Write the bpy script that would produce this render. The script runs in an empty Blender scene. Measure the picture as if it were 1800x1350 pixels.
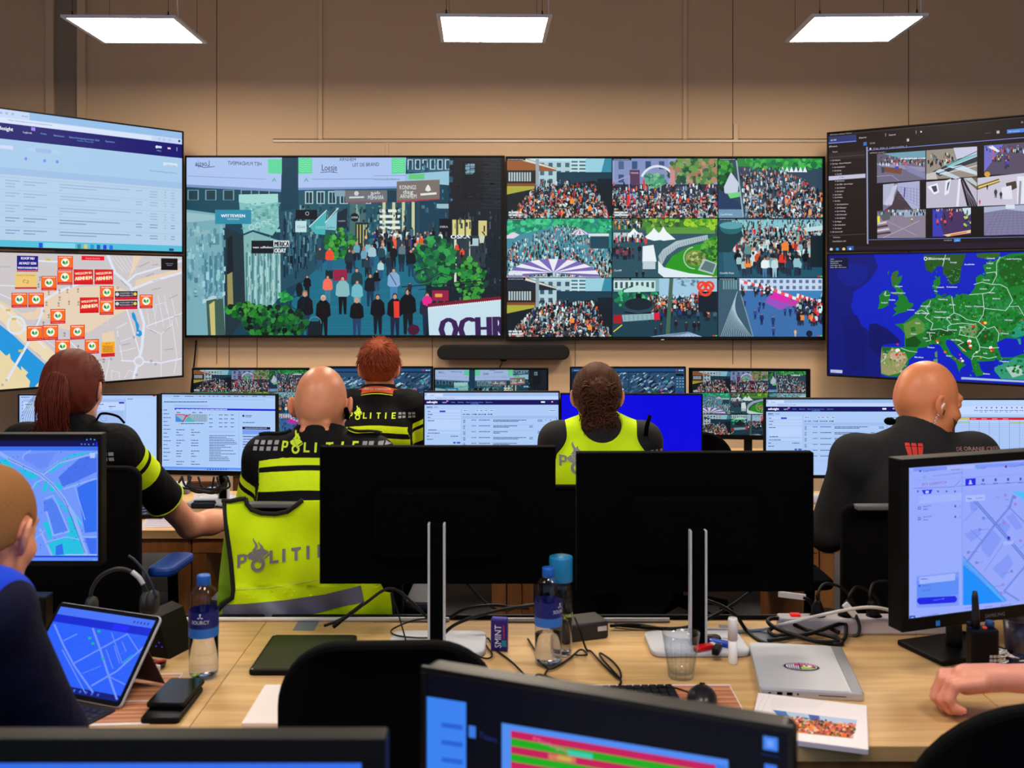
import bpy, bmesh, math, random
import numpy as np
from mathutils import Vector, Matrix
from mathutils.bvhtree import BVHTree

# ---------------------------------------------------------------- camera, world, exposure
scene = bpy.context.scene
COL = scene.collection
F, CX, HY, HC = 1850.0, 900.0, 500.0, 1.67       # focal length in pixels, vanishing point, eye height
cam_d = bpy.data.cameras.new('camera')
cam = bpy.data.objects.new('camera', cam_d)
COL.objects.link(cam)
cam.location = (0, 0, HC)
cam.rotation_euler = (math.pi / 2, 0, 0)
cam_d.sensor_width = 36.0
cam_d.lens = F / 1800 * 36
cam_d.shift_y = -(675 - HY) / 1800
cam_d.clip_start = 0.05
cam_d.dof.use_dof = True
cam_d.dof.focus_distance = 4.3
cam_d.dof.aperture_fstop = 5.0
scene.camera = cam
w = bpy.data.worlds.new('world')
scene.world = w
w.use_nodes = True
w.node_tree.nodes['Background'].inputs[0].default_value = (0.50, 0.68, 1.0, 1)
w.node_tree.nodes['Background'].inputs[1].default_value = 0.85
vs = scene.view_settings
vs.view_transform = 'Standard'
vs.look = 'None'
vs.exposure = 0.0
vs.gamma = 1.0
vs.use_curve_mapping = False
scene.cycles.max_bounces = 8
scene.cycles.transparent_max_bounces = 12
scene.cycles.caustics_reflective = False
scene.cycles.caustics_refractive = False
scene.cycles.sample_clamp_indirect = 4.0
scene.cycles.use_denoising = True
PANEL_POWER = 31.0
random.seed(7)
R = random.random


def ru(a, b): return a + (b - a) * random.random()


def lin(c):
 return tuple(((v / 255) / 12.92 if v / 255 <= .04045 else ((v / 255 + .055) / 1.055) ** 2.4) for v in c[:3])


def P(px, py, z):
 """World point seen at photo pixel (px, py) at distance z in front of the camera."""
 return Vector(((px - CX) * z / F, z, HC - (py - HY) * z / F))


DESK = 0.74


def D(px, py, h=DESK):
 """World point on the horizontal plane of height h seen at a photo pixel."""
 z = (HC - h) * F / (py - HY)
 return Vector(((px - CX) * z / F, z, h))


# ---------------------------------------------------------------- materials
MATS = {}


def mat(name, col, rough=.6, metal=0, spec=.5, emit=None, es=1, noise=None, bump=None, coat=0, trans=0, ior=1.45, alpha=1, sheen=0, sss=0):
 """noise = (scale, amount): mottled colour; bump = (scale, strength)."""
 if name in MATS: return MATS[name]
 m = bpy.data.materials.new(name)
 m.use_nodes = True
 nt = m.node_tree
 b = nt.nodes['Principled BSDF']
 c = (*lin(col), 1)
 b.inputs['Base Color'].default_value = c
 b.inputs['Roughness'].default_value = rough
 b.inputs['Metallic'].default_value = metal
 b.inputs['Specular IOR Level'].default_value = spec
 b.inputs['IOR'].default_value = ior
 b.inputs['Transmission Weight'].default_value = trans
 b.inputs['Alpha'].default_value = alpha
 b.inputs['Coat Weight'].default_value = coat
 b.inputs['Sheen Weight'].default_value = sheen
 if sss:
  b.inputs['Subsurface Weight'].default_value = sss
  b.inputs['Subsurface Radius'].default_value = (.012, .005, .003)
  b.inputs['Subsurface Scale'].default_value = 1
 if emit:
  b.inputs['Emission Color'].default_value = (*lin(emit), 1)
  b.inputs['Emission Strength'].default_value = es
 if noise or bump:
  tc = nt.nodes.new('ShaderNodeTexCoord')
 if noise:
  n = nt.nodes.new('ShaderNodeTexNoise')
  n.inputs['Scale'].default_value = noise[0]
  n.inputs['Detail'].default_value = 4
  nt.links.new(tc.outputs['Object'], n.inputs['Vector'])
  mx = nt.nodes.new('ShaderNodeMix')
  mx.data_type = 'RGBA'
  a = noise[1]
  mx.inputs[6].default_value = (*[v * (1 - a) for v in c[:3]], 1)
  mx.inputs[7].default_value = (*[min(1, v * (1 + a)) for v in c[:3]], 1)
  nt.links.new(n.outputs['Fac'], mx.inputs[0])
  nt.links.new(mx.outputs[2], b.inputs['Base Color'])
 if bump:
  n = nt.nodes.new('ShaderNodeTexNoise')
  n.inputs['Scale'].default_value = bump[0]
  n.inputs['Detail'].default_value = 5
  nt.links.new(tc.outputs['Object'], n.inputs['Vector'])
  bp = nt.nodes.new('ShaderNodeBump')
  bp.inputs['Strength'].default_value = bump[1]
  bp.inputs['Distance'].default_value = .004
  nt.links.new(n.outputs['Fac'], bp.inputs['Height'])
  nt.links.new(bp.outputs[0], b.inputs['Normal'])
 MATS[name] = m
 return m


def wood(name, ca, cb, scale=(1.2, 16, 16), rough=.45):
 m = bpy.data.materials.new(name)
 m.use_nodes = True
 nt = m.node_tree
 b = nt.nodes['Principled BSDF']
 b.inputs['Roughness'].default_value = rough
 b.inputs['Specular IOR Level'].default_value = .35
 tc = nt.nodes.new('ShaderNodeTexCoord')
 mp = nt.nodes.new('ShaderNodeMapping')
 mp.inputs['Scale'].default_value = scale
 n = nt.nodes.new('ShaderNodeTexNoise')
 n.inputs['Scale'].default_value = 2.2
 n.inputs['Detail'].default_value = 6
 n.inputs['Distortion'].default_value = .6
 r = nt.nodes.new('ShaderNodeValToRGB')
 r.color_ramp.elements[0].position = .32
 r.color_ramp.elements[0].color = (*lin(ca), 1)
 r.color_ramp.elements[1].position = .68
 r.color_ramp.elements[1].color = (*lin(cb), 1)
 nt.links.new(tc.outputs['Object'], mp.inputs[0])
 nt.links.new(mp.outputs[0], n.inputs['Vector'])
 nt.links.new(n.outputs['Fac'], r.inputs[0])
 nt.links.new(r.outputs[0], b.inputs['Base Color'])
 MATS[name] = m
 return m


def attr_mat(name, attr, emission=False, rough=.7):
 m = bpy.data.materials.new(name)
 m.use_nodes = True
 nt = m.node_tree
 b = nt.nodes['Principled BSDF']
 a = nt.nodes.new('ShaderNodeAttribute')
 a.attribute_name = attr
 if emission:
  b.inputs['Base Color'].default_value = (.004, .004, .005, 1)
  b.inputs['Roughness'].default_value = .4
  b.inputs['Specular IOR Level'].default_value = .12
  nt.links.new(a.outputs['Color'], b.inputs['Emission Color'])
  b.inputs['Emission Strength'].default_value = 1.0
  m.cycles.emission_sampling = 'NONE'
 else:
  nt.links.new(a.outputs['Color'], b.inputs['Base Color'])
  b.inputs['Roughness'].default_value = rough
  b.inputs['Specular IOR Level'].default_value = .25
 MATS[name] = m
 return m


SCREEN = attr_mat('lit_screen', 'Col', True)
PRINT = attr_mat('printed_paper', 'Col', False)
BLACK = mat('black_plastic', (4, 4, 5), .5, spec=.2)
BLACKM = mat('matte_black_plastic', (1, 1, 2), .8, spec=.06)
GLOSSB = mat('glossy_black', (6, 6, 8), .15)
DISPLAY = mat('dark_matte_display', (26, 30, 30), .42, spec=.25)
DARKG = mat('dark_grey_plastic', (26, 27, 31), .5)
CABLE = mat('black_cable_rubber', (8, 8, 10), .5, spec=.3)
WCABLE = mat('white_cable_rubber', (225, 222, 220), .5)
SILVER = mat('silver_plastic', (188, 192, 204), .4, metal=.1)
ALU = mat('brushed_aluminium', (196, 198, 206), .36, metal=.45)
WHITE = mat('white_plastic', (232, 232, 235), .45)
FABRIC = mat('black_chair_fabric', (3, 3, 4), .9, spec=.12, bump=(420, .3))
WOODT = wood('oak_desktop', (190, 150, 98), (214, 178, 124))
WOODD = wood('oak_panel', (150, 95, 48), (172, 114, 62), (14, 14, 1.4))
METALD = mat('dark_metal', (30, 30, 34), .4, metal=.6)


# ---------------------------------------------------------------- mesh helpers
class MB:
 def __init__(s):
  s.v, s.f, s.m, s.s = [], [], [], []

 def add(s, vs_, fs_, m=0, smooth=False, M=None):
  o = len(s.v)
  for p in vs_:
   p = Vector(p)
   s.v.append(tuple(M @ p) if M is not None else tuple(p))
  for f in fs_:
   s.f.append([i + o for i in f]); s.m.append(m); s.s.append(smooth)
  return s

 def box(s, c, d, m=0, bev=0, M=None, seg=2):
  bm = bmesh.new()
  bmesh.ops.create_cube(bm, size=1)
  for v in bm.verts: v.co = Vector((v.co.x * d[0], v.co.y * d[1], v.co.z * d[2])) + Vector(c)
  if bev:
   bmesh.ops.bevel(bm, geom=bm.edges[:], offset=min(bev, min(d) * .48), segments=seg, affect='EDGES', profile=.5)
  bm.verts.index_update()
  s.add([v.co.copy() for v in bm.verts], [[v.index for v in f.verts] for f in bm.faces], m, False, M)
  bm.free()
  return s

 def tube(s, pts, r, n=8, m=0, M=None, cap=True, closed=False):
  pts = [Vector(p) for p in pts]
  k = len(pts)
  rs = r if isinstance(r, (list, tuple)) else [r] * k
  V, Fc = [], []
  up = None
  for i, p in enumerate(pts):
   if closed: t = pts[(i + 1) % k] - pts[i - 1]
   else: t = pts[min(i + 1, k - 1)] - pts[max(i - 1, 0)]
   if t.length < 1e-9: t = Vector((0, 0, 1))
   t.normalize()
   if up is None:
    up = Vector((0, 0, 1)) if abs(t.z) < .9 else Vector((1, 0, 0))
   a = t.cross(up)
   if a.length < 1e-6: a = t.cross(Vector((1, .3, .2)))
   a.normalize(); b = a.cross(t); b.normalize(); up = b
   for j in range(n):
    th = 2 * math.pi * j / n
    V.append(p + (a * math.cos(th) + b * math.sin(th)) * rs[i])
  for i in range(k if closed else k - 1):
   i2 = (i + 1) % k
   for j in range(n):
    Fc.append([i * n + j, i * n + (j + 1) % n, i2 * n + (j + 1) % n, i2 * n + j])
  if cap and not closed:
   Fc.append(list(range(n))[::-1]); Fc.append([(k - 1) * n + j for j in range(n)])
  return s.add(V, Fc, m, True, M)

 def lathe(s, prof, n=24, m=0, M=None, c=(0, 0, 0), cap=True):
  V, Fc = [], []
  for r, z in prof:
   for j in range(n):
    th = 2 * math.pi * j / n
    V.append((c[0] + r * math.cos(th), c[1] + r * math.sin(th), c[2] + z))
  k = len(prof)
  for i in range(k - 1):
   for j in range(n):
    Fc.append([i * n + j, i * n + (j + 1) % n, (i + 1) * n + (j + 1) % n, (i + 1) * n + j])
  if cap:
   if prof[0][0] > 1e-6: Fc.append(list(range(n))[::-1])
   if prof[-1][0] > 1e-6: Fc.append([(k - 1) * n + j for j in range(n)])
  return s.add(V, Fc, m, True, M)

 def slab(s, W, H, t, r=.01, bev=.002, m=0, M=None, seg=6, rt=None):
  """rounded rectangle W x H in local xy, thickness z 0..t; rt = radius of the two upper corners"""
  def ring(ins, z):
   o = []
   for cx, cy, a0, rr in ((1, 1, 0, rt or r), (-1, 1, 90, rt or r), (-1, -1, 180, r), (1, -1, 270, r)):
    rr = max(rr, ins + .0003)
    for i in range(seg + 1):
     a = math.radians(a0 + 90 * i / seg)
     o.append(((W / 2 - rr) * cx + (rr - ins) * math.cos(a), (H / 2 - rr) * cy + (rr - ins) * math.sin(a), z))
   return o
  bev = min(bev, t * .45)
  rings = [ring(bev, 0), ring(bev * .3, bev * .3), ring(0, bev), ring(0, t - bev), ring(bev * .3, t - bev * .3), ring(bev, t)]
  n = len(rings[0])
  V = [p for q in rings for p in q]
  Fc = []
  for i in range(len(rings) - 1):
   for j in range(n):
    Fc.append([i * n + j, i * n + (j + 1) % n, (i + 1) * n + (j + 1) % n, (i + 1) * n + j])
  Fc.append(list(range(n))[::-1]); Fc.append([(len(rings) - 1) * n + j for j in range(n)])
  return s.add(V, Fc, m, False, M)

 def prism(s, poly, a, b, m=0, M=None):
  """poly in (x, z), extruded along y from a to b"""
  n = len(poly)
  V = [(x, a, z) for x, z in poly] + [(x, b, z) for x, z in poly]
  Fc = [list(range(n)), list(range(2 * n - 1, n - 1, -1))]
  for i in range(n): Fc.append([i, i + n, (i + 1) % n + n, (i + 1) % n])
  return s.add(V, Fc, m, False, M)

 def ball(s, c, r, m=0, M=None, n=12):
  r = r if isinstance(r, (list, tuple)) else (r, r, r)
  V = [(c[0], c[1], c[2] - r[2])]
  Fc = []
  k = n // 2
  for i in range(1, k):
   ph = -math.pi / 2 + math.pi * i / k
   for j in range(n):
    th = 2 * math.pi * j / n
    V.append((c[0] + r[0] * math.cos(ph) * math.cos(th), c[1] + r[1] * math.cos(ph) * math.sin(th), c[2] + r[2] * math.sin(ph)))
  V.append((c[0], c[1], c[2] + r[2]))
  for j in range(n): Fc.append([0, 1 + (j + 1) % n, 1 + j])
  for i in range(k - 2):
   for j in range(n):
    a = 1 + i * n
    Fc.append([a + j, a + (j + 1) % n, a + n + (j + 1) % n, a + n + j])
  a = 1 + (k - 2) * n
  for j in range(n): Fc.append([a + j, a + (j + 1) % n, len(V) - 1])
  return s.add(V, Fc, m, True, M)

 def build(s, name, mats, parent=None, loc=None):
  me = bpy.data.meshes.new(name)
  me.from_pydata(s.v, [], s.f)
  mats = mats if isinstance(mats, (list, tuple)) else [mats]
  for m in mats: me.materials.append(m)
  me.polygons.foreach_set('material_index', s.m)
  me.polygons.foreach_set('use_smooth', s.s)
  me.update()
  return link(name, me, parent, loc)


def link(name, me, parent=None, loc=None):
 o = bpy.data.objects.new(name, me)
 COL.objects.link(o)
 if parent is not None: o.parent = parent
 if loc is not None: o.location = loc
 return o


def tag(o, label=None, cat=None, group=None, kind=None):
 if label: o['label'] = label
 if cat: o['category'] = cat
 if group: o['group'] = group
 if kind: o['kind'] = kind
 return o


def empty(name, loc=(0, 0, 0), rz=0, M=None):
 o = bpy.data.objects.new(name, None)
 COL.objects.link(o)
 o.empty_display_size = .05
 if M is not None: o.matrix_world = M
 else:
  o.location = loc
  o.rotation_euler = (0, 0, rz)
 return o


def mw(loc, rz=0): return Matrix.Translation(Vector(loc)) @ Matrix.Rotation(rz, 4, 'Z')


UPR = Matrix.Rotation(math.pi / 2, 4, 'X')      # slab lying in xy -> upright, its top face towards -y


def smooth_path(pts, k=6):
 """Catmull-Rom through points"""
 pts = [Vector(p) for p in pts]
 if len(pts) < 3: return pts
 q = [pts[0] * 2 - pts[1]] + pts + [pts[-1] * 2 - pts[-2]]
 out = []
 for i in range(1, len(q) - 2):
  for j in range(k):
   t = j / k
   a, b, c, d = q[i - 1], q[i], q[i + 1], q[i + 2]
   out.append(.5 * ((2 * b) + (c - a) * t + (2 * a - 5 * b + 4 * c - d) * t * t + (3 * b - a - 3 * c + d) * t ** 3))
 out.append(pts[-1])
 return out


# ---------------------------------------------------------------- flat pictures (screens, prints)
_TXT = {}


def text_mesh(sx):
 if sx not in _TXT:
  c = bpy.data.curves.new('lettering', 'FONT')
  c.body = sx
  c.size = 1
  c.resolution_u = 2
  o = bpy.data.objects.new('lettering', c)
  m = o.to_mesh()
  v = [(q.co.x, q.co.y) for q in m.vertices]
  f = [list(p.vertices) for p in m.polygons]
  o.to_mesh_clear()
  bpy.data.objects.remove(o)
  bpy.data.curves.remove(c)
  w_ = max([x for x, y in v], default=0)
  _TXT[sx] = (v, f, w_)
 return _TXT[sx]


def clip_poly(poly, b):
 x0, y0, x1, y1 = b
 for ax, lim, sg in ((0, x0, 1), (0, x1, -1), (1, y0, 1), (1, y1, -1)):
  out = []
  n = len(poly)
  for i in range(n):
   a, c = poly[i - 1], poly[i]
   da, dc = (a[ax] - lim) * sg, (c[ax] - lim) * sg
   if (da >= 0) != (dc >= 0):
    t = da / (da - dc)
    out.append((a[0] + (c[0] - a[0]) * t, a[1] + (c[1] - a[1]) * t))
   if dc >= 0: out.append(c)
  poly = out
  if len(poly) < 3: return []
 return poly


class Canvas:
 """A flat picture W x H lying in the local xz plane (x right, z up, facing -y) of matrix M. Shapes are given in
 measured units, turned into local metres through the plane, and stacked in thin layers."""

 def __init__(s, M, W, H, tint=1.0, step=4e-6):
  s.M, s.W, s.H = M, W, H
  Mi = M.inverted()
  o = Mi @ cam.location
  A = Mi.to_3x3()
  s.o, s.A = o, A
  s.v, s.f, s.c = [], [], []
  s.layer, s.step, s.tint = 0, step, tint
  s.xf(0, 0, 1)
  s.bound = (-W / 2, -H / 2, W / 2, H / 2)
  s.clipb = s.bound

 def xf(s, x0, y0, sc, sy=None):
  s.x0, s.y0, s.sx, s.sy = x0, y0, 1 / sc, 1 / (sy or sc)

 def fit(s, src, dst):
  """src rectangle (units) -> dst rectangle (photo pixels)"""
  s.sx = (dst[2] - dst[0]) / (src[2] - src[0]); s.sy = (dst[3] - dst[1]) / (src[3] - src[1])
  s.x0 = dst[0] - src[0] * s.sx; s.y0 = dst[1] - src[1] * s.sy

 def pt(s, X, Y):
  px, py = s.x0 + X * s.sx, s.y0 + Y * s.sy
  d = s.A @ Vector(((px - CX) / F, 1, (HY - py) / F))
  t = -s.o.y / d.y
  return (s.o.x + d.x * t, s.o.z + d.z * t)

 def clip(s, X0=None, Y0=0, X1=0, Y1=0):
  if X0 is None: s.clipb = s.bound; return
  a, b = s.pt(X0, Y0), s.pt(X1, Y1)
  q = (min(a[0], b[0]), min(a[1], b[1]), max(a[0], b[0]), max(a[1], b[1]))
  s.clipb = (max(q[0], s.bound[0]), max(q[1], s.bound[1]), min(q[2], s.bound[2]), min(q[3], s.bound[3]))

 def loc(s, pts, c, up=True):
  pts = clip_poly(pts, s.clipb)
  if len(pts) < 3: return
  ar = sum(pts[i - 1][0] * pts[i][1] - pts[i][0] * pts[i - 1][1] for i in range(len(pts)))
  if ar < 0: pts = pts[::-1]
  o = len(s.v)
  y = -s.layer * s.step
  s.v += [(x, y, z) for x, z in pts]
  s.f.append(list(range(o, o + len(pts))))
  s.c.append(c)
  if up: s.layer += 1

 def poly(s, pts, c): s.loc([s.pt(*p) for p in pts], c)

 def rect(s, X0, Y0, X1, Y1, c, up=True):
  a, b = s.pt(X0, Y0), s.pt(X1, Y1)
  s.loc([(a[0], a[1]), (b[0], a[1]), (b[0], b[1]), (a[0], b[1])], c, up)

 def prect(s, X0, Y0, X1, Y1, c): s.poly([(X0, Y0), (X1, Y0), (X1, Y1), (X0, Y1)], c)

 def fill(s, c):
  w_, h_ = s.W / 2, s.H / 2
  s.loc([(-w_, h_), (w_, h_), (w_, -h_), (-w_, -h_)], c)

 def disc(s, X, Y, r, c, ry=None, n=8):
  ry = ry or r
  s.poly([(X + r * math.cos(6.2832 * i / n), Y + ry * math.sin(6.2832 * i / n)) for i in range(n)], c)

 def ring(s, X, Y, r, w_, c, n=16, a0=0, a1=360):
  s.line([(X + r * math.cos(math.radians(a0 + (a1 - a0) * i / n)), Y + r * math.sin(math.radians(a0 + (a1 - a0) * i / n))) for i in range(n + 1)], w_, c)

 def line(s, pts, w_, c):
  for (x0, y0), (x1, y1) in zip(pts, pts[1:]):
   dx, dy = x1 - x0, y1 - y0
   L = math.hypot(dx, dy) or 1
   nx, ny = -dy / L * w_ / 2, dx / L * w_ / 2
   ex, ey = dx / L * w_ * .3, dy / L * w_ * .3
   a = [s.pt(x0 - ex + nx, y0 - ey + ny), s.pt(x1 + ex + nx, y1 + ey + ny), s.pt(x1 + ex - nx, y1 + ey - ny), s.pt(x0 - ex - nx, y0 - ey - ny)]
   s.loc(a, c, up=False)
  s.layer += 1

 def text(s, t, X, Y, h, c, X2=None, align='L', flip=False, rot=0, bold=0):
  """baseline-left at (X, Y), cap height h, optionally stretched to end at X2"""
  v, f, w_ = text_mesh(t)
  if not f: return
  p0, p1 = s.pt(X, Y), s.pt(X, Y - h)
  k = abs(p1[1] - p0[1]) / .7
  kx = k
  if X2 is not None: kx = (s.pt(X2, Y)[0] - p0[0]) / w_
  off = -w_ * kx * {'L': 0, 'C': .5, 'R': 1}[align]
  cr, sr = math.cos(math.radians(rot)), math.sin(math.radians(rot))
  for b in ([0] if not bold else [-bold, 0, bold]):
   y = -s.layer * s.step
   for q in f:
    pts = []
    for i in (q[::-1] if flip else q):
     gx, gy = v[i]
     if flip: gx = w_ - gx
     ax, ay = off + gx * kx + b * k, gy * k
     pts.append((p0[0] + ax * cr - ay * sr, p0[1] + ax * sr + ay * cr))
    s.loc(pts, c, False)
   s.layer += 1

 def words(s, X, Y, X2, h, c, gap=.45, dens=1):
  """a line of small print"""
  x = X
  while x < X2:
   w_ = h * ru(1.2, 5)
   if R() < dens: s.rect(x, Y - h, min(x + w_, X2), Y, c, False)
   x += w_ + h * gap
  s.layer += 1

 def build(s, name, parent, material=None, y=0.0):
  me = bpy.data.meshes.new(name)
  me.from_pydata([(a, b + y, c) for a, b, c in s.v], [], s.f)
  at = me.color_attributes.new('Col', 'FLOAT_COLOR', 'CORNER')
  t = s.tint if isinstance(s.tint, (tuple, list)) else (s.tint,) * 3
  arr = []
  for f, c in zip(s.f, s.c):
   l = lin(c)
   arr += [l[0] * t[0], l[1] * t[1], l[2] * t[2], 1.0] * len(f)
  at.data.foreach_set('color', arr)
  me.materials.append(material or SCREEN)
  me.update()
  return link(name, me, parent)


def thin(name, centre, edge, gloss=.06):
 """thin clear wall: see-through, tinted a little more where it is seen edge on"""
 m = bpy.data.materials.new(name)
 m.use_nodes = True
 nt = m.node_tree
 nt.nodes.remove(nt.nodes['Principled BSDF'])
 lw = nt.nodes.new('ShaderNodeLayerWeight'); lw.inputs[0].default_value = .35
 mx = nt.nodes.new('ShaderNodeMix'); mx.data_type = 'RGBA'
 mx.inputs[6].default_value = (*lin(centre), 1); mx.inputs[7].default_value = (*lin(edge), 1)
 tr = nt.nodes.new('ShaderNodeBsdfTransparent'); gl = nt.nodes.new('ShaderNodeBsdfGlossy'); gl.inputs['Roughness'].default_value = gloss
 pw = nt.nodes.new('ShaderNodeMath'); pw.operation = 'POWER'; pw.inputs[1].default_value = 5
 fr = nt.nodes.new('ShaderNodeMath'); fr.operation = 'MULTIPLY_ADD'; fr.inputs[1].default_value = .5; fr.inputs[2].default_value = .035
 l2 = nt.nodes.new('ShaderNodeLayerWeight'); l2.inputs[0].default_value = .5
 nt.links.new(l2.outputs['Facing'], pw.inputs[0]); nt.links.new(pw.outputs[0], fr.inputs[0])
 ms = nt.nodes.new('ShaderNodeMixShader')
 nt.links.new(lw.outputs['Facing'], mx.inputs[0]); nt.links.new(mx.outputs[2], tr.inputs[0])
 nt.links.new(fr.outputs[0], ms.inputs[0]); nt.links.new(tr.outputs[0], ms.inputs[1]); nt.links.new(gl.outputs[0], ms.inputs[2])
 nt.links.new(ms.outputs[0], nt.nodes['Material Output'].inputs[0])
 MATS[name] = m
 return m
# ---------------------------------------------------------------- what the screens show
def jit(c, a=18):
 d = ru(-a, a)
 return tuple(max(0, min(255, v + d + ru(-a / 3, a / 3))) for v in c)


CROWD = [(10, 18, 26)] * 8 + [(26, 46, 60)] * 6 + [(54, 88, 104)] * 4 + [(130, 174, 190)] * 4 + [(205, 230, 236)] * 4 + [(225, 84, 44), (225, 84, 44), (200, 40, 50), (226, 140, 70), (36, 60, 130), (90, 60, 60)]
SKIN = [(205, 165, 150), (40, 34, 36), (24, 24, 28), (24, 24, 28), (170, 128, 106), (70, 56, 50)]


def crowd(c, x0, y0, x1, y1, n, s0, s1, pal=CROWD, walk=False):
 """people seen from above: a head on a rounded trunk, small at the far edge y0 and large at y1"""
 ys = sorted(y0 + (y1 - y0) * R() ** (.75) for _ in range(n))
 L0 = c.layer
 for y in ys:
  t = (y - y0) / max(1e-6, y1 - y0)
  h = (s0 + (s1 - s0) * t) * ru(.85, 1.15)
  if callable(x0): a, b = x0(t), x1(t)
  else: a, b = x0, x1
  x = ru(a, b)
  col = jit(random.choice(pal), 16)
  w_ = h * ru(.15, .2)
  if walk:
   lc = jit((25, 38, 60), 12)
   c.poly([(x - w_ * .7, y), (x - w_ * .6, y - h * .5), (x + w_ * .6, y - h * .5), (x + w_ * .7, y), (x + w_ * .15, y), (x, y - h * .3), (x - w_ * .15, y)], lc)
  c.poly([(x - w_ * .8, y - h * (.4 if walk else 0)), (x - w_, y - h * .65), (x - w_ * .6, y - h * .8), (x + w_ * .6, y - h * .8), (x + w_, y - h * .65), (x + w_ * .8, y - h * (.4 if walk else 0))], col)
  c.disc(x, y - h * .88, h * .085, jit(random.choice(SKIN), 14), h * .11, 6)


def foliage(c, x0, y0, x1, y1, n, r, cols):
 L0 = c.layer
 for i in range(n):
  a, q = ru(0, 6.283), R() ** .6
  c.disc((x0 + x1) / 2 + math.cos(a) * q * (x1 - x0) / 2, (y0 + y1) / 2 + math.sin(a) * q * (y1 - y0) / 2, r * ru(.5, 1.2), jit(random.choice(cols), 14), n=6)
  if i % 6 == 0: c.layer = L0 + i // 6


GREENS = [(16, 92, 40), (30, 130, 60), (12, 60, 36), (70, 160, 60)]


def speckle(c, x0, y0, x1, y1, n, cols, w_, h, a=.5):
 """small details: mouldings, panes, shadows between stones"""
 L = c.layer
 for k in range(n):
  x, y = ru(x0, x1), ru(y0, y1)
  c.rect(x, y, x + w_ * ru(.3, 1.2), y + h * ru(.2, 1.2), jit(random.choice(cols), 12), False)
  c.layer = L + k // 12
 c.layer += 1


def facade(c, x0, y0, x1, y1, col, wc, nx, ny, fx=.5, fy=.55, skew=0):
 c.poly([(x0, y0), (x1, y0 + skew), (x1, y1), (x0, y1)], col)
 for i in range(nx):
  for j in range(ny):
   a = x0 + (i + .5 - fx / 2) * (x1 - x0) / nx
   b = y0 + (j + .5 - fy / 2) * (y1 - y0) / ny + skew * (i + .5) / nx * (1 - j / ny)
   c.rect(a, b, a + fx * (x1 - x0) / nx, b + fy * (y1 - y0) / ny, jit(wc, 10), False)
 c.layer += 1


def walker(c, x, y, h, top, leg, head=(60, 40, 34), bag=False):
 w_ = h * .145
 c.poly([(x - w_ * .75, y - h * .5), (x - w_ * .62, y), (x - w_ * .2, y), (x, y - h * .36), (x + w_ * .25, y), (x + w_ * .66, y), (x + w_ * .75, y - h * .5)], leg)
 c.poly([(x - w_ * .8, y - h * .45), (x - w_ * 1.25, y - h * .5), (x - w_ * 1.1, y - h * .76), (x - w_ * .5, y - h * .86), (x + w_ * .5, y - h * .86), (x + w_ * 1.1, y - h * .76), (x + w_ * 1.25, y - h * .5), (x + w_ * .8, y - h * .45)], top)
 c.disc(x, y - h * .915, h * .062, head, h * .075)
 c.disc(x, y - h * .90, h * .045, (196, 150, 130), h * .055)
 if bag: c.line([(x - w_ * .7, y - h * .8), (x + w_ * .5, y - h * .5)], h * .02, (30, 20, 20))


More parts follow.
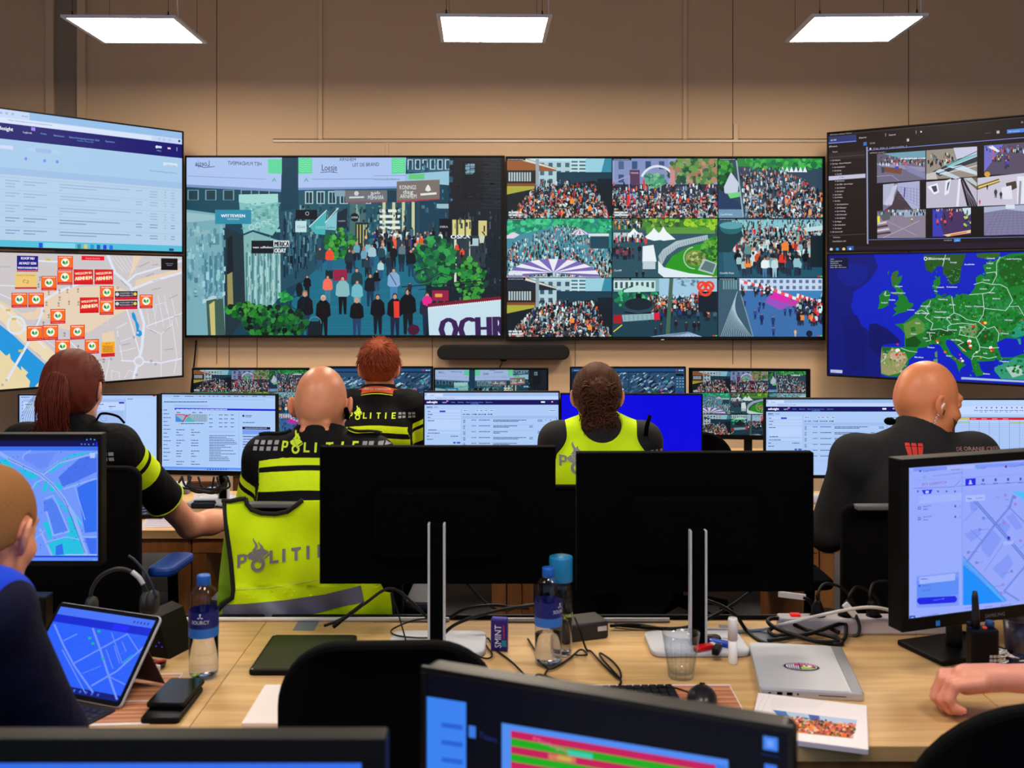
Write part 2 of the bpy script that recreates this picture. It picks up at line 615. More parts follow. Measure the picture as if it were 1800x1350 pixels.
def street(c, full=True):
 """a pedestrian shopping street filmed from above"""
 c.clip(52, 52, 1740, 1004)
 c.rect(52, 52, 1740, 1005, (18, 62, 84))
 c.poly([(560, 1005), (640, 760), (760, 640), (880, 540), (1060, 480), (1260, 520), (1330, 700), (1400, 1005)], (24, 104, 130))
 for k in range(40):
  y = 640 + k * 9.5
  c.line([(700 - k * 3, y), (1330 + k * 2, y + ru(-3, 3))], 1.6, jit((34, 122, 148), 10))
 # left row of houses
 c.rect(52, 215, 560, 350, (26, 74, 92))
 for k in range(5):
  x = 60 + k * 95
  c.rect(x, 225, x + 60, 280, (120, 160, 170)); c.rect(x + 6, 228, x + 54, 278, (14, 44, 60))
  for j in range(6): c.line([(x + 6, 232 + j * 8), (x + 54, 232 + j * 8)], 2, (60, 100, 112))
 c.poly([(52, 330), (215, 352), (250, 400), (262, 1005), (52, 1005)], (120, 172, 184))
 c.poly([(52, 345), (215, 362), (215, 385), (52, 400)], (150, 190, 200))
 c.poly([(60, 440), (180, 440), (180, 470), (60, 480)], (140, 180, 188))
 for k in range(4):
  x = 150 + k * 27
  c.poly([(x, 580), (x + 17, 574), (x + 17, 770), (x, 790)], (70, 128, 150))
 c.poly([(140, 812), (262, 770), (262, 790), (140, 836)], (176, 208, 214))
 c.poly([(160, 820), (250, 800), (262, 1005), (170, 1005)], (60, 90, 80)); c.poly([(176, 840), (205, 820), (210, 1005), (186, 1005)], (196, 190, 120))
 c.rect(168, 460, 230, 520, (90, 136, 150))
 c.poly([(262, 420), (360, 470), (372, 900), (300, 1005), (262, 1005)], (30, 50, 58))
 c.poly([(272, 480), (300, 470), (306, 660), (272, 680)], (14, 30, 38)); c.poly([(272, 680), (300, 665), (306, 860), (276, 880)], (150, 142, 90))
 c.poly([(335, 270), (545, 262), (552, 420), (515, 470), (410, 440), (360, 460), (340, 330)], (126, 190, 188))
 c.poly([(335, 250), (545, 246), (545, 290), (430, 310), (335, 290)], (160, 214, 210))
 for k in range(4): c.ring(402 + k * 34, 425 - k * 10, 13, 6, (170, 215, 215), 10)
 c.poly([(360, 470), (410, 450), (560, 500), (560, 780), (500, 880), (372, 900)], (128, 178, 178))
 for k in range(6):
  x = 372 + k * 32
  c.poly([(x, 560), (x + 10, 560), (x + 10, 860 - k * 10), (x, 880 - k * 10)], (70, 128, 136)); c.poly([(x + 14, 560), (x + 26, 560), (x + 26, 850 - k * 10), (x + 14, 860 - k * 10)], (166, 206, 204))
 c.poly([(555, 340), (760, 310), (780, 480), (770, 640), (660, 720), (560, 770)], (30, 76, 96))
 for k in range(7): c.poly([(575 + k * 28, 380), (585 + k * 28, 376), (585 + k * 28, 690 - k * 18), (575 + k * 28, 700 - k * 18)], (56, 108, 128) if k % 2 else (12, 38, 54))
 # far end of the street
 c.rect(655, 215, 1240, 470, (34, 84, 100))
 for k in range(6):
  x = 690 + k * 62
  c.rect(x, 232, x + 44, 300, (170, 204, 206)); c.rect(x + 6, 238, x + 38, 296, (20, 60, 78)); c.line([(x + 22, 236), (x + 22, 298)], 3, (170, 204, 206))
 c.rect(930, 290, 1015, 470, (70, 106, 110)); c.rect(960, 400, 1030, 560, (20, 44, 52))
 for k in range(4): c.rect(968 + k * 16, 410, 974 + k * 16, 540, (190, 180, 110))
 for k in range(9):
  x = 1080 + k * 26
  c.rect(x, 290, x + 16, 470, (196, 204, 158) if k % 2 else (40, 70, 84), False)
 c.layer += 1
 for k in range(5): c.rect(1090, 330 + k * 30, 1200, 345 + k * 30, (226, 232, 222))
 c.poly([(1230, 55), (1480, 55), (1470, 140), (1240, 130)], (46, 96, 120))
 for k in range(6): c.rect(1240 + k * 40, 62, 1268 + k * 40, 116, (190, 214, 222));
 for k in range(6): c.rect(1246 + k * 40, 66, 1264 + k * 40, 112, (30, 70, 96))
 # right row
 c.poly([(1465, 52), (1740, 52), (1740, 1005), (1330, 1005), (1340, 720), (1410, 500), (1460, 400)], (18, 30, 40))
 c.rect(1470, 60, 1640, 330, (24, 28, 36)); c.rect(1535, 70, 1650, 280, (14, 20, 30)); c.rect(1550, 85, 1600, 140, (120, 160, 176))
 for k in range(3): c.line([(1550, 85 + k * 18 + 15), (1600, 85 + k * 18 + 15)], 3, (20, 40, 54))
 c.line([(1575, 85), (1575, 140)], 3, (20, 40, 54))
 for k in range(14): c.line([(1640, 60 + k * 20), (1740, 66 + k * 20)], 3, (40, 46, 56))
 c.rect(1480, 385, 1580, 470, (214, 206, 130)); c.rect(1500, 385, 1512, 470, (60, 70, 60)); c.rect(1545, 385, 1553, 470, (60, 70, 60)); c.rect(1620, 390, 1665, 470, (210, 200, 130))
 c.rect(1470, 470, 1660, 640, (40, 56, 66)); c.rect(1490, 490, 1502, 720, (214, 222, 200)); c.rect(1570, 500, 1576, 640, (190, 196, 170))
 for x, y in ((1505, 560), (1533, 585)): walker(c, x, y + 20, 70, (226, 70, 40), (60, 30, 30))
 c.rect(1410, 380, 1480, 480, (12, 16, 24)); c.text('OSKA', 1412, 428, 10, (220, 230, 236), X2=1456)
 c.text('OSKA', 1470, 486, 20, (236, 240, 255), X2=1575, bold=.05)
 c.rect(1578, 485, 1620, 525, (170, 200, 206)); c.line([(1660, 500), (1650, 460), (1640, 450)], 6, (10, 12, 16)); c.poly([(1622, 470), (1655, 470), (1648, 510), (1628, 510)], (200, 210, 190)); c.line([(1640, 510), (1646, 560)], 5, (10, 12, 16))
 c.rect(1390, 300, 1460, 325, (150, 190, 200))
 speckle(c, 56, 400, 255, 800, 130, [(128, 182, 192), (100, 152, 168), (150, 200, 208), (84, 134, 152)], 16, 40)
 speckle(c, 345, 290, 545, 440, 90, [(110, 172, 172), (150, 206, 202), (96, 156, 158)], 18, 14)
 speckle(c, 375, 470, 550, 860, 110, [(110, 160, 162), (150, 196, 196), (70, 124, 132)], 7, 50)
 speckle(c, 565, 340, 760, 660, 160, [(20, 56, 76), (50, 100, 122), (90, 140, 152), (10, 30, 44)], 9, 40)
 speckle(c, 660, 300, 1240, 460, 150, [(24, 66, 84), (60, 110, 122), (120, 160, 150), (14, 40, 54)], 12, 26)
 speckle(c, 1235, 60, 1470, 330, 70, [(40, 88, 112), (70, 120, 140), (20, 60, 84)], 16, 22)
 speckle(c, 1340, 330, 1735, 900, 170, [(24, 38, 50), (12, 20, 30), (44, 60, 72), (70, 84, 90)], 10, 34)
 speckle(c, 1475, 65, 1735, 320, 90, [(18, 22, 30), (34, 40, 50), (12, 16, 24)], 26, 6)
 # banners across the street
 ban = (172, 196, 240)
 c.poly([(52, 52), (566, 52), (562, 222), (52, 196)], ban); c.poly([(52, 196), (562, 222), (562, 236), (52, 210)], (120, 150, 200))
 c.poly([(492, 60), (566, 60), (566, 140), (492, 136)], (96, 214, 160)); c.line([(60, 150), (480, 168)], 2, (110, 130, 170))
 c.text('HET FUNDAMENT', 276, 90, 20, (24, 32, 70), X2=458, flip=True, rot=-2)
 c.text('Loesje', 102, 98, 30, (24, 32, 70), X2=180, flip=True); c.line([(104, 92), (150, 106), (205, 100)], 3, (24, 32, 70))
 c.text('A', 512, 182, 22, (60, 170, 130), X2=538)
 c.poly([(654, 52), (1232, 52), (1228, 214), (654, 222)], ban); c.poly([(654, 214), (1228, 206), (1228, 216), (654, 226)], (120, 150, 200))
 for x in (654, 1154): c.poly([(x, 55), (x + 74, 55), (x + 74, 136), (x, 140)], (90, 214, 150))
 for k in range(6):
  for x in (660, 1160): c.line([(x, 62 + k * 12), (x + 16, 68 + k * 12), (x + 32, 62 + k * 12), (x + 48, 68 + k * 12), (x + 62, 62 + k * 12)], 2, (160, 240, 190))
 c.text('A', 684, 182, 22, (60, 170, 130), X2=710); c.line([(728, 168), (1060, 166)], 2, (90, 100, 140)); c.line([(1060, 150), (1228, 148)], 2, (110, 120, 160))
 c.text('ARNHEM', 874, 70, 16, (24, 32, 60), X2=962); c.text('UIT DE BRAND', 944, 102, 20, (24, 32, 60), X2=1088, rot=2)
 c.text('Loesje', 778, 122, 34, (20, 24, 60), X2=862); c.line([(774, 132), (820, 128), (862, 132)], 3, (20, 24, 60))
 c.text('binnenstadarnhem.nl', 1062, 172, 10, (40, 50, 80), X2=1196)
 c.poly([(1230, 140), (1462, 124), (1462, 200), (1230, 180)], (150, 196, 214)); c.poly([(1246, 142), (1330, 138), (1330, 168), (1246, 168)], (100, 200, 120))
 c.poly([(905, 228), (1130, 228), (1130, 290), (905, 292)], (110, 110, 116)); c.poly([(905, 288), (1130, 286), (1130, 292), (905, 294)], (150, 70, 80))
 c.text('ARNHEM', 1028, 276, 22, (220, 232, 236), X2=1112, flip=True); c.text('dag', 1042, 248, 16, (220, 232, 236), X2=1094, flip=True)
 c.line([(930, 266), (1004, 264)], 9, (200, 214, 220)); c.disc(966, 244, 13, (200, 210, 210))
 c.poly([(1182, 180), (1412, 170), (1412, 276), (1182, 292)], (122, 112, 106)); c.poly([(1182, 284), (1412, 270), (1412, 276), (1182, 294)], (170, 60, 76))
 c.text('KONINGS', 1196, 222, 22, (226, 236, 236), X2=1286); c.text('dag', 1214, 246, 22, (226, 236, 236), X2=1270); c.text('ARNHEM', 1200, 270, 22, (226, 236, 236), X2=1288)
 c.disc(1350, 220, 14, (226, 232, 226)); c.poly([(1334, 228), (1366, 228), (1358, 206), (1350, 196), (1342, 206)], (226, 232, 226)); c.line([(1312, 250), (1392, 244)], 11, (226, 232, 226))
 c.rect(848, 228, 905, 260, (130, 160, 180)); c.rect(1132, 228, 1180, 292, (26, 60, 76))
 # shop signs
 c.rect(208, 332, 402, 408, (44, 140, 170)); c.text('WITTEVEEN', 240, 372, 16, (236, 244, 246), X2=368, bold=.04); c.text('MENSWEAR', 272, 386, 8, (200, 226, 232), X2=338)
 c.rect(403, 497, 521, 566, (14, 22, 30)); c.text('van uffelen', 410, 538, 11, (226, 232, 236), X2=516, bold=.04)
 c.rect(521, 497, 606, 530, (216, 226, 228)); c.text('MERICA', 526, 528, 26, (20, 28, 36), X2=604, bold=.04); c.rect(524, 534, 596, 566, (20, 40, 52)); c.text('ODAY', 526, 562, 24, (214, 226, 228), X2=588, bold=.04)
 c.rect(640, 332, 756, 384, (14, 20, 28)); c.ring(702, 352, 9, 3, (150, 180, 190)); c.rect(638, 392, 698, 452, (186, 222, 226)); c.text('Chuut', 646, 430, 14, (80, 120, 130), X2=690)
 c.poly([(712, 420), (806, 336), (798, 466), (746, 462)], (70, 176, 180)); c.text('EEMS', 748, 434, 14, (150, 214, 214), X2=796)
 c.poly([(800, 400), (862, 340), (858, 442), (800, 438)], (130, 196, 206)); c.text('by Marm', 806, 432, 10, (30, 60, 70), X2=852)
 c.line([(712, 424), (806, 334)], 4, (220, 230, 230)); c.line([(798, 400), (868, 324)], 4, (220, 230, 230))
 c.poly([(862, 350), (918, 320), (915, 430), (862, 430)], (20, 40, 54)); c.text('HUNKEM', 868, 396, 8, (170, 196, 204), X2=906)
 c.disc(956, 372, 24, (14, 22, 30)); c.text('LUNA', 938, 378, 11, (226, 232, 236), X2=974)
 # greenery and people
 foliage(c, 800, 430, 960, 600, 90, 16, GREENS);
 crowd(c, 1060, 470, 1420, 560, 70, 50, 75); crowd(c, 900, 540, 1290, 690, 22, 90, 120, [(14, 30, 44), (20, 50, 66), (110, 170, 190), (30, 40, 60)], True)
 c.rect(842, 652, 918, 712, (150, 30, 70)); c.rect(800, 655, 840, 702, (16, 34, 44)); c.rect(1372, 764, 1460, 820, (150, 26, 70)); c.rect(1388, 782, 1426, 800, (226, 160, 80))
 foliage(c, 1268, 480, 1500, 740, 200, 18, [(20, 110, 60), (40, 150, 70), (14, 70, 50)]); foliage(c, 1500, 590, 1670, 820, 150, 16, GREENS)
 blk, jean = (10, 12, 18), (40, 80, 120)
 for a in ((770, 660, 130, (40, 60, 70), jean), (822, 660, 130, (235, 76, 44), (40, 90, 130)), (928, 670, 130, (20, 50, 60), (16, 30, 44)), (1050, 640, 125, (160, 196, 206), jean), (1100, 640, 120, (30, 70, 80), (20, 40, 60)), (1165, 640, 120, (14, 22, 30), (14, 22, 30)), (1258, 690, 150, (10, 20, 30), (20, 60, 90)), (1210, 620, 110, (90, 120, 130), (20, 40, 54))): walker(c, *a)
 for a in ((702, 800, 120, blk, (14, 20, 30)), (812, 830, 150, (240, 110, 90), (60, 120, 150)), (892, 892, 210, (130, 184, 190), blk), (968, 820, 180, (20, 60, 70), blk), (970, 880, 175, (110, 184, 196), (100, 160, 170)), (1040, 850, 180, (14, 22, 34), (20, 50, 80)), (1075, 770, 120, blk, (40, 70, 100)), (1096, 700, 100, (170, 210, 214), jean), (1166, 830, 190, (130, 170, 210), (60, 130, 180), (40, 40, 50), True), (1022, 690, 105, (30, 60, 74), (20, 30, 40))): walker(c, *a)
 for a in ((690, 1010, 250, (10, 16, 26), (30, 56, 90), (150, 110, 90)), (788, 1010, 225, (8, 8, 14), (10, 12, 20), (210, 190, 160), True), (968, 1010, 210, blk, (36, 60, 100), (200, 160, 130), True), (1080, 1000, 220, (10, 12, 20), (16, 22, 34)), (1172, 1010, 235, (14, 14, 22), (24, 34, 60)), (1242, 1000, 250, (8, 12, 18), (14, 22, 30)), (1252, 790, 70, (50, 40, 50), blk), (1345, 1000, 230, (30, 40, 60), (20, 40, 70))): walker(c, *a)
 c.poly([(1165, 822), (1196, 822), (1196, 910), (1168, 910)], (226, 60, 50)); c.disc(1345, 820, 28, (226, 40, 140)); c.disc(1272, 975, 34, (70, 20, 50), 30)
 # bicycle racks, plants and the lower sign
 for k in range(5): c.ring(1310 + k * 8, 690 - k * 2, 36, 4, (24, 50, 60), 14)
 c.line([(1330, 720), (1420, 670), (1480, 690)], 5, (26, 54, 64)); c.line([(1210, 745), (1340, 735), (1740, 705)], 6, (20, 44, 54)); c.line([(1300, 760), (1740, 735)], 5, (20, 44, 54))
 c.ring(1690, 660, 60, 4, (26, 44, 56), 18, 180, 360)
 c.rect(706, 930, 780, 1005, (14, 30, 38)); c.ring(743, 940, 34, 4, (90, 140, 150), 12, 180, 360)
 c.ring(650, 830, 36, 4, (16, 36, 46)); c.disc(660, 760, 20, (14, 24, 34), 40)
 foliage(c, 270, 830, 480, 910, 130, 15, [(8, 70, 40), (20, 110, 40), (60, 150, 50), (6, 40, 30)]); foliage(c, 360, 850, 700, 1030, 420, 17, [(6, 40, 30), (8, 70, 40), (16, 100, 40), (40, 130, 50), (4, 26, 26)]); foliage(c, 545, 765, 620, 830, 40, 11, [(20, 130, 60), (50, 160, 80)])
 c.poly([(1348, 850), (1740, 808), (1740, 1005), (1356, 1005)], (196, 222, 236)); c.poly([(1348, 836), (1740, 796), (1740, 820), (1348, 858)], (120, 20, 50))
 for k in range(36): c.disc(1356 + k * 11, 857 - k * 1.15, 5, (232, 242, 246), n=6)
 c.text('OCHR', 1410, 1034, 124, (56, 30, 84), X2=1772, rot=1.5, bold=.05)
 c.clip()


def grid9(c, d=1.0):
 """nine camera pictures of a festival"""
 c.rect(30, 55, 1730, 1015, (10, 14, 18))
 xs, ys = (33, 600, 1167, 1730), (57, 379, 698, 1016)
 L = c.layer
 for r in range(3):
  for q in range(3):
   c.layer = L
   x0, y0, x1, y1 = xs[q], ys[r], xs[q + 1] - 5, ys[r + 1] - 4
   c.clip(x0, y0, x1, y1)
   k = r * 3 + q
   o = 319 * 2 if k == 6 else 0
   n = lambda v: int(v * d)
   if k in (0, 6):
    c.rect(x0, y0, x1, y1, (190, 226, 240))
    facade(c, 200, 70 + o, 380, 200 + o, (176, 206, 214), (60, 96, 116), 4, 3); facade(c, 375, 65 + o, 460, 160 + o, (206, 222, 226), (40, 120, 140), 2, 5, .8, .5)
    c.poly([(455, 60 + o), (600, 40 + o), (600, 230 + o), (455, 165 + o)], (56, 140, 166)); c.poly([(455, 60 + o), (560, 50 + o), (540, 130 + o), (455, 150 + o)], (150, 206, 222))
    c.poly([(33, 57 + o), (140, 57 + o), (300, 110 + o), (300, 125 + o), (33, 125 + o)], (150, 90, 50) if k == 0 else (30, 40, 54))
    c.poly([(130, 57 + o), (300, 112 + o), (300, 118 + o), (110, 66 + o)], (214, 214, 200))
    c.rect(33, 120 + o, 190, 215 + o, (40, 34, 30)); facade(c, 40, 125 + o, 165, 185 + o, (36, 30, 30), (180, 200, 206), 9, 1, .6, .8)
    c.rect(33, 190 + o, 190, 205 + o, (130, 76, 44)); c.rect(33, 205 + o, 190, 250 + o, (170, 170, 60))
    c.rect(300, 130 + o, 600, 200 + o, (24, 60, 78)); c.rect(520, 165 + o, 600, 240 + o, (14, 30, 44))
    c.rect(188, 60 + o, 206, 250 + o, (150, 166, 176)); c.rect(190, 222 + o, 205, 258 + o, (240, 110, 40))
    c.poly([(33, 250 + o), (200, 215 + o), (500, 175 + o), (600, 240 + o), (600, 380 + o), (33, 380 + o)], (16, 28, 36))
    crowd(c, lambda t: 33 + 180 * (1 - t), 190 + o, lambda t: 500 + 95 * t, 428 + o, n(860), 20, 58)
    for x, y in ((383, 330), (478, 368)): walker(c, x, y + o, 66, (244, 140, 50), (40, 40, 50), (210, 150, 110))
   elif k == 1:
    c.rect(x0, y0, x1, y1, (146, 160, 206)); facade(c, 610, 57, 900, 200, (132, 146, 190), (60, 90, 130), 4, 2, .4, .6)
    foliage(c, 900, 40, 1190, 200, n(230), 18, [(70, 120, 60), (110, 150, 80), (40, 90, 60), (170, 130, 100)]); c.rect(1034, 150, 1046, 240, (80, 70, 60))
    c.rect(x0, 195, x1, y1, (40, 46, 66)); c.rect(692, 118, 746, 200, (90, 60, 90)); c.text('FRIKANDEL', 698, 138, 7, (230, 230, 240), X2=740)
    foliage(c, 770, 130, 880, 215, n(70), 12, [(90, 170, 130), (130, 200, 150), (60, 130, 100)])
    c.ring(842, 190, 92, 12, (220, 228, 240), 18, 205, 335); c.rect(908, 118, 934, 200, (200, 140, 150)); c.line([(610, 180), (690, 150), (690, 250)], 8, (150, 156, 200))
    crowd(c, x0, 205, x1, 428, n(920), 22, 58, CROWD + [(150, 160, 220), (220, 200, 220), (210, 40, 70)])
    c.rect(678, 258, 692, 312, (226, 50, 60)); c.rect(762, 170, 774, 222, (210, 70, 70))
   elif k == 2:
    c.rect(x0, y0, x1, y1, (46, 70, 90)); foliage(c, 1150, 40, 1250, 230, n(110), 16, GREENS); c.rect(1270, 57, 1730, 100, (40, 130, 60)); foliage(c, 1300, 40, 1740, 120, n(150), 16, [(40, 150, 70), (70, 180, 80), (20, 110, 60)])
    for j in range(6): c.poly([(1500 + j * 24, 130), (1512 + j * 24, 100), (1524 + j * 24, 130)], (226, 240, 244))
    crowd(c, lambda t: 1280 + 40 * t, 110, lambda t: 1500 + 235 * min(1, t * 2), 415, n(1000), 16, 46, CROWD + [(120, 150, 190)] * 3)
    c.poly([(1196, 210), (1234, 130), (1276, 190), (1270, 240), (1200, 246)], (196, 206, 226)); c.poly([(1167, 220), (1275, 290), (1290, 330), (1167, 340)], (30, 56, 96)); c.poly([(1167, 330), (1296, 330), (1300, 380), (1167, 380)], (110, 150, 180)); c.line([(1262, 60), (1300, 370)], 7, (150, 180, 190)); c.poly([(1215, 246), (1280, 236), (1282, 262), (1230, 272)], (110, 210, 120))
    c.text('Cam04 Markt', 1176, 362, 10, (230, 236, 240), X2=1244)
   elif k == 3:
    c.rect(x0, y0, x1, y1, (40, 130, 140));
    for j in range(7): foliage(c, 33 + j * 80, 370, 113 + j * 80, 470, n(45), 15, [(40, 170, 110), (70, 200, 140), (30, 130, 100)])
    c.poly([(33, 480), (300, 420), (560, 460), (600, 640), (33, 700)], (70, 140, 160))
    crowd(c, lambda t: max(33, 300 - 700 * t), 420, lambda t: min(598, 400 + 420 * t), 720, n(1150), 12, 30, CROWD + [(180, 214, 214)] * 6 + [(120, 190, 190)] * 4)
    c.poly([(375, 462), (425, 432), (470, 462), (425, 468)], (226, 226, 234));
    for j in range(3): c.poly([(425, 434), (388 + j * 30, 462), (400 + j * 30, 464)], (150, 110, 170))
    c.poly([(33, 470), (70, 452), (102, 466), (70, 486), (33, 486)], (220, 210, 230)); c.rect(470, 460, 580, 480, (216, 226, 226)); c.rect(480, 474, 580, 540, (30, 70, 90))
    for j in range(15):
     a, b = math.radians(180 + j * 12), math.radians(192 + j * 12)
     c.poly([(282, 668), (282 + 250 * math.cos(a), 700 + 105 * math.sin(a)), (282 + 250 * math.cos(b), 700 + 105 * math.sin(b))], (232, 234, 244) if j % 2 else (120, 104, 180))
    c.poly([(33, 692), (532, 692), (580, 700), (33, 700)], (232, 234, 244))
   elif k == 4:
    c.rect(x0, y0, x1, y1, (44, 84, 96)); c.rect(x0, y0, x1, 440, (70, 110, 60)); foliage(c, 740, 350, 1060, 425, n(120), 15, [(60, 130, 40), (130, 190, 50), (90, 120, 60), (40, 80, 40)]); foliage(c, 990, 360, 1170, 440, n(70), 15, [(150, 200, 40), (70, 150, 40)]); c.rect(780, 425, 1150, 460, (90, 150, 60))
    crowd(c, 606, 385, 760, 440, n(60), 20, 30); c.rect(606, 455, 760, 500, (190, 206, 210))
    c.poly([(880, 640), (920, 580), (1010, 530), (1110, 505), (1160, 515), (1160, 690), (1060, 680), (930, 660)], (40, 150, 30)); foliage(c, 1080, 480, 1190, 630, n(130), 14, [(40, 130, 40), (90, 170, 50), (30, 90, 30)]); c.disc(1045, 590, 55, (130, 150, 70), 42, 14); foliage(c, 1000, 555, 1090, 630, n(40), 9, [(90, 120, 50), (180, 190, 120), (60, 100, 40)])
    c.ring(1040, 590, 58, 5, (200, 206, 190), 14, 90, 260)
    for xx, h in ((714, 52), (822, 54), (872, 62)): c.poly([(xx - 54, 482), (xx - 14, 448), (xx, 482 - h), (xx + 16, 448), (xx + 66, 490), (xx, 498)], (236, 244, 248))
    crowd(c, 610, 480, 780, 520, n(50), 26, 34, CROWD + [(200, 50, 60)] * 3); c.poly([(606, 510), (760, 505), (750, 690), (606, 690)], (40, 80, 94)); crowd(c, 606, 560, 750, 610, n(18), 50, 60, [(20, 30, 40), (40, 50, 70), (120, 60, 80)], True)
    c.poly([(762, 528), (820, 520), (836, 610), (760, 614)], (230, 240, 244)); c.rect(762, 608, 830, 650, (190, 206, 214)); c.poly([(845, 580), (870, 545), (940, 500), (1110, 466), (1112, 490), (950, 535), (890, 580), (858, 640)], (170, 190, 196))
    for j in range(22): c.line([(850 + j * 12, 572 - j * 8 + j * j * .16), (856 + j * 12, 620 - j * 9 + j * j * .17)], 2, (90, 120, 128))
    c.poly([(845, 605), (875, 640), (1010, 672), (1160, 690), (1160, 698), (880, 698), (845, 670)], (220, 236, 240)); c.poly([(1090, 594), (1160, 620), (1140, 680), (1058, 655)], (176, 196, 196)); c.poly([(1098, 604), (1152, 624), (1136, 670), (1070, 650)], (90, 120, 120))
    c.text('Cam09', 608, 662, 10, (230, 236, 240), X2=648); walker(c, 764, 700, 44, (20, 20, 30), (10, 10, 20)); walker(c, 730, 700, 40, (20, 20, 30), (10, 10, 20))
   elif k == 5:
    c.rect(x0, y0, x1, y1, (30, 84, 104)); c.rect(1240, 385, 1730, 470, (130, 196, 206)); crowd(c, 1250, 390, 1730, 560, n(520), 18, 50, CROWD + [(140, 196, 200)] * 8)
    crowd(c, 1270, 545, 1660, 690, n(80), 66, 110, CROWD + [(160, 200, 200)] * 4, True)
    c.poly([(1167, 420), (1280, 400), (1300, 470), (1230, 560), (1167, 560)], (20, 60, 70)); c.disc(1235, 430, 60, (34, 104, 110), 34, 14); c.disc(1235, 416, 62, (90, 160, 170), 20, 14); c.poly([(1620, 430), (1730, 415), (1730, 440), (1640, 450)], (190, 220, 226)); c.rect(1660, 470, 1730, 640, (16, 34, 44)); c.poly([(1240, 560), (1290, 700), (1200, 700), (1190, 560)], (44, 96, 118))
    for x, y, t, g in ((1415, 695, (230, 240, 240), (70, 120, 160)), (1468, 695, (190, 216, 220), (150, 190, 210)), (1510, 665, (226, 50, 40), (30, 30, 40)), (1325, 690, (240, 140, 60), (40, 60, 80)), (1525, 600, (240, 130, 50), (40, 40, 50)), (1325, 620, (90, 140, 140), (40, 60, 80))): walker(c, x, y, 110, t, g)
    c.text('Cam06 Plein', 1174, 676, 10, (230, 236, 240), X2=1250)
   elif k == 7:
    c.rect(x0, y0, x1, y1, (26, 64, 80)); c.rect(606, 700, 880, 770, (120, 170, 176)); facade(c, 606, 712, 830, 760, (206, 226, 226), (50, 90, 90), 8, 1, .5, .7)
    foliage(c, 610, 745, 850, 870, n(120), 16, [(30, 130, 90), (70, 190, 120), (20, 80, 70)]); c.poly([(660, 762), (740, 735), (830, 756), (830, 770), (660, 775)], (190, 226, 220)); c.rect(850, 700, 1160, 800, (160, 200, 226)); foliage(c, 940, 690, 1060, 740, n(30), 8, [(90, 130, 150), (130, 170, 190)])
    crowd(c, 790, 800, 1150, 860, n(240), 20, 30); crowd(c, 800, 850, 1150, 930, n(90), 40, 56, CROWD, True); c.rect(1060, 770, 1160, 880, (16, 30, 44))
    c.disc(740, 850, 84, (40, 70, 84), 46, 18); c.disc(740, 838, 76, (20, 36, 46), 32, 18); c.rect(724, 780, 756, 806, (10, 14, 18)); c.line([(668, 880), (740, 892), (815, 880)], 6, (10, 16, 20)); c.poly([(650, 895), (820, 888), (826, 920), (656, 932)], (140, 176, 186)); c.rect(606, 896, 650, 940, (170, 24, 40)); c.rect(822, 884, 852, 922, (220, 24, 60))
    for j in range(7): c.line([(664 + j * 24, 895), (666 + j * 24, 930)], 2, (70, 110, 120))
    c.poly([(905, 700), (926, 700), (906, 1010), (884, 1010)], (70, 100, 84)); c.line([(606, 985), (650, 950)], 5, (230, 220, 60))
    for rr, xx, yy in ((22, 1080, 742), (22, 1118, 742), (30, 1098, 760)): c.ring(xx, yy, rr, 13, (236, 70, 44), 14)
    c.text('Brezel', 1022, 790, 14, (230, 60, 80), X2=1106)
    for a in ((940, 980, 58), (995, 990, 60), (1038, 990, 62), (1062, 985, 56), (860, 1000, 62), (830, 1012, 50)): walker(c, *a, jit((40, 30, 40), 14), jit((30, 40, 60), 12))
    c.poly([(800, 1012), (1004, 986), (1080, 1012)], (170, 196, 230));
    for j in range(10): c.line([(1004, 988), (820 + j * 26, 1014)], 2, (90, 110, 140))
   else:
    c.rect(x0, y0, x1, y1, (60, 130, 190)); c.poly([(1300, 760), (1460, 730), (1730, 900), (1730, 1016), (1340, 1016), (1280, 850)], (58, 110, 170)); c.poly([(1167, 700), (1290, 700), (1300, 800), (1350, 1016), (1167, 1016)], (60, 90, 110))
    for j in range(16): c.line([(1270 - j * 2, 770 + j * 6), (1180 + j * 11, 1014)], 2.4, (170, 196, 210))
    c.line([(1290, 790), (1355, 1014)], 6, (120, 150, 170)); facade(c, 1190, 700, 1270, 760, (70, 110, 120), (120, 160, 170), 6, 1, .4, .9)
    facade(c, 1280, 700, 1730, 765, (196, 214, 236), (90, 120, 160), 13, 2); c.poly([(1470, 770), (1730, 850), (1730, 950), (1560, 850), (1470, 800)], (60, 30, 70)); c.disc(1500, 800, 60, (220, 40, 170), 30, 12); c.disc(1560, 830, 40, (190, 60, 170), 20, 12); c.poly([(1430, 800), (1560, 840), (1500, 870), (1420, 830)], (150, 80, 190))
    for j in range(22):
     x = 1285 + j * 20; y = 706 + j * 5 + max(0, j - 8) * 3
     c.poly([(x, y), (x + 20, y + 6), (x + 18, y + 22), (x - 2, y + 16)], (236, 90, 90) if j % 2 else (236, 232, 240))
    for j in range(12): c.poly([(1590 + j * 12, 780 + j * 4), (1602 + j * 12, 784 + j * 4), (1598 + j * 12, 806 + j * 4), (1586 + j * 12, 802 + j * 4)], (226, 60, 60) if j % 2 else (236, 232, 240))
    crowd(c, 1290, 745, 1460, 800, n(30), 26, 34, CROWD, True)
    for a in ((1390, 860, 40), (1410, 865, 42), (1385, 885, 40), (1365, 920, 55), (1400, 950, 64), (1461, 960, 60), (1463, 1010, 50), (1525, 902, 48), (1553, 905, 50), (1580, 890, 44), (1310, 850, 36)): walker(c, *a, jit((30, 50, 120), 20), jit((20, 30, 80), 10))
    crowd(c, 1590, 820, 1730, 960, n(60), 44, 64, CROWD + [(40, 60, 120)] * 4, True); walker(c, 1580, 1012, 40, (226, 180, 120), (200, 190, 190)); c.disc(1655, 996, 18, (20, 30, 50))
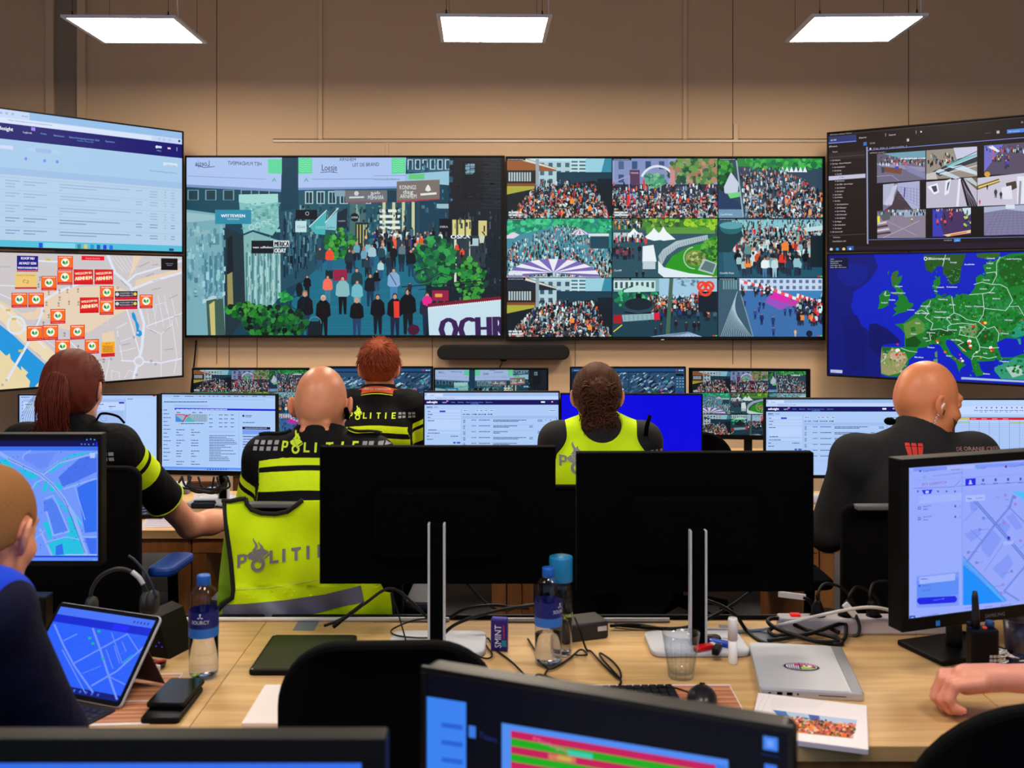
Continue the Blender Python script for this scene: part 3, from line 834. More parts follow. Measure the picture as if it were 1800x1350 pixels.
   c.rect(x0, y0, x0 + 100, y0 + 10, (6, 8, 10)); c.words(x0 + 6, y0 + 8, x0 + 90, 5, (130, 150, 160))
   c.rect(x1 - 26, y1 - 8, x1 - 14, y1 - 2, (230, 40, 40)); c.rect(x1 - 12, y1 - 8, x1 - 1, y1 - 2, (60, 220, 60))
   if k in (0, 3, 6, 1): c.words(x0 + 10, y1 - 24, x0 + 80, 9, (210, 222, 226)); c.words(x0 + 10, y1 - 10, x0 + 84, 9, (210, 222, 226))
 c.layer = L + 1500
 c.clip()


def logbook_wall(c):
 """browser page on the upper left wall display (only softly readable)"""
 c.fill((166, 200, 236))
 B = (-.62, .62)
 p = c.rect
 c.xf(0, 180, 5.294)
 def row(v0, v1, col, u0=0, u1=1):       # horizontal band in screen fractions
  c.loc([((u0 - .5) * c.W, (.5 - v0) * c.H), ((u1 - .5) * c.W, (.5 - v0) * c.H), ((u1 - .5) * c.W, (.5 - v1) * c.H), ((u0 - .5) * c.W, (.5 - v1) * c.H)], col)
 row(0, .055, (150, 190, 232)); row(0, .055, (196, 214, 246), 0, .27); row(.055, .10, (196, 214, 246)); row(.06, .095, (214, 228, 250), .03, .84)
 row(.10, .215, (18, 18, 110))
 row(.215, .42, (168, 204, 236)); row(.42, .47, (160, 192, 230)); row(.47, .945, (182, 208, 234)); row(.945, 1, (84, 190, 220))
 c.text('safesight', 122, 268, 34, (240, 244, 255), align='R', bold=.03)
 for t, x, y, x2 in (('Logboek', 212, 284, 298), ('Acties', 376, 296, 432), ('Bibliotheek', 498, 314, 598), ('Status Koningsdag Arnhem 2025', 642, 330, 925), ('Exporteren', 980, 368, 1068)):
  c.text(t, x, y, 17, (236, 240, 255) if t == 'Logboek' else (120, 170, 236), X2=x2)
 c.text('Arnhem / Nieuw GPL', 718, 360, 12, (110, 160, 230), X2=872)
 c.text('Safesight', 200, 130, 12, (40, 70, 120), X2=262); c.text('https://safesightsystem.com/app/#!/map', 74, 168, 13, (90, 110, 170), X2=484)
 for x, y in ((10, 96), (62, 102), (118, 108)): c.ring(x, y, 9, 3, (70, 90, 130), 10)
 c.rect(290, 230, 328, 266, (150, 130, 240)); c.disc(1460, 414, 14, (236, 240, 250)); c.rect(1452, 402, 1504, 428, (210, 226, 246)); c.rect(1560, 416, 1588, 436, (236, 220, 240)); c.rect(1560, 416, 1588, 423, (220, 60, 90))
 for k in range(3): c.disc(1646, 424 + k * 12, 4, (200, 214, 250))
 c.disc(1668, 360, 11, (60, 50, 90)); c.text('Online', 1458, 452, 12, (190, 206, 246), X2=1498)
 for k, x in enumerate((1482, 1526, 1580)): c.ring(x, 340 + k * 5, 9, 2, (90, 110, 150), 10)
 c.rect(0, 395, 120, 440, (206, 220, 250)); c.rect(260, 420, 570, 486, (176, 208, 240)); c.rect(330, 425, 480, 478, (160, 188, 232)); c.rect(1518, 556, 1650, 600, (210, 228, 246)); c.text('Zoek in tekst', 1546, 588, 12, (60, 110, 140), X2=1636)
 c.text('Bekende logboekmeldingen exporteren', 1394, 640, 11, (70, 120, 150), X2=1648)
 for x, y in ((240, 525), (415, 543), (532, 553)): c.disc(x, y, 15, (140, 140, 240), 17)
 so = (150, 184, 220)
 for k, (v, n) in enumerate(((.50, 3), (.59, 2), (.68, 3), (.77, 2), (.86, 2))):
  row(v - .012, v - .009, (160, 190, 222))
  for j in range(n):
   z = (.5 - v - .022 * (j + .4)) * c.H
   for u0, u1 in ((.07, .105), (.17, .21 + .02 * (j == 0)), (.245, .345 - .05 * j), (.40, .73 - .16 * j - .05 * (k % 2)), (.76, .79), (.83, .87), (.905, .915), (.94, .96)):
    if j and u0 > .5 and u0 < .8 and k % 2 == 0: continue
    q = (.5 - v - .022 * (j + .4)) * c.H
    col = (120, 200, 190) if u0 == .905 else ((120, 160, 200) if k > 2 else so)
    c.loc([((u0 - .5) * c.W, q), ((u1 - .5) * c.W, q), ((u1 - .5) * c.W, q - .006), ((u0 - .5) * c.W, q - .006)], col, False)
   c.layer += 1
 row(.955, .995, (130, 214, 236), .33, .47);
 for k, col in enumerate(((20, 80, 220), (60, 140, 150), (210, 200, 110), (40, 150, 200), (20, 90, 190), (40, 60, 220), (30, 110, 230))):
  u = .31 + k * .03 + (.14 if k else 0)
  row(.958, .992, col, u, u + .016)
 row(.97, .99, (40, 70, 110), .93, .955)


def sign_map(c):
 """city map with orange boards on the lower left wall display"""
 c.fill((204, 198, 200))
 c.xf(0, 430, 5.294)
 pe, wa, ro = (232, 208, 180), (30, 150, 222), (222, 228, 242)
 c.poly([(0, 520), (260, 700), (480, 690), (560, 780), (820, 820), (1090, 650), (1230, 590), (1290, 470), (1060, 380), (600, 400), (400, 440), (330, 620), (200, 640), (0, 540)], pe)
 c.poly([(0, 540), (120, 610), (300, 800), (500, 1000), (560, 1110), (420, 1080), (240, 920), (0, 700)], (236, 216, 178))
 c.poly([(1210, 300), (1330, 90), (1240, 100), (1230, 200), (1190, 330)], pe); c.poly([(1270, 330), (1690, 220), (1690, 270), (1400, 350), (1250, 400)], pe); c.poly([(950, 830), (1060, 800), (1080, 960), (960, 960)], pe)
 c.poly([(-60, 700), (120, 840), (300, 1010), (460, 1150), (520, 1300), (420, 1350), (240, 1350), (-60, 1010)], wa)
 c.poly([(-40, 1040), (70, 1030), (160, 1130), (280, 1270), (260, 1400), (-60, 1400)], (232, 214, 168)); c.poly([(0, 980), (60, 1040), (90, 1010), (100, 1060), (60, 1090), (0, 1050)], (232, 214, 168)); c.poly([(196, 1130), (262, 1190), (240, 1220), (200, 1190)], (232, 214, 168)); c.poly([(300, 1350), (370, 1270), (380, 1285), (340, 1350)], (232, 214, 168))
 for pts, w_ in (([(60, 1270), (260, 920), (390, 640), (400, 520), (560, 430), (780, 350), (1000, 310)], 24), ([(0, 560), (140, 690), (250, 800), (420, 960)], 14), ([(1000, 90), (1070, 260), (1210, 380), (1290, 560), (1340, 730), (1320, 960), (1290, 1080), (1240, 1250)], 26), ([(1240, 410), (1420, 340), (1690, 260)], 22), ([(1170, 360), (1260, 280), (1500, 210), (1690, 150)], 18), ([(1180, 600), (1240, 800), (1300, 1010)], 12), ([(1330, 1090), (1500, 1100), (1690, 1060)], 14), ([(1130, 1080), (1250, 1085)], 14), ([(340, 150), (520, 160), (640, 120)], 16), ([(0, 380), (340, 390)], 10), ([(0, 460), (160, 530)], 8), ([(1360, 760), (1690, 640)], 10), ([(1360, 770), (1500, 830), (1500, 1080)], 8), ([(1080, 780), (1180, 730)], 8), ([(1090, 800), (1140, 1070)], 8), ([(1500, 830), (1600, 740)], 6), ([(1600, 700), (1650, 1070)], 6), ([(1450, 650), (1450, 560), (1530, 540), (1560, 640)], 5), ([(1350, 560), (1430, 600)], 6), ([(640, 890), (760, 1010), (900, 1100)], 10), ([(330, 1010), (480, 1110), (620, 1010)], 6), ([(420, 880), (520, 960)], 6), ([(980, 1250), (1020, 1070)], 6), ([(1040, 1250), (1040, 1170), (1110, 1190), (1110, 1250)], 5), ([(1160, 1240), (1200, 1170), (1260, 1190)], 5), ([(1500, 1240), (1500, 1100)], 6), ([(1620, 1200), (1640, 1070)], 6), ([(1110, 1000), (1260, 960)], 6), ([(1120, 900), (1240, 860)], 6)):
  c.line(pts, w_, ro)
 for k in range(7): c.line([(620 + k * 60, 560 + 8 * (k % 3)), (650 + k * 60, 760)], 5, (216, 214, 220)); c.line([(430, 470 + k * 45), (1000, 450 + k * 50)], 4, (222, 210, 200))
 for k in range(5): c.line([(1030 + k * 40, 110), (1150 + k * 30, 260)], 4, ro); c.line([(1350 + k * 60, 470), (1390 + k * 66, 760)], 5, ro)
 c.ring(150, 750, 80, 20, ro, 20); c.ring(1292, 1086, 42, 14, ro, 20); c.disc(1292, 1086, 32, (206, 204, 208), n=14)
 c.poly([(1224, 640), (1240, 626), (1258, 650), (1274, 710), (1296, 750), (1292, 790), (1320, 810), (1322, 840), (1298, 858), (1266, 846), (1270, 800), (1256, 720), (1230, 680)], wa); c.disc(1282, 820, 10, (206, 214, 226))
 for t, x, y, x2, r in (('Arnhem Centraal', -40, 210, 150, 0), ('Velperweg', 1116, 330, 1190, -40), ('Steenstraat', 1420, 345, 1510, 14), ('Spijkerstraat', 1580, 505, 1680, 22), ('Thorbeckestraat', 1290, 215, 1390, 24), ('Eusebiusbuitensingel', 1270, 270, 1270, 0), ('Emmastraat', 1360, 300, 1470, 20), ('Te Wijkstraat', 1410, 430, 1510, 14), ('Damstraat', 1140, 940, 1220, 10), ('Gravenstraat', 1530, 985, 1626, 4), ('Turfstraat', 910, 1078, 996, 0), ('Rijnkade', 330, 1010, 400, -38), ('Jansplein', 330, 750, 380, 62), ('Dijkstraat', 1530, 810, 1600, 30), ('Singelstraat', 1386, 790, 1480, -30), ('Parkstr', 1620, 676, 1680, 12), ('Boekstraat', 1096, 860, 1130, -76), ('Arnhem', 1420, 195, 1480, 8)):
  if x2 > x: c.text(t, x, y, 13, (110, 108, 128), rot=r)
 for x, y in ((450, 140), (76, 610), (130, 692), (194, 988)): c.rect(x - 22, y - 10, x + 22, y + 10, (208, 190, 90))
 for x, y in ((662, 390), (1096, 402), (408, 618), (1246, 862), (1034, 1064), (1408, 1086), (1448, 1112), (1270, 1212), (60, 1262), (22, 1305)): c.ring(x, y, 9, 4, (70, 110, 170), 8)
 for x, y in ((358, 380), (454, 450), (553, 435), (626, 430), (725, 425), (555, 500), (432, 548), (642, 540), (730, 545), (453, 665), (545, 555), (404, 735), (600, 835), (727, 955), (964, 1078), (372, 315)):
  c.ring(x, y - 10, 7, 4, (60, 60, 70), 8); c.line([(x, y - 4), (x, y + 14)], 3, (60, 60, 70)); c.line([(x - 9, y + 16), (x + 9, y + 16)], 4, (40, 40, 50))
 def board(x0, y0, x1, y1):
  c.rect(x0, y0, x1, y1, (200, 30, 50)); c.rect(x0 + 5, y0 + 5, x1 - 5, y1 - 24, (250, 110, 24)); c.words(x0 + 12, y0 + 16, x1 - 12, 7, (255, 214, 190)); c.words(x0 + 14, y1 - 8, x1 - 12, 5, (240, 130, 130))
  x, y, r = (x0 + x1) / 2, (y0 + y1) / 2 - 4, (y1 - y0) * .29
  c.disc(x, y, r, (246, 244, 240), n=16)
  for s_, col in ((-1, (20, 140, 50)), (1, (60, 190, 50))):
   c.poly([(x + s_ * r * .05, y + r * .55), (x + s_ * r * .05, y - r * .1), (x + s_ * r * .5, y - r * .6), (x + s_ * r * .72, y + r * .1)], col)
 for b in ((536, 104, 678, 238), (532, 240, 674, 374), (384, 292, 526, 426), (106, 448, 254, 584), (262, 448, 408, 582), (468, 600, 608, 734), (248, 760, 396, 892), (398, 750, 540, 884), (652, 750, 788, 880), (512, 886, 650, 1018), (788, 884, 920, 1012), (930, 386, 1058, 514), (926, 518, 1056, 652), (1298, 466, 1420, 592), (516, 1022, 650, 1150)): board(*b)
 for x0, y0, x1, y1 in ((684, 230, 866, 372), (878, 230, 1052, 370), (742, 492, 918, 634)):
  c.rect(x0, y0, x1, y1, (206, 14, 24)); c.rect(x0 + 6, y0 + 6, x1 - 6, y1 - 20, (222, 24, 28)); c.text('WELKOM IN', x0 + 14, y0 + 52, 22, (250, 226, 200), X2=x1 - 16, rot=4, bold=.04); c.text('ARNHEM', x0 + 14, y0 + 104, 34, (252, 232, 190), X2=x1 - 12, rot=4, bold=.06)
 c.rect(156, 102, 354, 238, (20, 16, 130)); c.rect(156, 238, 354, 252, (206, 30, 60))
 for t, y, x, x2 in (('KOOP NU', 138, 194, 318), ('ALVAST EEN', 184, 176, 334), ('VERVOERSBEWIJS', 224, 162, 350)): c.text(t, x, y, 24 if y < 200 else 18, (226, 228, 246), X2=x2, bold=.05)
 c.rect(138, 264, 342, 412, (236, 200, 120)); c.rect(138, 396, 342, 412, (206, 40, 60)); c.text('PLAN JE TERUGREIS', 154, 292, 13, (150, 90, 40), X2=328); c.ring(226, 340, 12, 6, (190, 120, 40), 8, 90, 330); c.ring(252, 346, 12, 6, (190, 120, 40), 8, 270, 510)
 c.rect(758, 104, 970, 148, (240, 10, 40)); c.text('Actual Scenario', 796, 134, 16, (255, 190, 190), X2=930)
 c.rect(1498, 126, 1652, 238, (14, 8, 12)); c.text('schermen', 1540, 180, 11, (170, 170, 180), X2=1610); c.text('status', 1552, 196, 10, (170, 170, 180), X2=1600)
 for y in (434, 522):
  c.rect(1068, y, 1278, y + 54, (30, 30, 46)); c.rect(1068, y + 54, 1278, y + 78, (206, 26, 60)); c.text('WILDPLASSEN 170', 1112, y + 24, 13, (226, 226, 236), X2=1236); c.text('WILDPLASSEN 170', 1112, y + 46, 13, (226, 226, 236), X2=1236); c.disc(1090, y + 28, 18, (200, 214, 220)); c.disc(1256, y + 26, 17, (226, 200, 90))
 c.rect(940, 908, 1068, 1014, (250, 170, 40)); c.rect(940, 1014, 1068, 1040, (206, 30, 50)); c.text('LET OP', 982, 926, 10, (60, 30, 10), X2=1026)
 for k in range(5): c.words(956, 948 + k * 13, 1050, 5, (150, 90, 20))


def camera_client(c):
 """dark camera program with nine station pictures, upper right wall display"""
 c.fill((24, 12, 14))
 c.xf(1440, 190, 5)
 W2, H2 = c.W / 2, c.H / 2
 li = (200, 190, 200)
 def seg(a, b, w_, col): c.line([a, b], w_, col)
 c.text('XProtect Smart Client', 94, 240, 9, li, X2=286, rot=0); seg((300, 222), (1810, 80), 3, (80, 66, 76))
 c.poly([(80, 252), (326, 232), (326, 292), (80, 312)], (44, 52, 110)); c.poly([(80, 306), (326, 286), (326, 294), (80, 314)], (110, 140, 230)); c.text('LE NS', 100, 290, 14, (230, 230, 240), X2=150)
 for t, x, y, x2 in (('Exports', 350, 268, 414), ('Search', 612, 244, 672)): c.text(t, x, y, 14, (220, 214, 220), X2=x2)
 seg((584, 222), (584, 248), 3, li); seg((852, 198), (852, 224), 3, li); c.disc(896, 208, 9, (230, 230, 236), n=4)
 c.text('LE NS', 446, 316, 13, li, X2=490); c.rect(770, 270, 790, 292, (190, 190, 210)); c.rect(388, 300, 418, 328, (60, 110, 190))
 c.text('XProtect', 84, 346, 14, (220, 214, 220), X2=158); c.text('Views', 116, 392, 13, li, X2=160); c.rect(86, 400, 400, 436, (40, 30, 34)); seg((86, 436), (400, 410), 3, (90, 80, 90))
 seg((420, 345), (426, 1190), 12, (150, 160, 200)); seg((430, 372), (1810, 258), 5, (130, 150, 240)); c.text('Tip 06-1 Utrecht 1', 470, 362, 10, li, X2=770); c.disc(450, 358, 9, (210, 210, 220))
 c.poly([(1650, 190), (1810, 176), (1810, 210), (1650, 224)], (70, 130, 220)); c.text('Video overzicht', 1662, 212, 10, (236, 240, 250)); c.text('Export', 1456, 226, 11, (110, 100, 110), X2=1510); c.rect(1560, 200, 1584, 222, (180, 190, 210)); c.text('20', 1772, 132, 14, li)
 for k, (x, t) in enumerate(((100, 'Ziv Nieuws'), (100, 'Ziv Reg - Oost Nederland'), (118, 'Ziv Stadsdienst'), (118, 'Ziv Bereg'), (140, 'Ziv NS'), (0, ''), (140, 'Ziv Prorail'), (140, 'Ziv SRR - Spoorwegen'), (140, 'Ziv Stations'), (140, 'Ziv Sprint'), (122, 'Ziv Politie'), (122, 'Ziv Publiek'), (122, 'Ziv Rijn'), (140, 'Ziv Doetinchem'), (140, 'Ziv Nijmegen'), (140, 'Ziv Overleg'), (140, 'Ziv Videowall'), (140, 'Ziv Stadhuis'), (122, 'Ziv Regio'), (122, 'Ziv Gelderland'), (122, 'Ziv Smart'), (100, 'Ziv Smart wall'))):
  y = 466 + k * 30.2 - 6 * (k > 10)
  if t: c.text(t, x + 14, y, 11, (206, 196, 204), bold=.02); c.poly([(x, y - 10), (x + 7, y - 5), (x, y)], li)
 c.poly([(84, 600), (406, 576), (406, 612), (84, 636)], (190, 192, 216)); c.text('LE NS', 176, 614, 11, (60, 60, 80))
 seg((84, 1122), (404, 1106), 3, (90, 80, 90)); c.text('Camera', 122, 1142, 12, li, X2=184); c.text('MASTERING APP', 118, 1178, 11, li, X2=238)
 c.poly([(440, 372), (1810, 270), (1810, 1125), (440, 1150)], (14, 8, 10))
 c.text('NPT/NS Utrecht 1', 446, 402, 11, li, X2=585); seg((430, 1158), (1810, 1132), 5, (100, 120, 190)); c.text('PLAYBACK', 1096, 1168, 10, li, X2=1168); c.poly([(1184, 1148), (1240, 1144), (1244, 1172), (1184, 1178)], (60, 130, 220)); c.text('LIVE', 1198, 1168, 9, (220, 230, 250), X2=1228)
 vl, wl, gy = (74, 70, 120), (206, 204, 226), (110, 104, 130)
 def q(*a): c.poly(a[:-1], a[-1])
 q((508, 404), (934, 372), (934, 628), (508, 660), gy); q((508, 404), (934, 372), (934, 470), (508, 490), (96, 90, 110)); q((560, 400), (934, 374), (934, 440), (700, 440), (110, 160, 180)); q((700, 440), (934, 436), (934, 446), (700, 452), (214, 226, 240)); q((508, 485), (930, 520), (930, 560), (760, 540), (508, 500), (146, 142, 176)); q((740, 500), (934, 570), (934, 628), (780, 560), (130, 130, 170)); q((560, 520), (730, 530), (720, 580), (560, 560), (120, 70, 50)); q((545, 520), (575, 520), (570, 570), (550, 570), (60, 60, 80)); crowd(c, 530, 430, 920, 510, 90, 16, 30, CROWD + [(220, 80, 120)] * 4); c.line([(508, 600), (640, 590), (700, 640)], 4, (170, 166, 190)); c.rect(664, 514, 700, 534, (60, 70, 190))
 q((942, 372), (1388, 338), (1388, 600), (942, 630), (150, 140, 130)); crowd(c, 950, 400, 1180, 520, 40, 26, 46, CROWD + [(170, 130, 60)] * 5); q((1000, 560), (1300, 410), (1388, 350), (1388, 470), (1180, 540), (1060, 600), (40, 54, 70)); q((1100, 500), (1388, 390), (1388, 420), (1140, 520), (120, 190, 190)); q((1180, 350), (1388, 338), (1388, 400), (1210, 450), (200, 200, 226)); q((1060, 530), (1240, 610), (1200, 625), (1020, 560), (190, 206, 220)); q((1140, 520), (1388, 590), (1388, 560), (1250, 500), (200, 216, 230)); q((942, 580), (1020, 560), (1040, 625), (942, 630), (196, 190, 190))
 for k in range(4): c.line([(1000 + k * 20, 560 + k * 8), (1388, 380 + k * 42)], 5, (222, 230, 240) if k % 2 else (30, 40, 54))
 q((1450, 330), (1810, 300), (1810, 575), (1450, 590), (86, 76, 100)); q((1450, 330), (1620, 318), (1520, 470), (1450, 560), (110, 110, 200)); crowd(c, 1460, 340, 1800, 400, 70, 20, 34, CROWD + [(110, 110, 210)] * 6); crowd(c, 1520, 420, 1680, 480, 16, 34, 46, [(240, 80, 50), (150, 210, 140), (60, 50, 110)], True); crowd(c, 1640, 490, 1670, 540, 4, 60, 64, [(70, 60, 150)], True); c.disc(1478, 582, 26, (220, 160, 50), 24, 10); q((1480, 340), (1530, 335), (1590, 380), (1570, 388), (226, 230, 240))
 q((562, 672), (884, 640), (884, 890), (562, 905), (120, 118, 150)); q((562, 672), (660, 662), (655, 860), (562, 850), (176, 180, 206)); q((570, 840), (640, 850), (660, 760), (690, 680), (680, 668), (640, 700), (600, 860), (196, 196, 220)); q((690, 660), (884, 642), (884, 880), (820, 890), (690, 720), (170, 172, 210)); q((690, 720), (820, 890), (562, 905), (640, 850), (70, 54, 66))
 for k in range(6): c.line([(720 + k * 28, 740 + k * 24), (720 + k * 28, 690 + k * 2)], 3, (110, 110, 150)); c.line([(690, 690 + k * 20), (884, 720 + k * 28)], 2, (110, 110, 150))
 q((750, 700), (760, 700), (752, 790), (742, 780), (60, 70, 160))
 q((942, 650), (1388, 610), (1388, 860), (942, 880), (190, 186, 206)); q((1240, 620), (1270, 616), (1388, 840), (1388, 862), (1300, 862), (34, 28, 36)); q((1270, 616), (1388, 608), (1388, 720), (110, 100, 70)); q((1270, 616), (1340, 610), (1388, 660), (1388, 690), (190, 196, 206)); q((1226, 620), (1246, 620), (1226, 864), (1204, 866), (226, 228, 240)); q((950, 690), (1040, 660), (1056, 740), (1010, 760), (236, 238, 246)); q((985, 690), (1030, 680), (1040, 730), (1010, 740), (60, 70, 90)); q((1110, 640), (1160, 620), (1140, 750), (1100, 770), (226, 230, 240)); q((1130, 660), (1150, 640), (1130, 720), (1120, 730), (60, 60, 80))
 for k in range(4): c.line([(1262 + k * 8, 640 + k * 20), (1330 + k * 22, 862)], 4, (150, 140, 160))
 q((1392, 615), (1810, 570), (1810, 845), (1392, 862), (200, 196, 214)); q((1392, 680), (1580, 620), (1590, 650), (1392, 720), (120, 96, 50)); q((1400, 690), (1590, 630), (1590, 640), (1400, 704), (226, 210, 110)); q((1640, 660), (1730, 640), (1740, 700), (1660, 740), (76, 60, 50)); q((1600, 700), (1690, 680), (1700, 800), (1620, 800), (226, 224, 236)); q((1740, 600), (1810, 600), (1810, 840), (1740, 845), (226, 228, 240)); q((1760, 640), (1780, 640), (1770, 845), (1750, 845), (150, 150, 170)); walker(c, 1552, 790, 84, (60, 70, 50), (30, 24, 40)); walker(c, 1598, 800, 70, (40, 40, 60), (30, 24, 40)); walker(c, 1478, 720, 50, (40, 40, 60), (30, 24, 40)); walker(c, 1412, 850, 46, (206, 60, 60), (180, 40, 60))
 q((512, 905), (936, 890), (936, 1140), (512, 1145), (136, 126, 146)); q((512, 905), (640, 898), (620, 980), (560, 990), (90, 90, 100)); q((640, 900), (936, 892), (936, 940), (760, 960), (150, 170, 190)); crowd(c, 540, 900, 930, 950, 40, 24, 34)
 for k in range(4): q((512, 1010 + k * 30), (590 + k * 12, 994 + k * 30), (596 + k * 12, 1010 + k * 30), (512, 1026 + k * 30), (206, 200, 206) if k % 2 == 0 else (80, 50, 50))
 q((512, 950), (532, 950), (536, 1005), (512, 1005), (226, 226, 60)); c.line([(590, 990), (860, 1120)], 4, (176, 166, 180)); c.line([(560, 1140), (760, 1050), (880, 990)], 4, (190, 180, 190)); walker(c, 816, 1002, 40, (230, 220, 80), (90, 90, 60))
 q((998, 890), (1334, 872), (1334, 1110), (998, 1130), (70, 46, 96)); q((998, 890), (1100, 884), (1060, 1000), (1100, 1130), (998, 1130), (60, 60, 180)); crowd(c, 1010, 895, 1330, 915, 60, 18, 24, CROWD + [(226, 214, 220)] * 4); crowd(c, 1010, 940, 1170, 1040, 10, 30, 60, [(150, 220, 120), (230, 70, 60), (40, 30, 60)], True); q((1260, 880), (1334, 876), (1334, 930), (1290, 960), (200, 220, 230)); crowd(c, 1270, 930, 1330, 1070, 14, 40, 50, [(170, 210, 90), (60, 60, 140)], True); q((1090, 1115), (1334, 1070), (1334, 1096), (1130, 1130), (226, 200, 160)); q((1150, 1112), (1300, 1084), (1300, 1096), (1160, 1124), (230, 120, 70))
 q((1450, 870), (1810, 850), (1810, 1112), (1450, 1118), (126, 124, 160)); q((1450, 870), (1810, 850), (1810, 910), (1640, 890), (1450, 920), (170, 180, 206)); q((1640, 850), (1720, 850), (1720, 885), (1640, 885), (214, 226, 236))
 for k in range(9): c.line([(1450 + k * 50, 1118), (1560 + k * 30, 900)], 2.4, (90, 86, 124)); c.line([(1450, 930 + k * 24), (1810, 915 + k * 24)], 2.4, (100, 96, 134))
 c.poly([(70, 1226), (1810, 1170), (1810, 1230), (70, 1290)], (34, 20, 42))
 for x, y, col in ((108, 1242, (190, 200, 214)), (162, 1241, (40, 150, 220)), (218, 1240, (226, 200, 120))): c.disc(x, y, 14, col, n=10)
 c.rect(246, 1214, 304, 1262, (40, 90, 170)); c.disc(274, 1238, 13, (180, 220, 250), n=4)


def lightning_map(c):
 """satellite map of Europe with lightning strikes, lower right wall display"""
 c.fill((6, 30, 190))
 c.xf(1440, 430, 5)
 c.poly([(80, 90), (480, 90), (520, 200), (430, 330), (300, 420), (280, 560), (360, 700), (440, 760), (560, 840), (540, 1180), (80, 1170)], (6, 20, 120))
 c.poly([(440, 700), (500, 690), (600, 740), (690, 820), (720, 860), (560, 880), (540, 1000), (430, 900)], (5, 16, 100))
 c.poly([(180, 160), (420, 180), (430, 280), (360, 360), (240, 370), (160, 280)], (7, 26, 140)); c.poly([(200, 640), (330, 620), (420, 800), (400, 1100), (240, 1130)], (6, 16, 110))
 g, g2, dry, dk, tl = (18, 120, 40), (30, 140, 60), (150, 150, 96), (10, 76, 22), (30, 150, 120)
 P_ = c.poly
 P_([(655, 240), (690, 226), (700, 250), (676, 290), (730, 270), (720, 320), (690, 360), (735, 400), (745, 440), (770, 460), (790, 510), (826, 515), (826, 540), (790, 570), (760, 590), (700, 605), (640, 632), (680, 590), (650, 560), (690, 540), (660, 520), (700, 480), (690, 440), (650, 440), (680, 400), (640, 360), (630, 290)], g)
 P_([(640, 250), (690, 240), (680, 330), (640, 350)], (60, 100, 40))
 P_([(565, 410), (600, 398), (630, 430), (615, 470), (610, 530), (560, 560), (515, 566), (530, 500), (525, 450)], g); P_([(600, 240), (616, 232), (606, 270)], g)
 P_([(920, 90), (1290, 80), (1250, 200), (1235, 330), (1170, 355), (1140, 340), (1130, 290), (1090, 260), (1085, 190), (1040, 190), (990, 250), (935, 220)], (40, 84, 30)); P_([(1110, 230), (1240, 200), (1235, 330), (1160, 350)], (20, 80, 20))
 P_([(1380, 80), (1590, 70), (1580, 110), (1480, 130), (1390, 110)], (50, 96, 34)); P_([(1004, 320), (1060, 275), (1066, 340), (1030, 400), (1040, 440), (1016, 430)], g)
 P_([(1375, 290), (1420, 260), (1470, 290), (1440, 180), (1500, 160), (1600, 110), (1680, 80), (1820, 70), (1820, 1010), (1560, 1010), (1560, 960), (1590, 900), (1640, 830), (1660, 800), (1720, 820), (1790, 800), (1810, 760), (1820, 700), (1810, 500), (1500, 460), (1320, 440), (1360, 390), (1380, 340)], g)
 P_([(880, 560), (910, 510), (960, 480), (1020, 470), (1030, 440), (1060, 440), (1090, 470), (1150, 440), (1180, 470), (1260, 430), (1320, 440), (1450, 430), (1600, 450), (1820, 480), (1820, 790), (1660, 800), (1590, 880), (1570, 930), (1560, 990), (1540, 1020), (1400, 1030), (1420, 1100), (1460, 1140), (1380, 1160), (1350, 1090), (1330, 1010), (1250, 940), (1180, 850), (1120, 830), (1110, 870), (1160, 960), (1230, 1020), (1290, 1060), (1250, 1080), (1230, 1120), (1200, 1030), (1110, 960), (1060, 880), (990, 870), (940, 900), (870, 910), (850, 960), (790, 1010), (780, 1060), (750, 1090), (700, 1160), (610, 1160), (545, 1140), (540, 1020), (550, 900), (650, 900), (750, 900), (750, 780), (720, 740), (665, 700), (740, 690), (790, 650), (830, 620), (850, 590)], g)
 P_([(550, 900), (640, 905), (760, 960), (780, 1010), (740, 1080), (700, 1130), (610, 1150), (545, 1130), (540, 1020)], dry); P_([(550, 895), (640, 905), (600, 960), (560, 1000)], (16, 100, 40)); P_([(620, 960), (700, 930), (760, 990), (720, 1040), (640, 1010)], (190, 170, 140)); P_([(560, 1000), (640, 1010), (640, 1060), (550, 1060)], (120, 150, 80))
 P_([(740, 700), (860, 640), (930, 700), (920, 770), (840, 800), (770, 830), (750, 770)], (90, 140, 60)); P_([(760, 830), (840, 800), (900, 860), (860, 900), (760, 900)], dk); P_([(800, 730), (840, 720), (850, 760), (810, 770)], (30, 110, 40))
 P_([(960, 740), (1110, 740), (1200, 760), (1150, 800), (1060, 800), (980, 850), (940, 800)], dk); P_([(1120, 640), (1190, 610), (1230, 660), (1170, 690)], (16, 110, 40)); P_([(1240, 720), (1380, 690), (1400, 760), (1340, 820), (1250, 790)], (110, 150, 90)); P_([(1385, 760), (1450, 720), (1530, 770), (1530, 840), (1440, 880), (1390, 830)], (10, 86, 24)); P_([(1210, 860), (1300, 850), (1340, 930), (1270, 930)], (12, 80, 24))
 P_([(1640, 840), (1690, 760), (1820, 640), (1820, 790), (1720, 820), (1670, 800)], tl); P_([(1540, 1080), (1640, 1040), (1720, 990), (1820, 1000), (1820, 1190), (1600, 1180), (1540, 1110)], (50, 150, 120)); P_([(1640, 1080), (1760, 1060), (1800, 1140), (1700, 1170)], (170, 200, 190)); P_([(1580, 130), (1820, 90), (1820, 350), (1680, 370), (1580, 260)], (20, 90, 20)); P_([(1520, 500), (1700, 470), (1700, 580), (1540, 570)], (26, 130, 60))
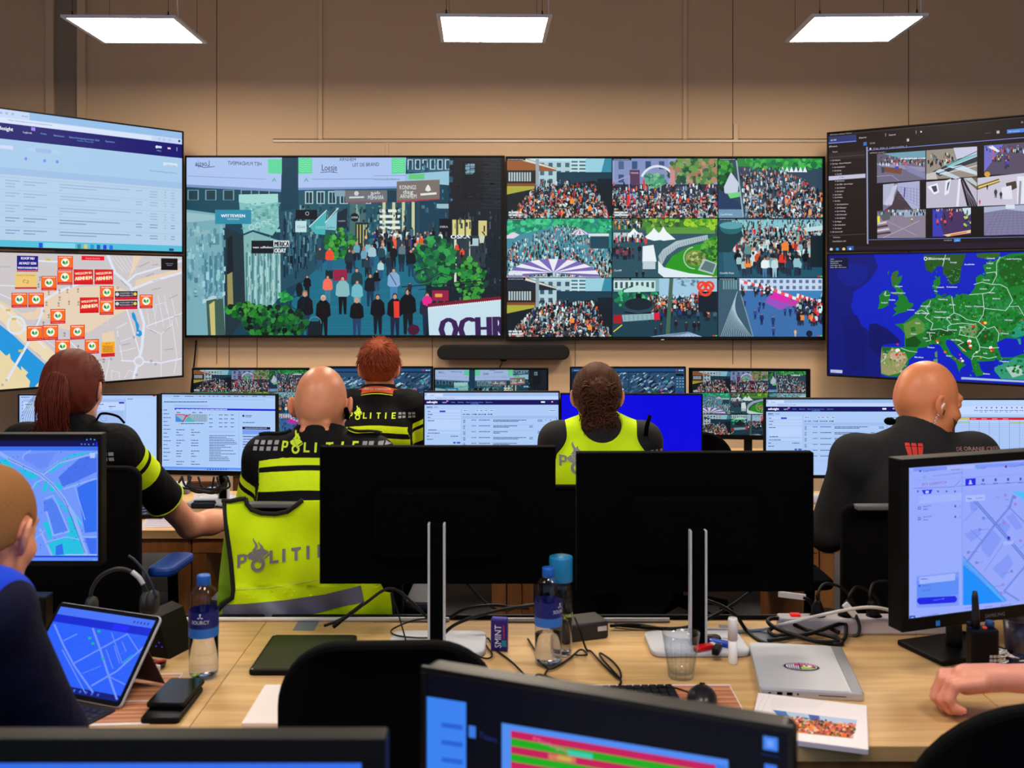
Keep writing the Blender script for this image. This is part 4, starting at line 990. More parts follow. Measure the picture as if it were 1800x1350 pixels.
 P_([(1015, 950), (1036, 935), (1040, 990), (1020, 990)], (90, 140, 80)); P_([(1004, 1010), (1040, 1000), (1040, 1060), (1010, 1050)], (100, 150, 80)); P_([(1600, 990), (1560, 860), (1640, 820), (1730, 830), (1810, 800), (1820, 950), (1700, 990)], (6, 26, 190)); P_([(1740, 830), (1800, 820), (1820, 860), (1760, 880)], (40, 150, 140)); P_([(1470, 1030), (1540, 1020), (1540, 1100), (1480, 1140), (1430, 1090), (1420, 1040)], (6, 24, 180)); P_([(1770, 810), (1830, 830), (1830, 960), (1780, 960)], (6, 26, 190))
 L = c.layer
 for k in range(900):            # mottled vegetation and terrain on the land
  x, y = ru(920, 1815), ru(100, 1150)
  if (1040 < x < 1440 and y < 440) or (1560 < x and 800 < y < 1000) or (y > 880 and x < 1060): continue
  if 1110 < x < 1250 and 830 < y or (1400 < x < 1560 and y > 1000) or (x < 1000 and y > 200 and y < 500) or (x < 1330 and y > 940): continue
  c.disc(x, y, ru(4, 16), jit(random.choice([(14, 96, 30), (24, 130, 50), (16, 84, 26), (44, 150, 70)]), 10), n=6)
  c.layer = L + k % 3
 c.layer = L + 4
 for k in range(70): c.disc(ru(560, 760), ru(925, 1120), ru(4, 12), jit(random.choice([(150, 140, 96), (190, 176, 150), (90, 140, 70), (170, 150, 120)]), 14), n=6); c.layer = L + 4 + k % 3
 c.layer = L + 8
 bo = (190, 226, 214)
 for p in ([(980, 490), (970, 520), (940, 560), (960, 600), (930, 640), (1000, 690), (980, 750)], [(860, 590), (900, 575), (940, 600), (960, 610)], [(1165, 455), (1175, 520), (1185, 600), (1240, 620), (1300, 660), (1400, 680)], [(1185, 600), (1120, 650), (1160, 700), (1260, 690), (1360, 700)], [(980, 750), (1060, 740), (1130, 760), (1130, 720), (1160, 700)], [(940, 850), (980, 840), (970, 780)], [(1435, 430), (1450, 560), (1440, 620), (1400, 680), (1480, 740), (1540, 720), (1580, 780), (1570, 850)], [(1360, 350), (1430, 330), (1520, 350), (1560, 270), (1550, 240), (1470, 250)], [(1520, 350), (1590, 350), (1650, 380), (1700, 490), (1670, 540), (1640, 580), (1450, 560)], [(1320, 440), (1440, 430), (1500, 420), (1540, 370)], [(1380, 820), (1330, 810), (1230, 790), (1250, 720)], [(1380, 820), (1410, 890), (1410, 930), (1360, 960), (1340, 1010)], [(1410, 900), (1500, 910), (1580, 905)], [(1560, 270), (1560, 160), (1590, 110)], [(1670, 545), (1750, 540), (1810, 640)], [(1350, 985), (1400, 980), (1490, 1000), (1560, 985)], [(720, 910), (790, 935), (860, 945)], [(570, 440), (585, 410), (580, 450), (620, 445)], [(560, 960), (590, 960), (580, 1000), (545, 1030)], [(1110, 90), (1085, 190)], [(1200, 830), (1270, 860), (1220, 880), (1290, 940)], [(1380, 820), (1460, 720)], [(1010, 405), (1040, 412)]):
  c.line(p, 5, bo)
 for k in range(60):
  x, y = ru(900, 1800), ru(500, 760)
  p = [(x, y)]
  for j in range(4): p.append((p[-1][0] + ru(-26, 26), p[-1][1] + ru(-26, 26)))
  c.line(p, 2, (90, 180, 130))
 for k in range(16):
  x, y = ru(1120, 1230), ru(200, 330); c.line([(x, y), (x + ru(-30, 30), y + ru(-30, 30))], 2, (130, 190, 150))
 for x, y, r, col in ((1436, 690, 16, (220, 40, 20)), (1460, 688, 15, (240, 210, 60)), (1352, 718, 12, (220, 30, 20)), (1036, 845, 14, (220, 40, 20)), (1042, 862, 9, (240, 240, 220)), (1320, 850, 20, (240, 240, 240)), (1318, 866, 14, (226, 60, 30)), (1330, 890, 14, (240, 230, 220)), (1332, 906, 12, (226, 50, 30)), (1508, 905, 16, (236, 236, 236)), (1520, 925, 17, (226, 30, 20)), (1512, 935, 8, (240, 160, 60)), (690, 930, 22, (240, 236, 236)), (680, 968, 13, (226, 50, 20)), (738, 966, 10, (226, 80, 30)), (700, 945, 9, (230, 90, 60)), (1270, 925, 11, (240, 140, 60)), (1106, 944, 12, (236, 100, 40)), (1384, 945, 11, (240, 220, 190)), (1420, 995, 9, (236, 110, 60)), (1236, 968, 8, (230, 20, 120)), (690, 876, 10, (230, 10, 90)), (1260, 1022, 14, (236, 226, 160)), (1232, 1015, 9, (226, 60, 30)), (1586, 755, 9, (220, 50, 30)), (1460, 806, 9, (200, 50, 20)), (1780, 665, 8, (220, 90, 60)), (1248, 1000, 8, (236, 230, 230)), (712, 1034, 9, (226, 120, 90)), (1196, 1004, 8, (226, 60, 40)), (1380, 755, 6, (200, 40, 30)), (1342, 770, 6, (200, 50, 40))): c.disc(x, y, r, col, r * .85)
 for k in range(26): c.disc(ru(930, 1420), ru(490, 860), 4, (220, 220, 60), n=5)
 tx = (214, 226, 240)
 for t, x, y, x2 in (('Glasgow', 664, 372, 732), ('United Kingdom', 632, 430, 756), ('Dublin', 612, 492, 668), ('Ireland', 546, 516, 600), ('London', 776, 578, 836), ('Nederland', 892, 546, 974), ('Belgie / Belgique', 842, 608, 970), ('Deutschland', 1016, 596, 1116), ('Frankfurt am Main', 1012, 644, 1154), ('Hamburg', 1046, 486, 1128), ('Berlin', 1144, 534, 1196), ('Danmark', 1026, 380, 1098), ('Kobenhavn', 1120, 378, 1212), ('Polska', 1282, 548, 1336), ('Warszawa', 1360, 548, 1448), ('Ceska', 1180, 662, 1226), ('Osterreich', 1124, 754, 1210), ('Schweiz', 944, 778, 1020), ('France', 806, 790, 856), ('Lyon', 914, 826, 950), ('Paris', 846, 696, 886), ('Italia', 1116, 982, 1166), ('Barcelona', 838, 994, 916), ('Sverige', 1150, 162, 1210), ('Stockholm', 1276, 180, 1364), ('Helsinki', 1476, 128, 1544), ('Tallinn', 1468, 170, 1530), ('Eesti', 1470, 212, 1508), ('Latvija', 1446, 316, 1500), ('Lietuva', 1412, 394, 1474), ('Vilnius', 1484, 428, 1544), ('Belarus', 1524, 480, 1590), ('Sankt Peterburg', 1646, 132, 1776), ('Ukraine', 1630, 668, 1700), ('Chisinau', 1592, 786, 1664), ('Sofia', 1440, 960, 1480), ('Monaco', 952, 908, 1014), ('Istanbul', 1592, 1030, 1664), ('Athina', 1440, 1140, 1500), ('Hrvatska', 1160, 842, 1246), ('Budapest', 1232, 730, 1290)):
  c.text(t, x, y, 13, tx, X2=x2, bold=.03)
 c.ring(936, 124, 13, 6, (230, 240, 250), 10); c.text('Blitzortung.org', 958, 134, 22, (220, 234, 240), X2=1150, bold=.02)
 c.rect(94, 120, 256, 212, (8, 12, 50))
 for k in range(5): c.text(('strikes', 'delay (avg) 6.4s', 'detectors', 'max after 20 s', 'last 30 minutes')[k], 98, 132 + k * 18, 9, (210, 220, 240), X2=(130, 200, 170, 200, 240)[k])
 c.rect(100, 1098, 204, 1130, (186, 200, 230)); c.text('500 km', 106, 1122, 10, (40, 60, 120), X2=150)
 c.poly([(1250, 1164), (1810, 1196), (1810, 1212), (1250, 1184)], (170, 190, 226)); c.text('Gegevens Detectors & Website | Leaflet', 1262, 1182, 9, (40, 60, 90), rot=-2.6)


def aerial(c, x0, y0, x1, y1):
 """city seen from a mast camera"""
 c.rect(x0, y0, x1, y1, (40, 78, 112))
 w_, h_ = x1 - x0, y1 - y0
 c.clip(x0, y0, x1, y1)
 X = lambda u, v: (x0 + u * w_, y0 + v * h_)
 L = c.layer
 for k in range(420):            # roofs, small far away, large near
  v = R() ** .8
  u, s_ = R(), (.025 + .075 * v) * ru(.5, 1.3)
  col = jit(random.choice([(64, 104, 140), (112, 160, 190), (24, 50, 84), (176, 206, 222), (40, 70, 104), (84, 110, 140), (20, 34, 60)]), 14)
  c.poly([X(u, v), X(u + s_ * 1.6, v - s_ * 1.1), X(u + s_ * 2.2, v - s_ * .6), X(u + s_ * .6, v + s_ * .6)], col)
  c.poly([X(u, v), X(u + s_ * .6, v + s_ * .6), X(u + s_ * .6, v + s_ * 1.1), X(u, v + s_ * .5)], tuple(q * .5 for q in col))
  c.layer = L + k // 4
 c.poly([X(.2, 1.05), X(.62, .38), X(.80, .34), X(.62, 1.05)], (34, 52, 96))
 for k in range(90):
  t, o = R(), ru(-.05, .05)
  if k % 3: c.disc(x0 + (.10 + .50 * t + o) * w_, y0 + (1 - .68 * t) * h_, .035 * w_ * (1.1 - .6 * t), jit((30, 110, 70), 18), n=6)
  else: c.disc(x0 + (.66 + .26 * t + o) * w_, y0 + (1.02 - .55 * t) * h_, .03 * w_ * (1.1 - .6 * t), jit((18, 70, 56), 14), n=6)
  c.layer = L + 110 + k // 4
 for k in range(26): t = R(); c.rect(*X(.34 + .36 * t + ru(-.05, .1), .98 - .58 * t), *X(.355 + .36 * t + ru(.0, .1), 1.0 - .58 * t), (214, 224, 240), False)
 c.layer += 1
 c.disc(*X(.70, .36), .03 * w_, (170, 90, 130)); c.disc(*X(.82, .18), .03 * w_, (40, 170, 150))
 c.clip()


def logbook(c, dx=0, dy=0):
 """log page in a browser window (coordinates of the middle desk monitor, shifted)"""
 c.fill((172, 202, 246))
 c.xf(720 + dx, 590 + dy, 4.2857)
 c.rect(112, 428, 1132, 455, (160, 190, 236)); c.rect(130, 436, 250, 458, (206, 222, 250)); c.text('Safesight', 150, 452, 7, (40, 60, 110))
 c.rect(112, 456, 1132, 482, (190, 212, 250)); c.text('safesightsystem.com/app', 198, 474, 8, (90, 110, 150), X2=340); c.rect(112, 483, 1132, 521, (18, 18, 92))
 c.text('safesight', 128, 508, 17, (240, 244, 255), X2=210, bold=.05)
 for t, x, x2 in (('Logboek', 246, 280), ('Acties', 312, 342), ('Bibliotheek', 364, 406), ('Status Koningsdag Arnhem', 426, 552), ('Exporteren', 574, 622)): c.text(t, x, 506, 9, (236, 240, 255) if x < 300 else (110, 150, 240), X2=x2)
 c.rect(276, 488, 292, 498, (190, 120, 240)); c.rect(990, 494, 1020, 506, (230, 236, 250)); c.rect(1068, 494, 1080, 503, (236, 190, 210)); c.words(460, 516, 522, 4, (90, 130, 230))
 ln, tx = (140, 172, 226), (80, 100, 150)
 c.words(128, 541, 172, 6, (40, 50, 90)); c.words(184, 541, 214, 5, (110, 130, 180)); c.line([(128, 549), (174, 549)], 2, (60, 70, 190))
 for x0, y0, x1, y1 in ((132, 556, 384, 582), (132, 586, 384, 604), (132, 606, 384, 626), (132, 630, 384, 714), (132, 726, 384, 742)): c.rect(x0, y0, x1, y1, (184, 210, 250)); c.line([(x0, y1), (x1, y1)], 1.5, ln)
 c.rect(226, 564, 270, 577, (60, 70, 210)); c.words(136, 574, 156, 6, tx); c.words(136, 597, 172, 6, tx); c.words(136, 619, 160, 6, tx); c.words(136, 644, 186, 6, tx); c.words(140, 713, 204, 6, tx); c.words(136, 737, 226, 6, tx)
 for k in range(3): c.text('I', 168 + k * 24, 764, 9, tx)
 c.words(130, 761, 150, 6, tx); c.words(310, 761, 366, 6, tx); c.words(130, 784, 176, 6, tx); c.rect(328, 800, 348, 813, (60, 90, 190)); c.rect(356, 800, 382, 813, (60, 90, 190)); c.line([(394, 548), (394, 830)], 2, ln)
 for x, x2 in ((400, 440), (496, 524), (526, 554), (560, 590), (602, 636), (1046, 1106)): c.rect(x, 556, x2, 574, (196, 218, 252)); c.words(x + 6, 567, x2 - 4, 5, tx)
 for x, x2 in ((402, 418), (426, 456), (468, 504), (516, 574), (588, 622)): c.words(x, 596, x2, 6, tx)
 for x in (500, 571, 618): c.disc(x, 593, 5, (40, 44, 90))
 c.rect(400, 604, 1110, 626, (158, 190, 240))
 for k in range(6):
  y = 638 + k * 44
  for x, x2, n in ((404, 420, 3), (466, 502, 1), (522, 606, 1), (630, 880 - (k % 3) * 70, 2), (902, 930, 2) if k % 2 else (964, 1002, 2), (1022, 1030, 1), (1056, 1068, 1)):
   for j in range(n): c.words(x, y + j * 10, x2 - 60 * j * (x == 630), 5, (50, 66, 120) if x in (522, 630) else tx)
  c.line([(400, y + 32), (1110, y + 32)], 1.2, ln)
 c.line([(1108, 614), (1108, 680)], 3, (70, 90, 140))


def dossier(c):
 """case page in a browser with a small map, second monitor of the left desk"""
 c.fill((172, 204, 248))
 c.xf(0, 590, 4.2857)
 c.rect(1200, 440, 2100, 470, (162, 192, 236)); c.rect(1200, 470, 2100, 488, (180, 206, 246)); c.rect(1290, 473, 2000, 486, (150, 184, 232)); c.words(1236, 502, 1560, 6, (50, 60, 100)); c.words(1230, 460, 2000, 5, (60, 80, 130), dens=.5)
 c.rect(1310, 520, 1570, 538, (160, 190, 236)); c.rect(1316, 544, 2080, 568, (30, 40, 220)); c.words(1326, 560, 1710, 7, (200, 210, 255)); c.words(1330, 582, 1540, 6, (60, 80, 130), dens=.7)
 for k in range(14): c.disc(1218, 560 + k * 29, 5, (70, 90, 150) if k % 3 else (160, 40, 90)); c.words(1232, 563 + k * 29, 1262 + 12 * (k % 3), 6, (80, 100, 160))
 c.rect(1322, 590, 1562, 650, (150, 176, 200)); c.poly([(1322, 600), (1390, 650), (1322, 650)], (60, 140, 220)); c.poly([(1390, 650), (1420, 606), (1470, 650)], (80, 180, 180)); c.line([(1376, 650), (1408, 598)], 8, (190, 30, 90)); c.line([(1322, 596), (1380, 594), (1408, 608), (1432, 592)], 6, (220, 40, 70));
 for k in range(5): c.line([(1470 + k * 18, 592), (1460 + k * 20, 648)], 2, (110, 120, 170))
 c.disc(1350, 662, 7, (210, 190, 90)); c.words(1362, 666, 1540, 6, (60, 80, 130))
 for x in (1328, 1440):
  for k in range(15):
   if (k * 7 + x) % 4: c.words(x, 692 + k * 20, x + ru(20, 70), 6, (70, 92, 150))
 for k in range(4):
  for x in (1576, 1650, 1690, 1738): c.words(x, 600 + k * 30, x + 26, 6, (70, 92, 150), dens=.8)
 c.line([(1574, 724), (1770, 724)], 2, (120, 150, 210))
 for k in range(16): c.words(1576, 756 + k * 12.5, 1600, 5, (50, 70, 130)); c.words(1594, 756 + k * 12.5, ru(1650, 1790), 5, (60, 82, 140))
 c.line([(1800, 580), (1800, 980)], 2, (140, 170, 220)); c.disc(1834, 604, 9, (50, 60, 110)); c.words(1850, 604, 1900, 5, (70, 92, 150)); c.words(1850, 614, 1894, 5, (70, 92, 150)); c.words(1830, 658, 1920, 6, (70, 92, 150))
 c.rect(1826, 686, 2036, 708, (16, 20, 60)); c.words(1846, 700, 2010, 6, (160, 176, 230)); c.rect(1826, 708, 2036, 746, (120, 160, 236))
 for k in range(13):
  c.rect(1826, 752 + k * 20, 2036, 768 + k * 20, (160, 192, 244) if k % 3 else (140, 176, 240)); c.words(1832, 763 + k * 20, ru(1900, 2030), 5, (60, 82, 140))
 c.rect(1200, 985, 2100, 1020, (96, 150, 246))
 for k in range(8): c.disc(1564 + k * 20, 1007, 6, jit(random.choice([(30, 40, 150), (150, 40, 120), (40, 90, 200)]), 10))


def document_editor(c):
 c.fill((172, 200, 248))
 c.xf(0, 590, 4.2857)
 c.rect(140, 446, 1190, 470, (176, 202, 250)); c.rect(1150, 444, 1172, 458, (210, 40, 70)); c.words(160, 466, 222, 5, (60, 80, 130)); c.rect(176, 480, 944, 500, (160, 188, 240)); c.rect(176, 500, 944, 562, (190, 214, 252))
 for k in range(10): c.disc(170, 500 + k * 25, 4, (70, 90, 150))
 for k in range(8): c.words(190 + k * 90, 522 + 14 * (k % 2), 240 + k * 90, 6, (80, 100, 160)); c.ring(206 + k * 90, 545, 9, 2, (100, 120, 180), 8)
 c.rect(896, 500, 936, 512, (40, 50, 190)); c.rect(250, 568, 930, 900, (160, 190, 238)); c.rect(944, 470, 1180, 990, (180, 208, 252)); c.line([(944, 470), (944, 990)], 2, (110, 140, 200)); c.words(960, 480, 1000, 5, (80, 100, 150))
 c.ring(782, 620, 24, 3, (110, 140, 200), 12, 0, 300); c.ring(790, 610, 14, 2, (110, 140, 200), 10); c.ring(280, 640, 24, 2, (110, 140, 200), 12)


def spreadsheet(c):
 c.fill((176, 204, 250))
 c.xf(1380, 600, 4.2857)
 c.rect(870, 445, 1900, 490, (184, 210, 252)); c.rect(870, 490, 1900, 550, (196, 218, 254))
 for k in range(12): c.disc(1442 + k * 38, 500, 6, (70, 90, 150), n=6); c.words(1424 + k * 38, 524, 1454 + k * 38, 5, (90, 110, 170)); c.words(1428 + k * 38, 534, 1450 + k * 38, 4, (90, 110, 170), dens=.6)
 c.rect(870, 570, 1900, 577, (120, 160, 170)); c.rect(870, 574, 1390, 590, (200, 190, 90)); c.rect(1390, 576, 1900, 592, (214, 20, 40)); c.rect(870, 606, 1390, 614, (160, 190, 140)); c.rect(1692, 608, 1900, 618, (170, 200, 110))
 for k in range(4): c.words(1400 + k * 80, 587, 1440 + k * 80, 4, (250, 200, 210))
 for k in range(24): c.line([(870, 620 + k * 10), (1900, 620 + k * 10)], 1.5, (130, 154, 210))
 for k in range(8): c.line([(1386 + k * 76, 594), (1386 + k * 76, 860)], 2, (90, 112, 180))
 for k in range(6): c.line([(890 + k * 76, 594), (890 + k * 76, 860)], 2, (90, 112, 180))
 for k in range(20): c.words(880, 628 + k * 10, 900, 5, (90, 110, 170))


def desk_map(c):
 """blue street map on the near left monitor"""
 c.fill((96, 136, 250))
 c.xf(0, 750, 4.2857)
 c.rect(-900, 60, 800, 112, (4, 6, 26)); c.rect(-900, 108, 800, 150, (6, 10, 90)); c.rect(-900, 150, 800, 180, (60, 110, 236))
 for x, y in ((654, 98), (684, 94), (712, 98), (614, 132), (640, 132), (668, 134), (704, 132)): c.disc(x, y, 6, (90, 130, 236))
 c.rect(722, 118, 734, 146, (20, 30, 230))
 c.rect(-900, 180, 728, 972, (112, 150, 250))
 te, ro, dk = (36, 190, 226), (142, 176, 250), (70, 112, 236)
 P_ = c.poly
 P_([(0, 240), (60, 250), (100, 300), (290, 350), (270, 400), (210, 390), (120, 310), (0, 300)], te); P_([(360, 330), (470, 240), (580, 200), (728, 184), (728, 200), (600, 230), (480, 280), (380, 350)], te); P_([(340, 390), (366, 420), (340, 510), (320, 470)], te); P_([(376, 420), (412, 460), (410, 490), (370, 486)], te); P_([(410, 410), (470, 440), (466, 480), (430, 460)], te); P_([(420, 520), (450, 560), (520, 640), (500, 650), (440, 580)], te); P_([(500, 670), (540, 680), (640, 970), (380, 970), (360, 880), (500, 820), (520, 760)], te); P_([(320, 720), (370, 710), (400, 830), (370, 860)], te); P_([(560, 650), (610, 700), (610, 750), (590, 750)], te); P_([(260, 420), (300, 400), (290, 440), (250, 460)], te)
 P_([(330, 560), (390, 540), (430, 590), (510, 780), (410, 810), (360, 640), (330, 640)], (80, 126, 240)); P_([(510, 310), (560, 290), (590, 400), (550, 410)], (44, 90, 220)); P_([(440, 380), (620, 220), (728, 230), (728, 340), (560, 420), (470, 450)], dk); P_([(580, 460), (728, 380), (728, 790), (640, 800)], (50, 110, 240)); P_([(420, 900), (470, 880), (480, 960), (420, 970)], (50, 110, 240)); P_([(180, 210), (420, 190), (360, 300), (300, 320), (180, 240)], (104, 138, 244)); P_([(640, 840), (728, 840), (728, 960), (680, 960)], (60, 110, 240))
 for p, w_ in (([(0, 200), (80, 250), (300, 360), (390, 430), (480, 540), (560, 680), (650, 960)], 26), ([(320, 360), (440, 270), (728, 192)], 22), ([(240, 470), (270, 420), (340, 390)], 10), ([(300, 770), (390, 970)], 16), ([(480, 470), (600, 430), (728, 390)], 12), ([(340, 540), (400, 520), (430, 580), (520, 790), (400, 820), (350, 640)], 10), ([(170, 240), (180, 210), (230, 180)], 8), ([(560, 440), (640, 700)], 6), ([(340, 870), (500, 830), (600, 850)], 8), ([(620, 830), (728, 830)], 10), ([(500, 560), (620, 740)], 6), ([(60, 300), (0, 330)], 8), ([(200, 900), (340, 780)], 6)): c.line(p, w_, ro)
 c.line([(60, 240), (300, 356), (400, 440), (490, 560), (640, 950)], 4, (60, 90, 170)); c.line([(320, 352), (450, 262), (728, 184)], 4, (70, 110, 190))
 for k in range(70): c.disc(ru(0, 720), ru(190, 960), 4, (50, 80, 190), n=6)
 c.rect(678, 196, 716, 236, (170, 196, 252)); c.rect(-900, 972, 800, 985, (30, 60, 210)); c.rect(-900, 984, 800, 1040, (90, 140, 250)); c.words(490, 968, 730, 7, (180, 200, 250)); c.rect(700, 1000, 730, 1018, (120, 160, 250))


def dispatch(c):
 """radio dispatch page with a street map, near right monitor"""
 c.fill((150, 170, 252))
 c.xf(1380, 600, 4.2857)
 c.poly([(966, 955), (1810, 910), (1810, 935), (966, 985)], (166, 180, 250)); c.poly([(966, 955), (1220, 942), (1220, 968), (966, 982)], (120, 146, 246)); c.poly([(1430, 930), (1810, 910), (1810, 935), (1430, 956)], (126, 150, 246)); c.text('Navigation Planned', 1040, 985, 11, (40, 60, 140), X2=1140, rot=2); c.text('Voice Dispatch', 1250, 974, 11, (40, 60, 140), X2=1322, rot=2); c.text('WhatsApp', 1466, 962, 11, (40, 60, 140), X2=1514, rot=2); c.text('LRS Dangerous (ATP)', 1686, 950, 11, (40, 60, 140), rot=2); c.disc(1018, 978, 8, (40, 60, 190)); c.disc(1452, 958, 8, (60, 180, 200)); c.rect(1656, 936, 1672, 952, (120, 40, 140))
 c.text('nl.motorolasolutions.com/dispatch/map', 1110, 1020, 12, (90, 110, 190), X2=1334, rot=2); c.ring(1050, 1022, 7, 2, (90, 110, 190), 8)
 c.line([(966, 1050), (1810, 1000)], 2, (120, 140, 230)); c.line([(966, 1108), (1270, 1096), (1290, 1080), (1320, 1045)], 3, (80, 90, 190)); c.line([(1290, 1092), (1810, 1060)], 3, (90, 100, 200))
 c.text('PTT DISPATCH', 1030, 1092, 20, (150, 60, 150), X2=1216, rot=2); c.rect(1358, 1036, 1436, 1084, (36, 40, 226)); c.disc(1396, 1054, 9, (190, 200, 252)); c.poly([(1380, 1078), (1412, 1076), (1404, 1062), (1388, 1062)], (190, 200, 252))
 for k, x in enumerate((1492, 1586, 1680, 1774)): c.rect(x - 8, 1036 - k * 3, x + 8, 1056 - k * 3, (60, 80, 190)); c.words(x - 18, 1076 - k * 3, x + 18, 6, (80, 100, 200))
 c.poly([(1028, 1120), (1112, 1116), (1096, 1148), (1046, 1152)], (36, 40, 230)); c.rect(1058, 1126, 1082, 1144, (190, 200, 252))
 for x in (1000, 1152, 1216, 1280): c.disc(x, 1130, 8, (60, 80, 190), n=6)
 c.rect(1008, 1170, 1340, 1196, (160, 180, 252)); c.text('A - Z', 1014, 1194, 10, (80, 100, 190), X2=1042)
 for y, t in ((1250, 'Algemeen'), (1330, 'Stewards')): c.ring(1012, y + 6, 10, 5, (90, 60, 180), 10); c.text(t, 1036, y, 13, (50, 70, 150), X2=1102, rot=2); c.words(1040, y + 18, 1076, 6, (100, 120, 210)); c.disc(1282, y - 8, 6, (40, 50, 130), 10); c.line([(1318, y - 18), (1318, y + 2)], 3, (90, 110, 200))
 c.clip(1340, 1120, 2600, 1980)
 c.rect(1340, 1120, 2600, 1980, (148, 166, 250))
 c.xf(1380, 850, 4.2857)
 P_ = c.poly
 P_([(1330, 590), (1480, 720), (1660, 890), (1330, 920)], (24, 140, 250)); P_([(1335, 560), (1400, 610), (1560, 760), (1680, 880), (1640, 890), (1480, 730), (1330, 600)], (80, 170, 252)); P_([(1700, 60), (1810, 60), (1810, 130), (1740, 80)], (80, 190, 250))
 for q in ([(1390, 140), (1430, 130), (1450, 200), (1400, 210)], [(1480, 440), (1560, 340), (1630, 420), (1540, 560), (1480, 500)], [(1560, 640), (1680, 530), (1720, 600), (1640, 720)], [(1660, 250), (1720, 220), (1790, 330), (1740, 350)], [(1350, 380), (1440, 340), (1480, 380), (1400, 440)], [(1640, 260), (1600, 320), (1660, 380), (1700, 320)]): P_(q, (130, 152, 246))
 rd = (80, 110, 210)
 for p, w_ in (([(1430, 130), (1580, 300), (1700, 440), (1810, 570)], 22), ([(1720, 90), (1690, 180), (1580, 310), (1480, 440), (1370, 590)], 14), ([(1690, 180), (1810, 300)], 8), ([(1810, 620), (1650, 810), (1760, 880)], 12), ([(1340, 550), (1560, 770), (1660, 880)], 10), ([(1640, 460), (1500, 660)], 4), ([(1400, 350), (1480, 430)], 5), ([(1350, 280), (1450, 180)], 4), ([(1340, 590), (1510, 760)], 8), ([(1770, 490), (1820, 440)], 4)): c.line(p, w_, rd); c.line(p, w_ * .5, (120, 150, 236))
 for x, y, t in ((1494, 262, 'Conservatorium'), (1466, 348, 'Huize den Nol'), (1648, 296, 'La Papillon'), (1380, 518, 'Nieuwe Markt'), (1442, 596, 'Rijn hotel'), (1706, 660, 'Tuinen Velper'), (1640, 760, 'Openbare Bibl'), (1734, 156, 'Restaurant'), (1772, 430, 'ROTA'), (1626, 825, 'Akkie'), (1658, 88, 'Muziek'), (1730, 104, 'Bazaar')):
  c.ring(x, y, 8, 4, (60, 70, 160) if (x + y) % 3 else (170, 60, 160), 10); c.text(t, x + 12 if x < 1640 else x - 70, y + (4 if x < 1640 else 20), 9, (90, 100, 180))
 c.disc(1684, 408, 12, (50, 40, 200)); c.line([(1684, 415), (1684, 440)], 5, (40, 40, 160)); c.rect(1646, 436, 1720, 456, (160, 180, 252))
 c.rect(1358, 92, 1504, 126, (170, 186, 254)); c.text('Map', 1370, 120, 13, (40, 50, 110), X2=1404, bold=.03); c.text('Satellite', 1436, 116, 12, (90, 110, 180), X2=1492)
 c.clip()
 c.line([(1334, -120), (1334, 920)], 4, (120, 140, 236))
 c.rect(990, 700, 1310, 930, (120, 150, 246)); c.rect(994, 740, 1304, 836, (90, 140, 246)); c.rect(1010, 706, 1280, 728, (160, 180, 252)); c.words(1018, 722, 1074, 6, (90, 110, 200)); c.disc(1012, 770, 9, (90, 60, 190)); c.text('Algemeen', 1030, 776, 12, (60, 90, 190), X2=1094); c.text('TERMINALS', 1026, 814, 11, (60, 90, 200), X2=1098)
 c.poly([(1010, 860), (1280, 846), (1296, 866), (1290, 886), (1276, 896), (1014, 912), (992, 892), (994, 870)], (28, 40, 226)); c.text('Hold to talk', 1116, 884, 11, (120, 140, 250), X2=1200, rot=2)
 c.poly([(940, 940), (1810, 890), (1810, 912), (940, 1000)], (150, 170, 252)); c.text('Terminal Select', 1358, 944, 10, (60, 80, 170), X2=1440, rot=2); c.text('GPS Select', 1500, 936, 10, (60, 80, 170), X2=1562, rot=2); c.text('Talent Warning', 1622, 924, 10, (60, 80, 170), X2=1702, rot=2)
 c.poly([(936, 996), (1250, 978), (1250, 1024), (936, 1050)], (150, 172, 252)); c.text('Typ hier om te zoeken', 1018, 1010, 12, (60, 80, 170), X2=1154, rot=3); c.poly([(1250, 978), (2200, 900), (2200, 950), (1250, 1028)], (14, 40, 170)); c.poly([(936, 996), (980, 994), (980, 1044), (936, 1048)], (20, 60, 180)); c.rect(948, 1006, 970, 1028, (150, 190, 250))
 for k, col in enumerate(((170, 180, 240), (120, 210, 200), (230, 150, 120), (90, 190, 210))): c.rect(1256 + k * 46, 980 - k * 3, 1278 + k * 46, 1002 - k * 3, col)


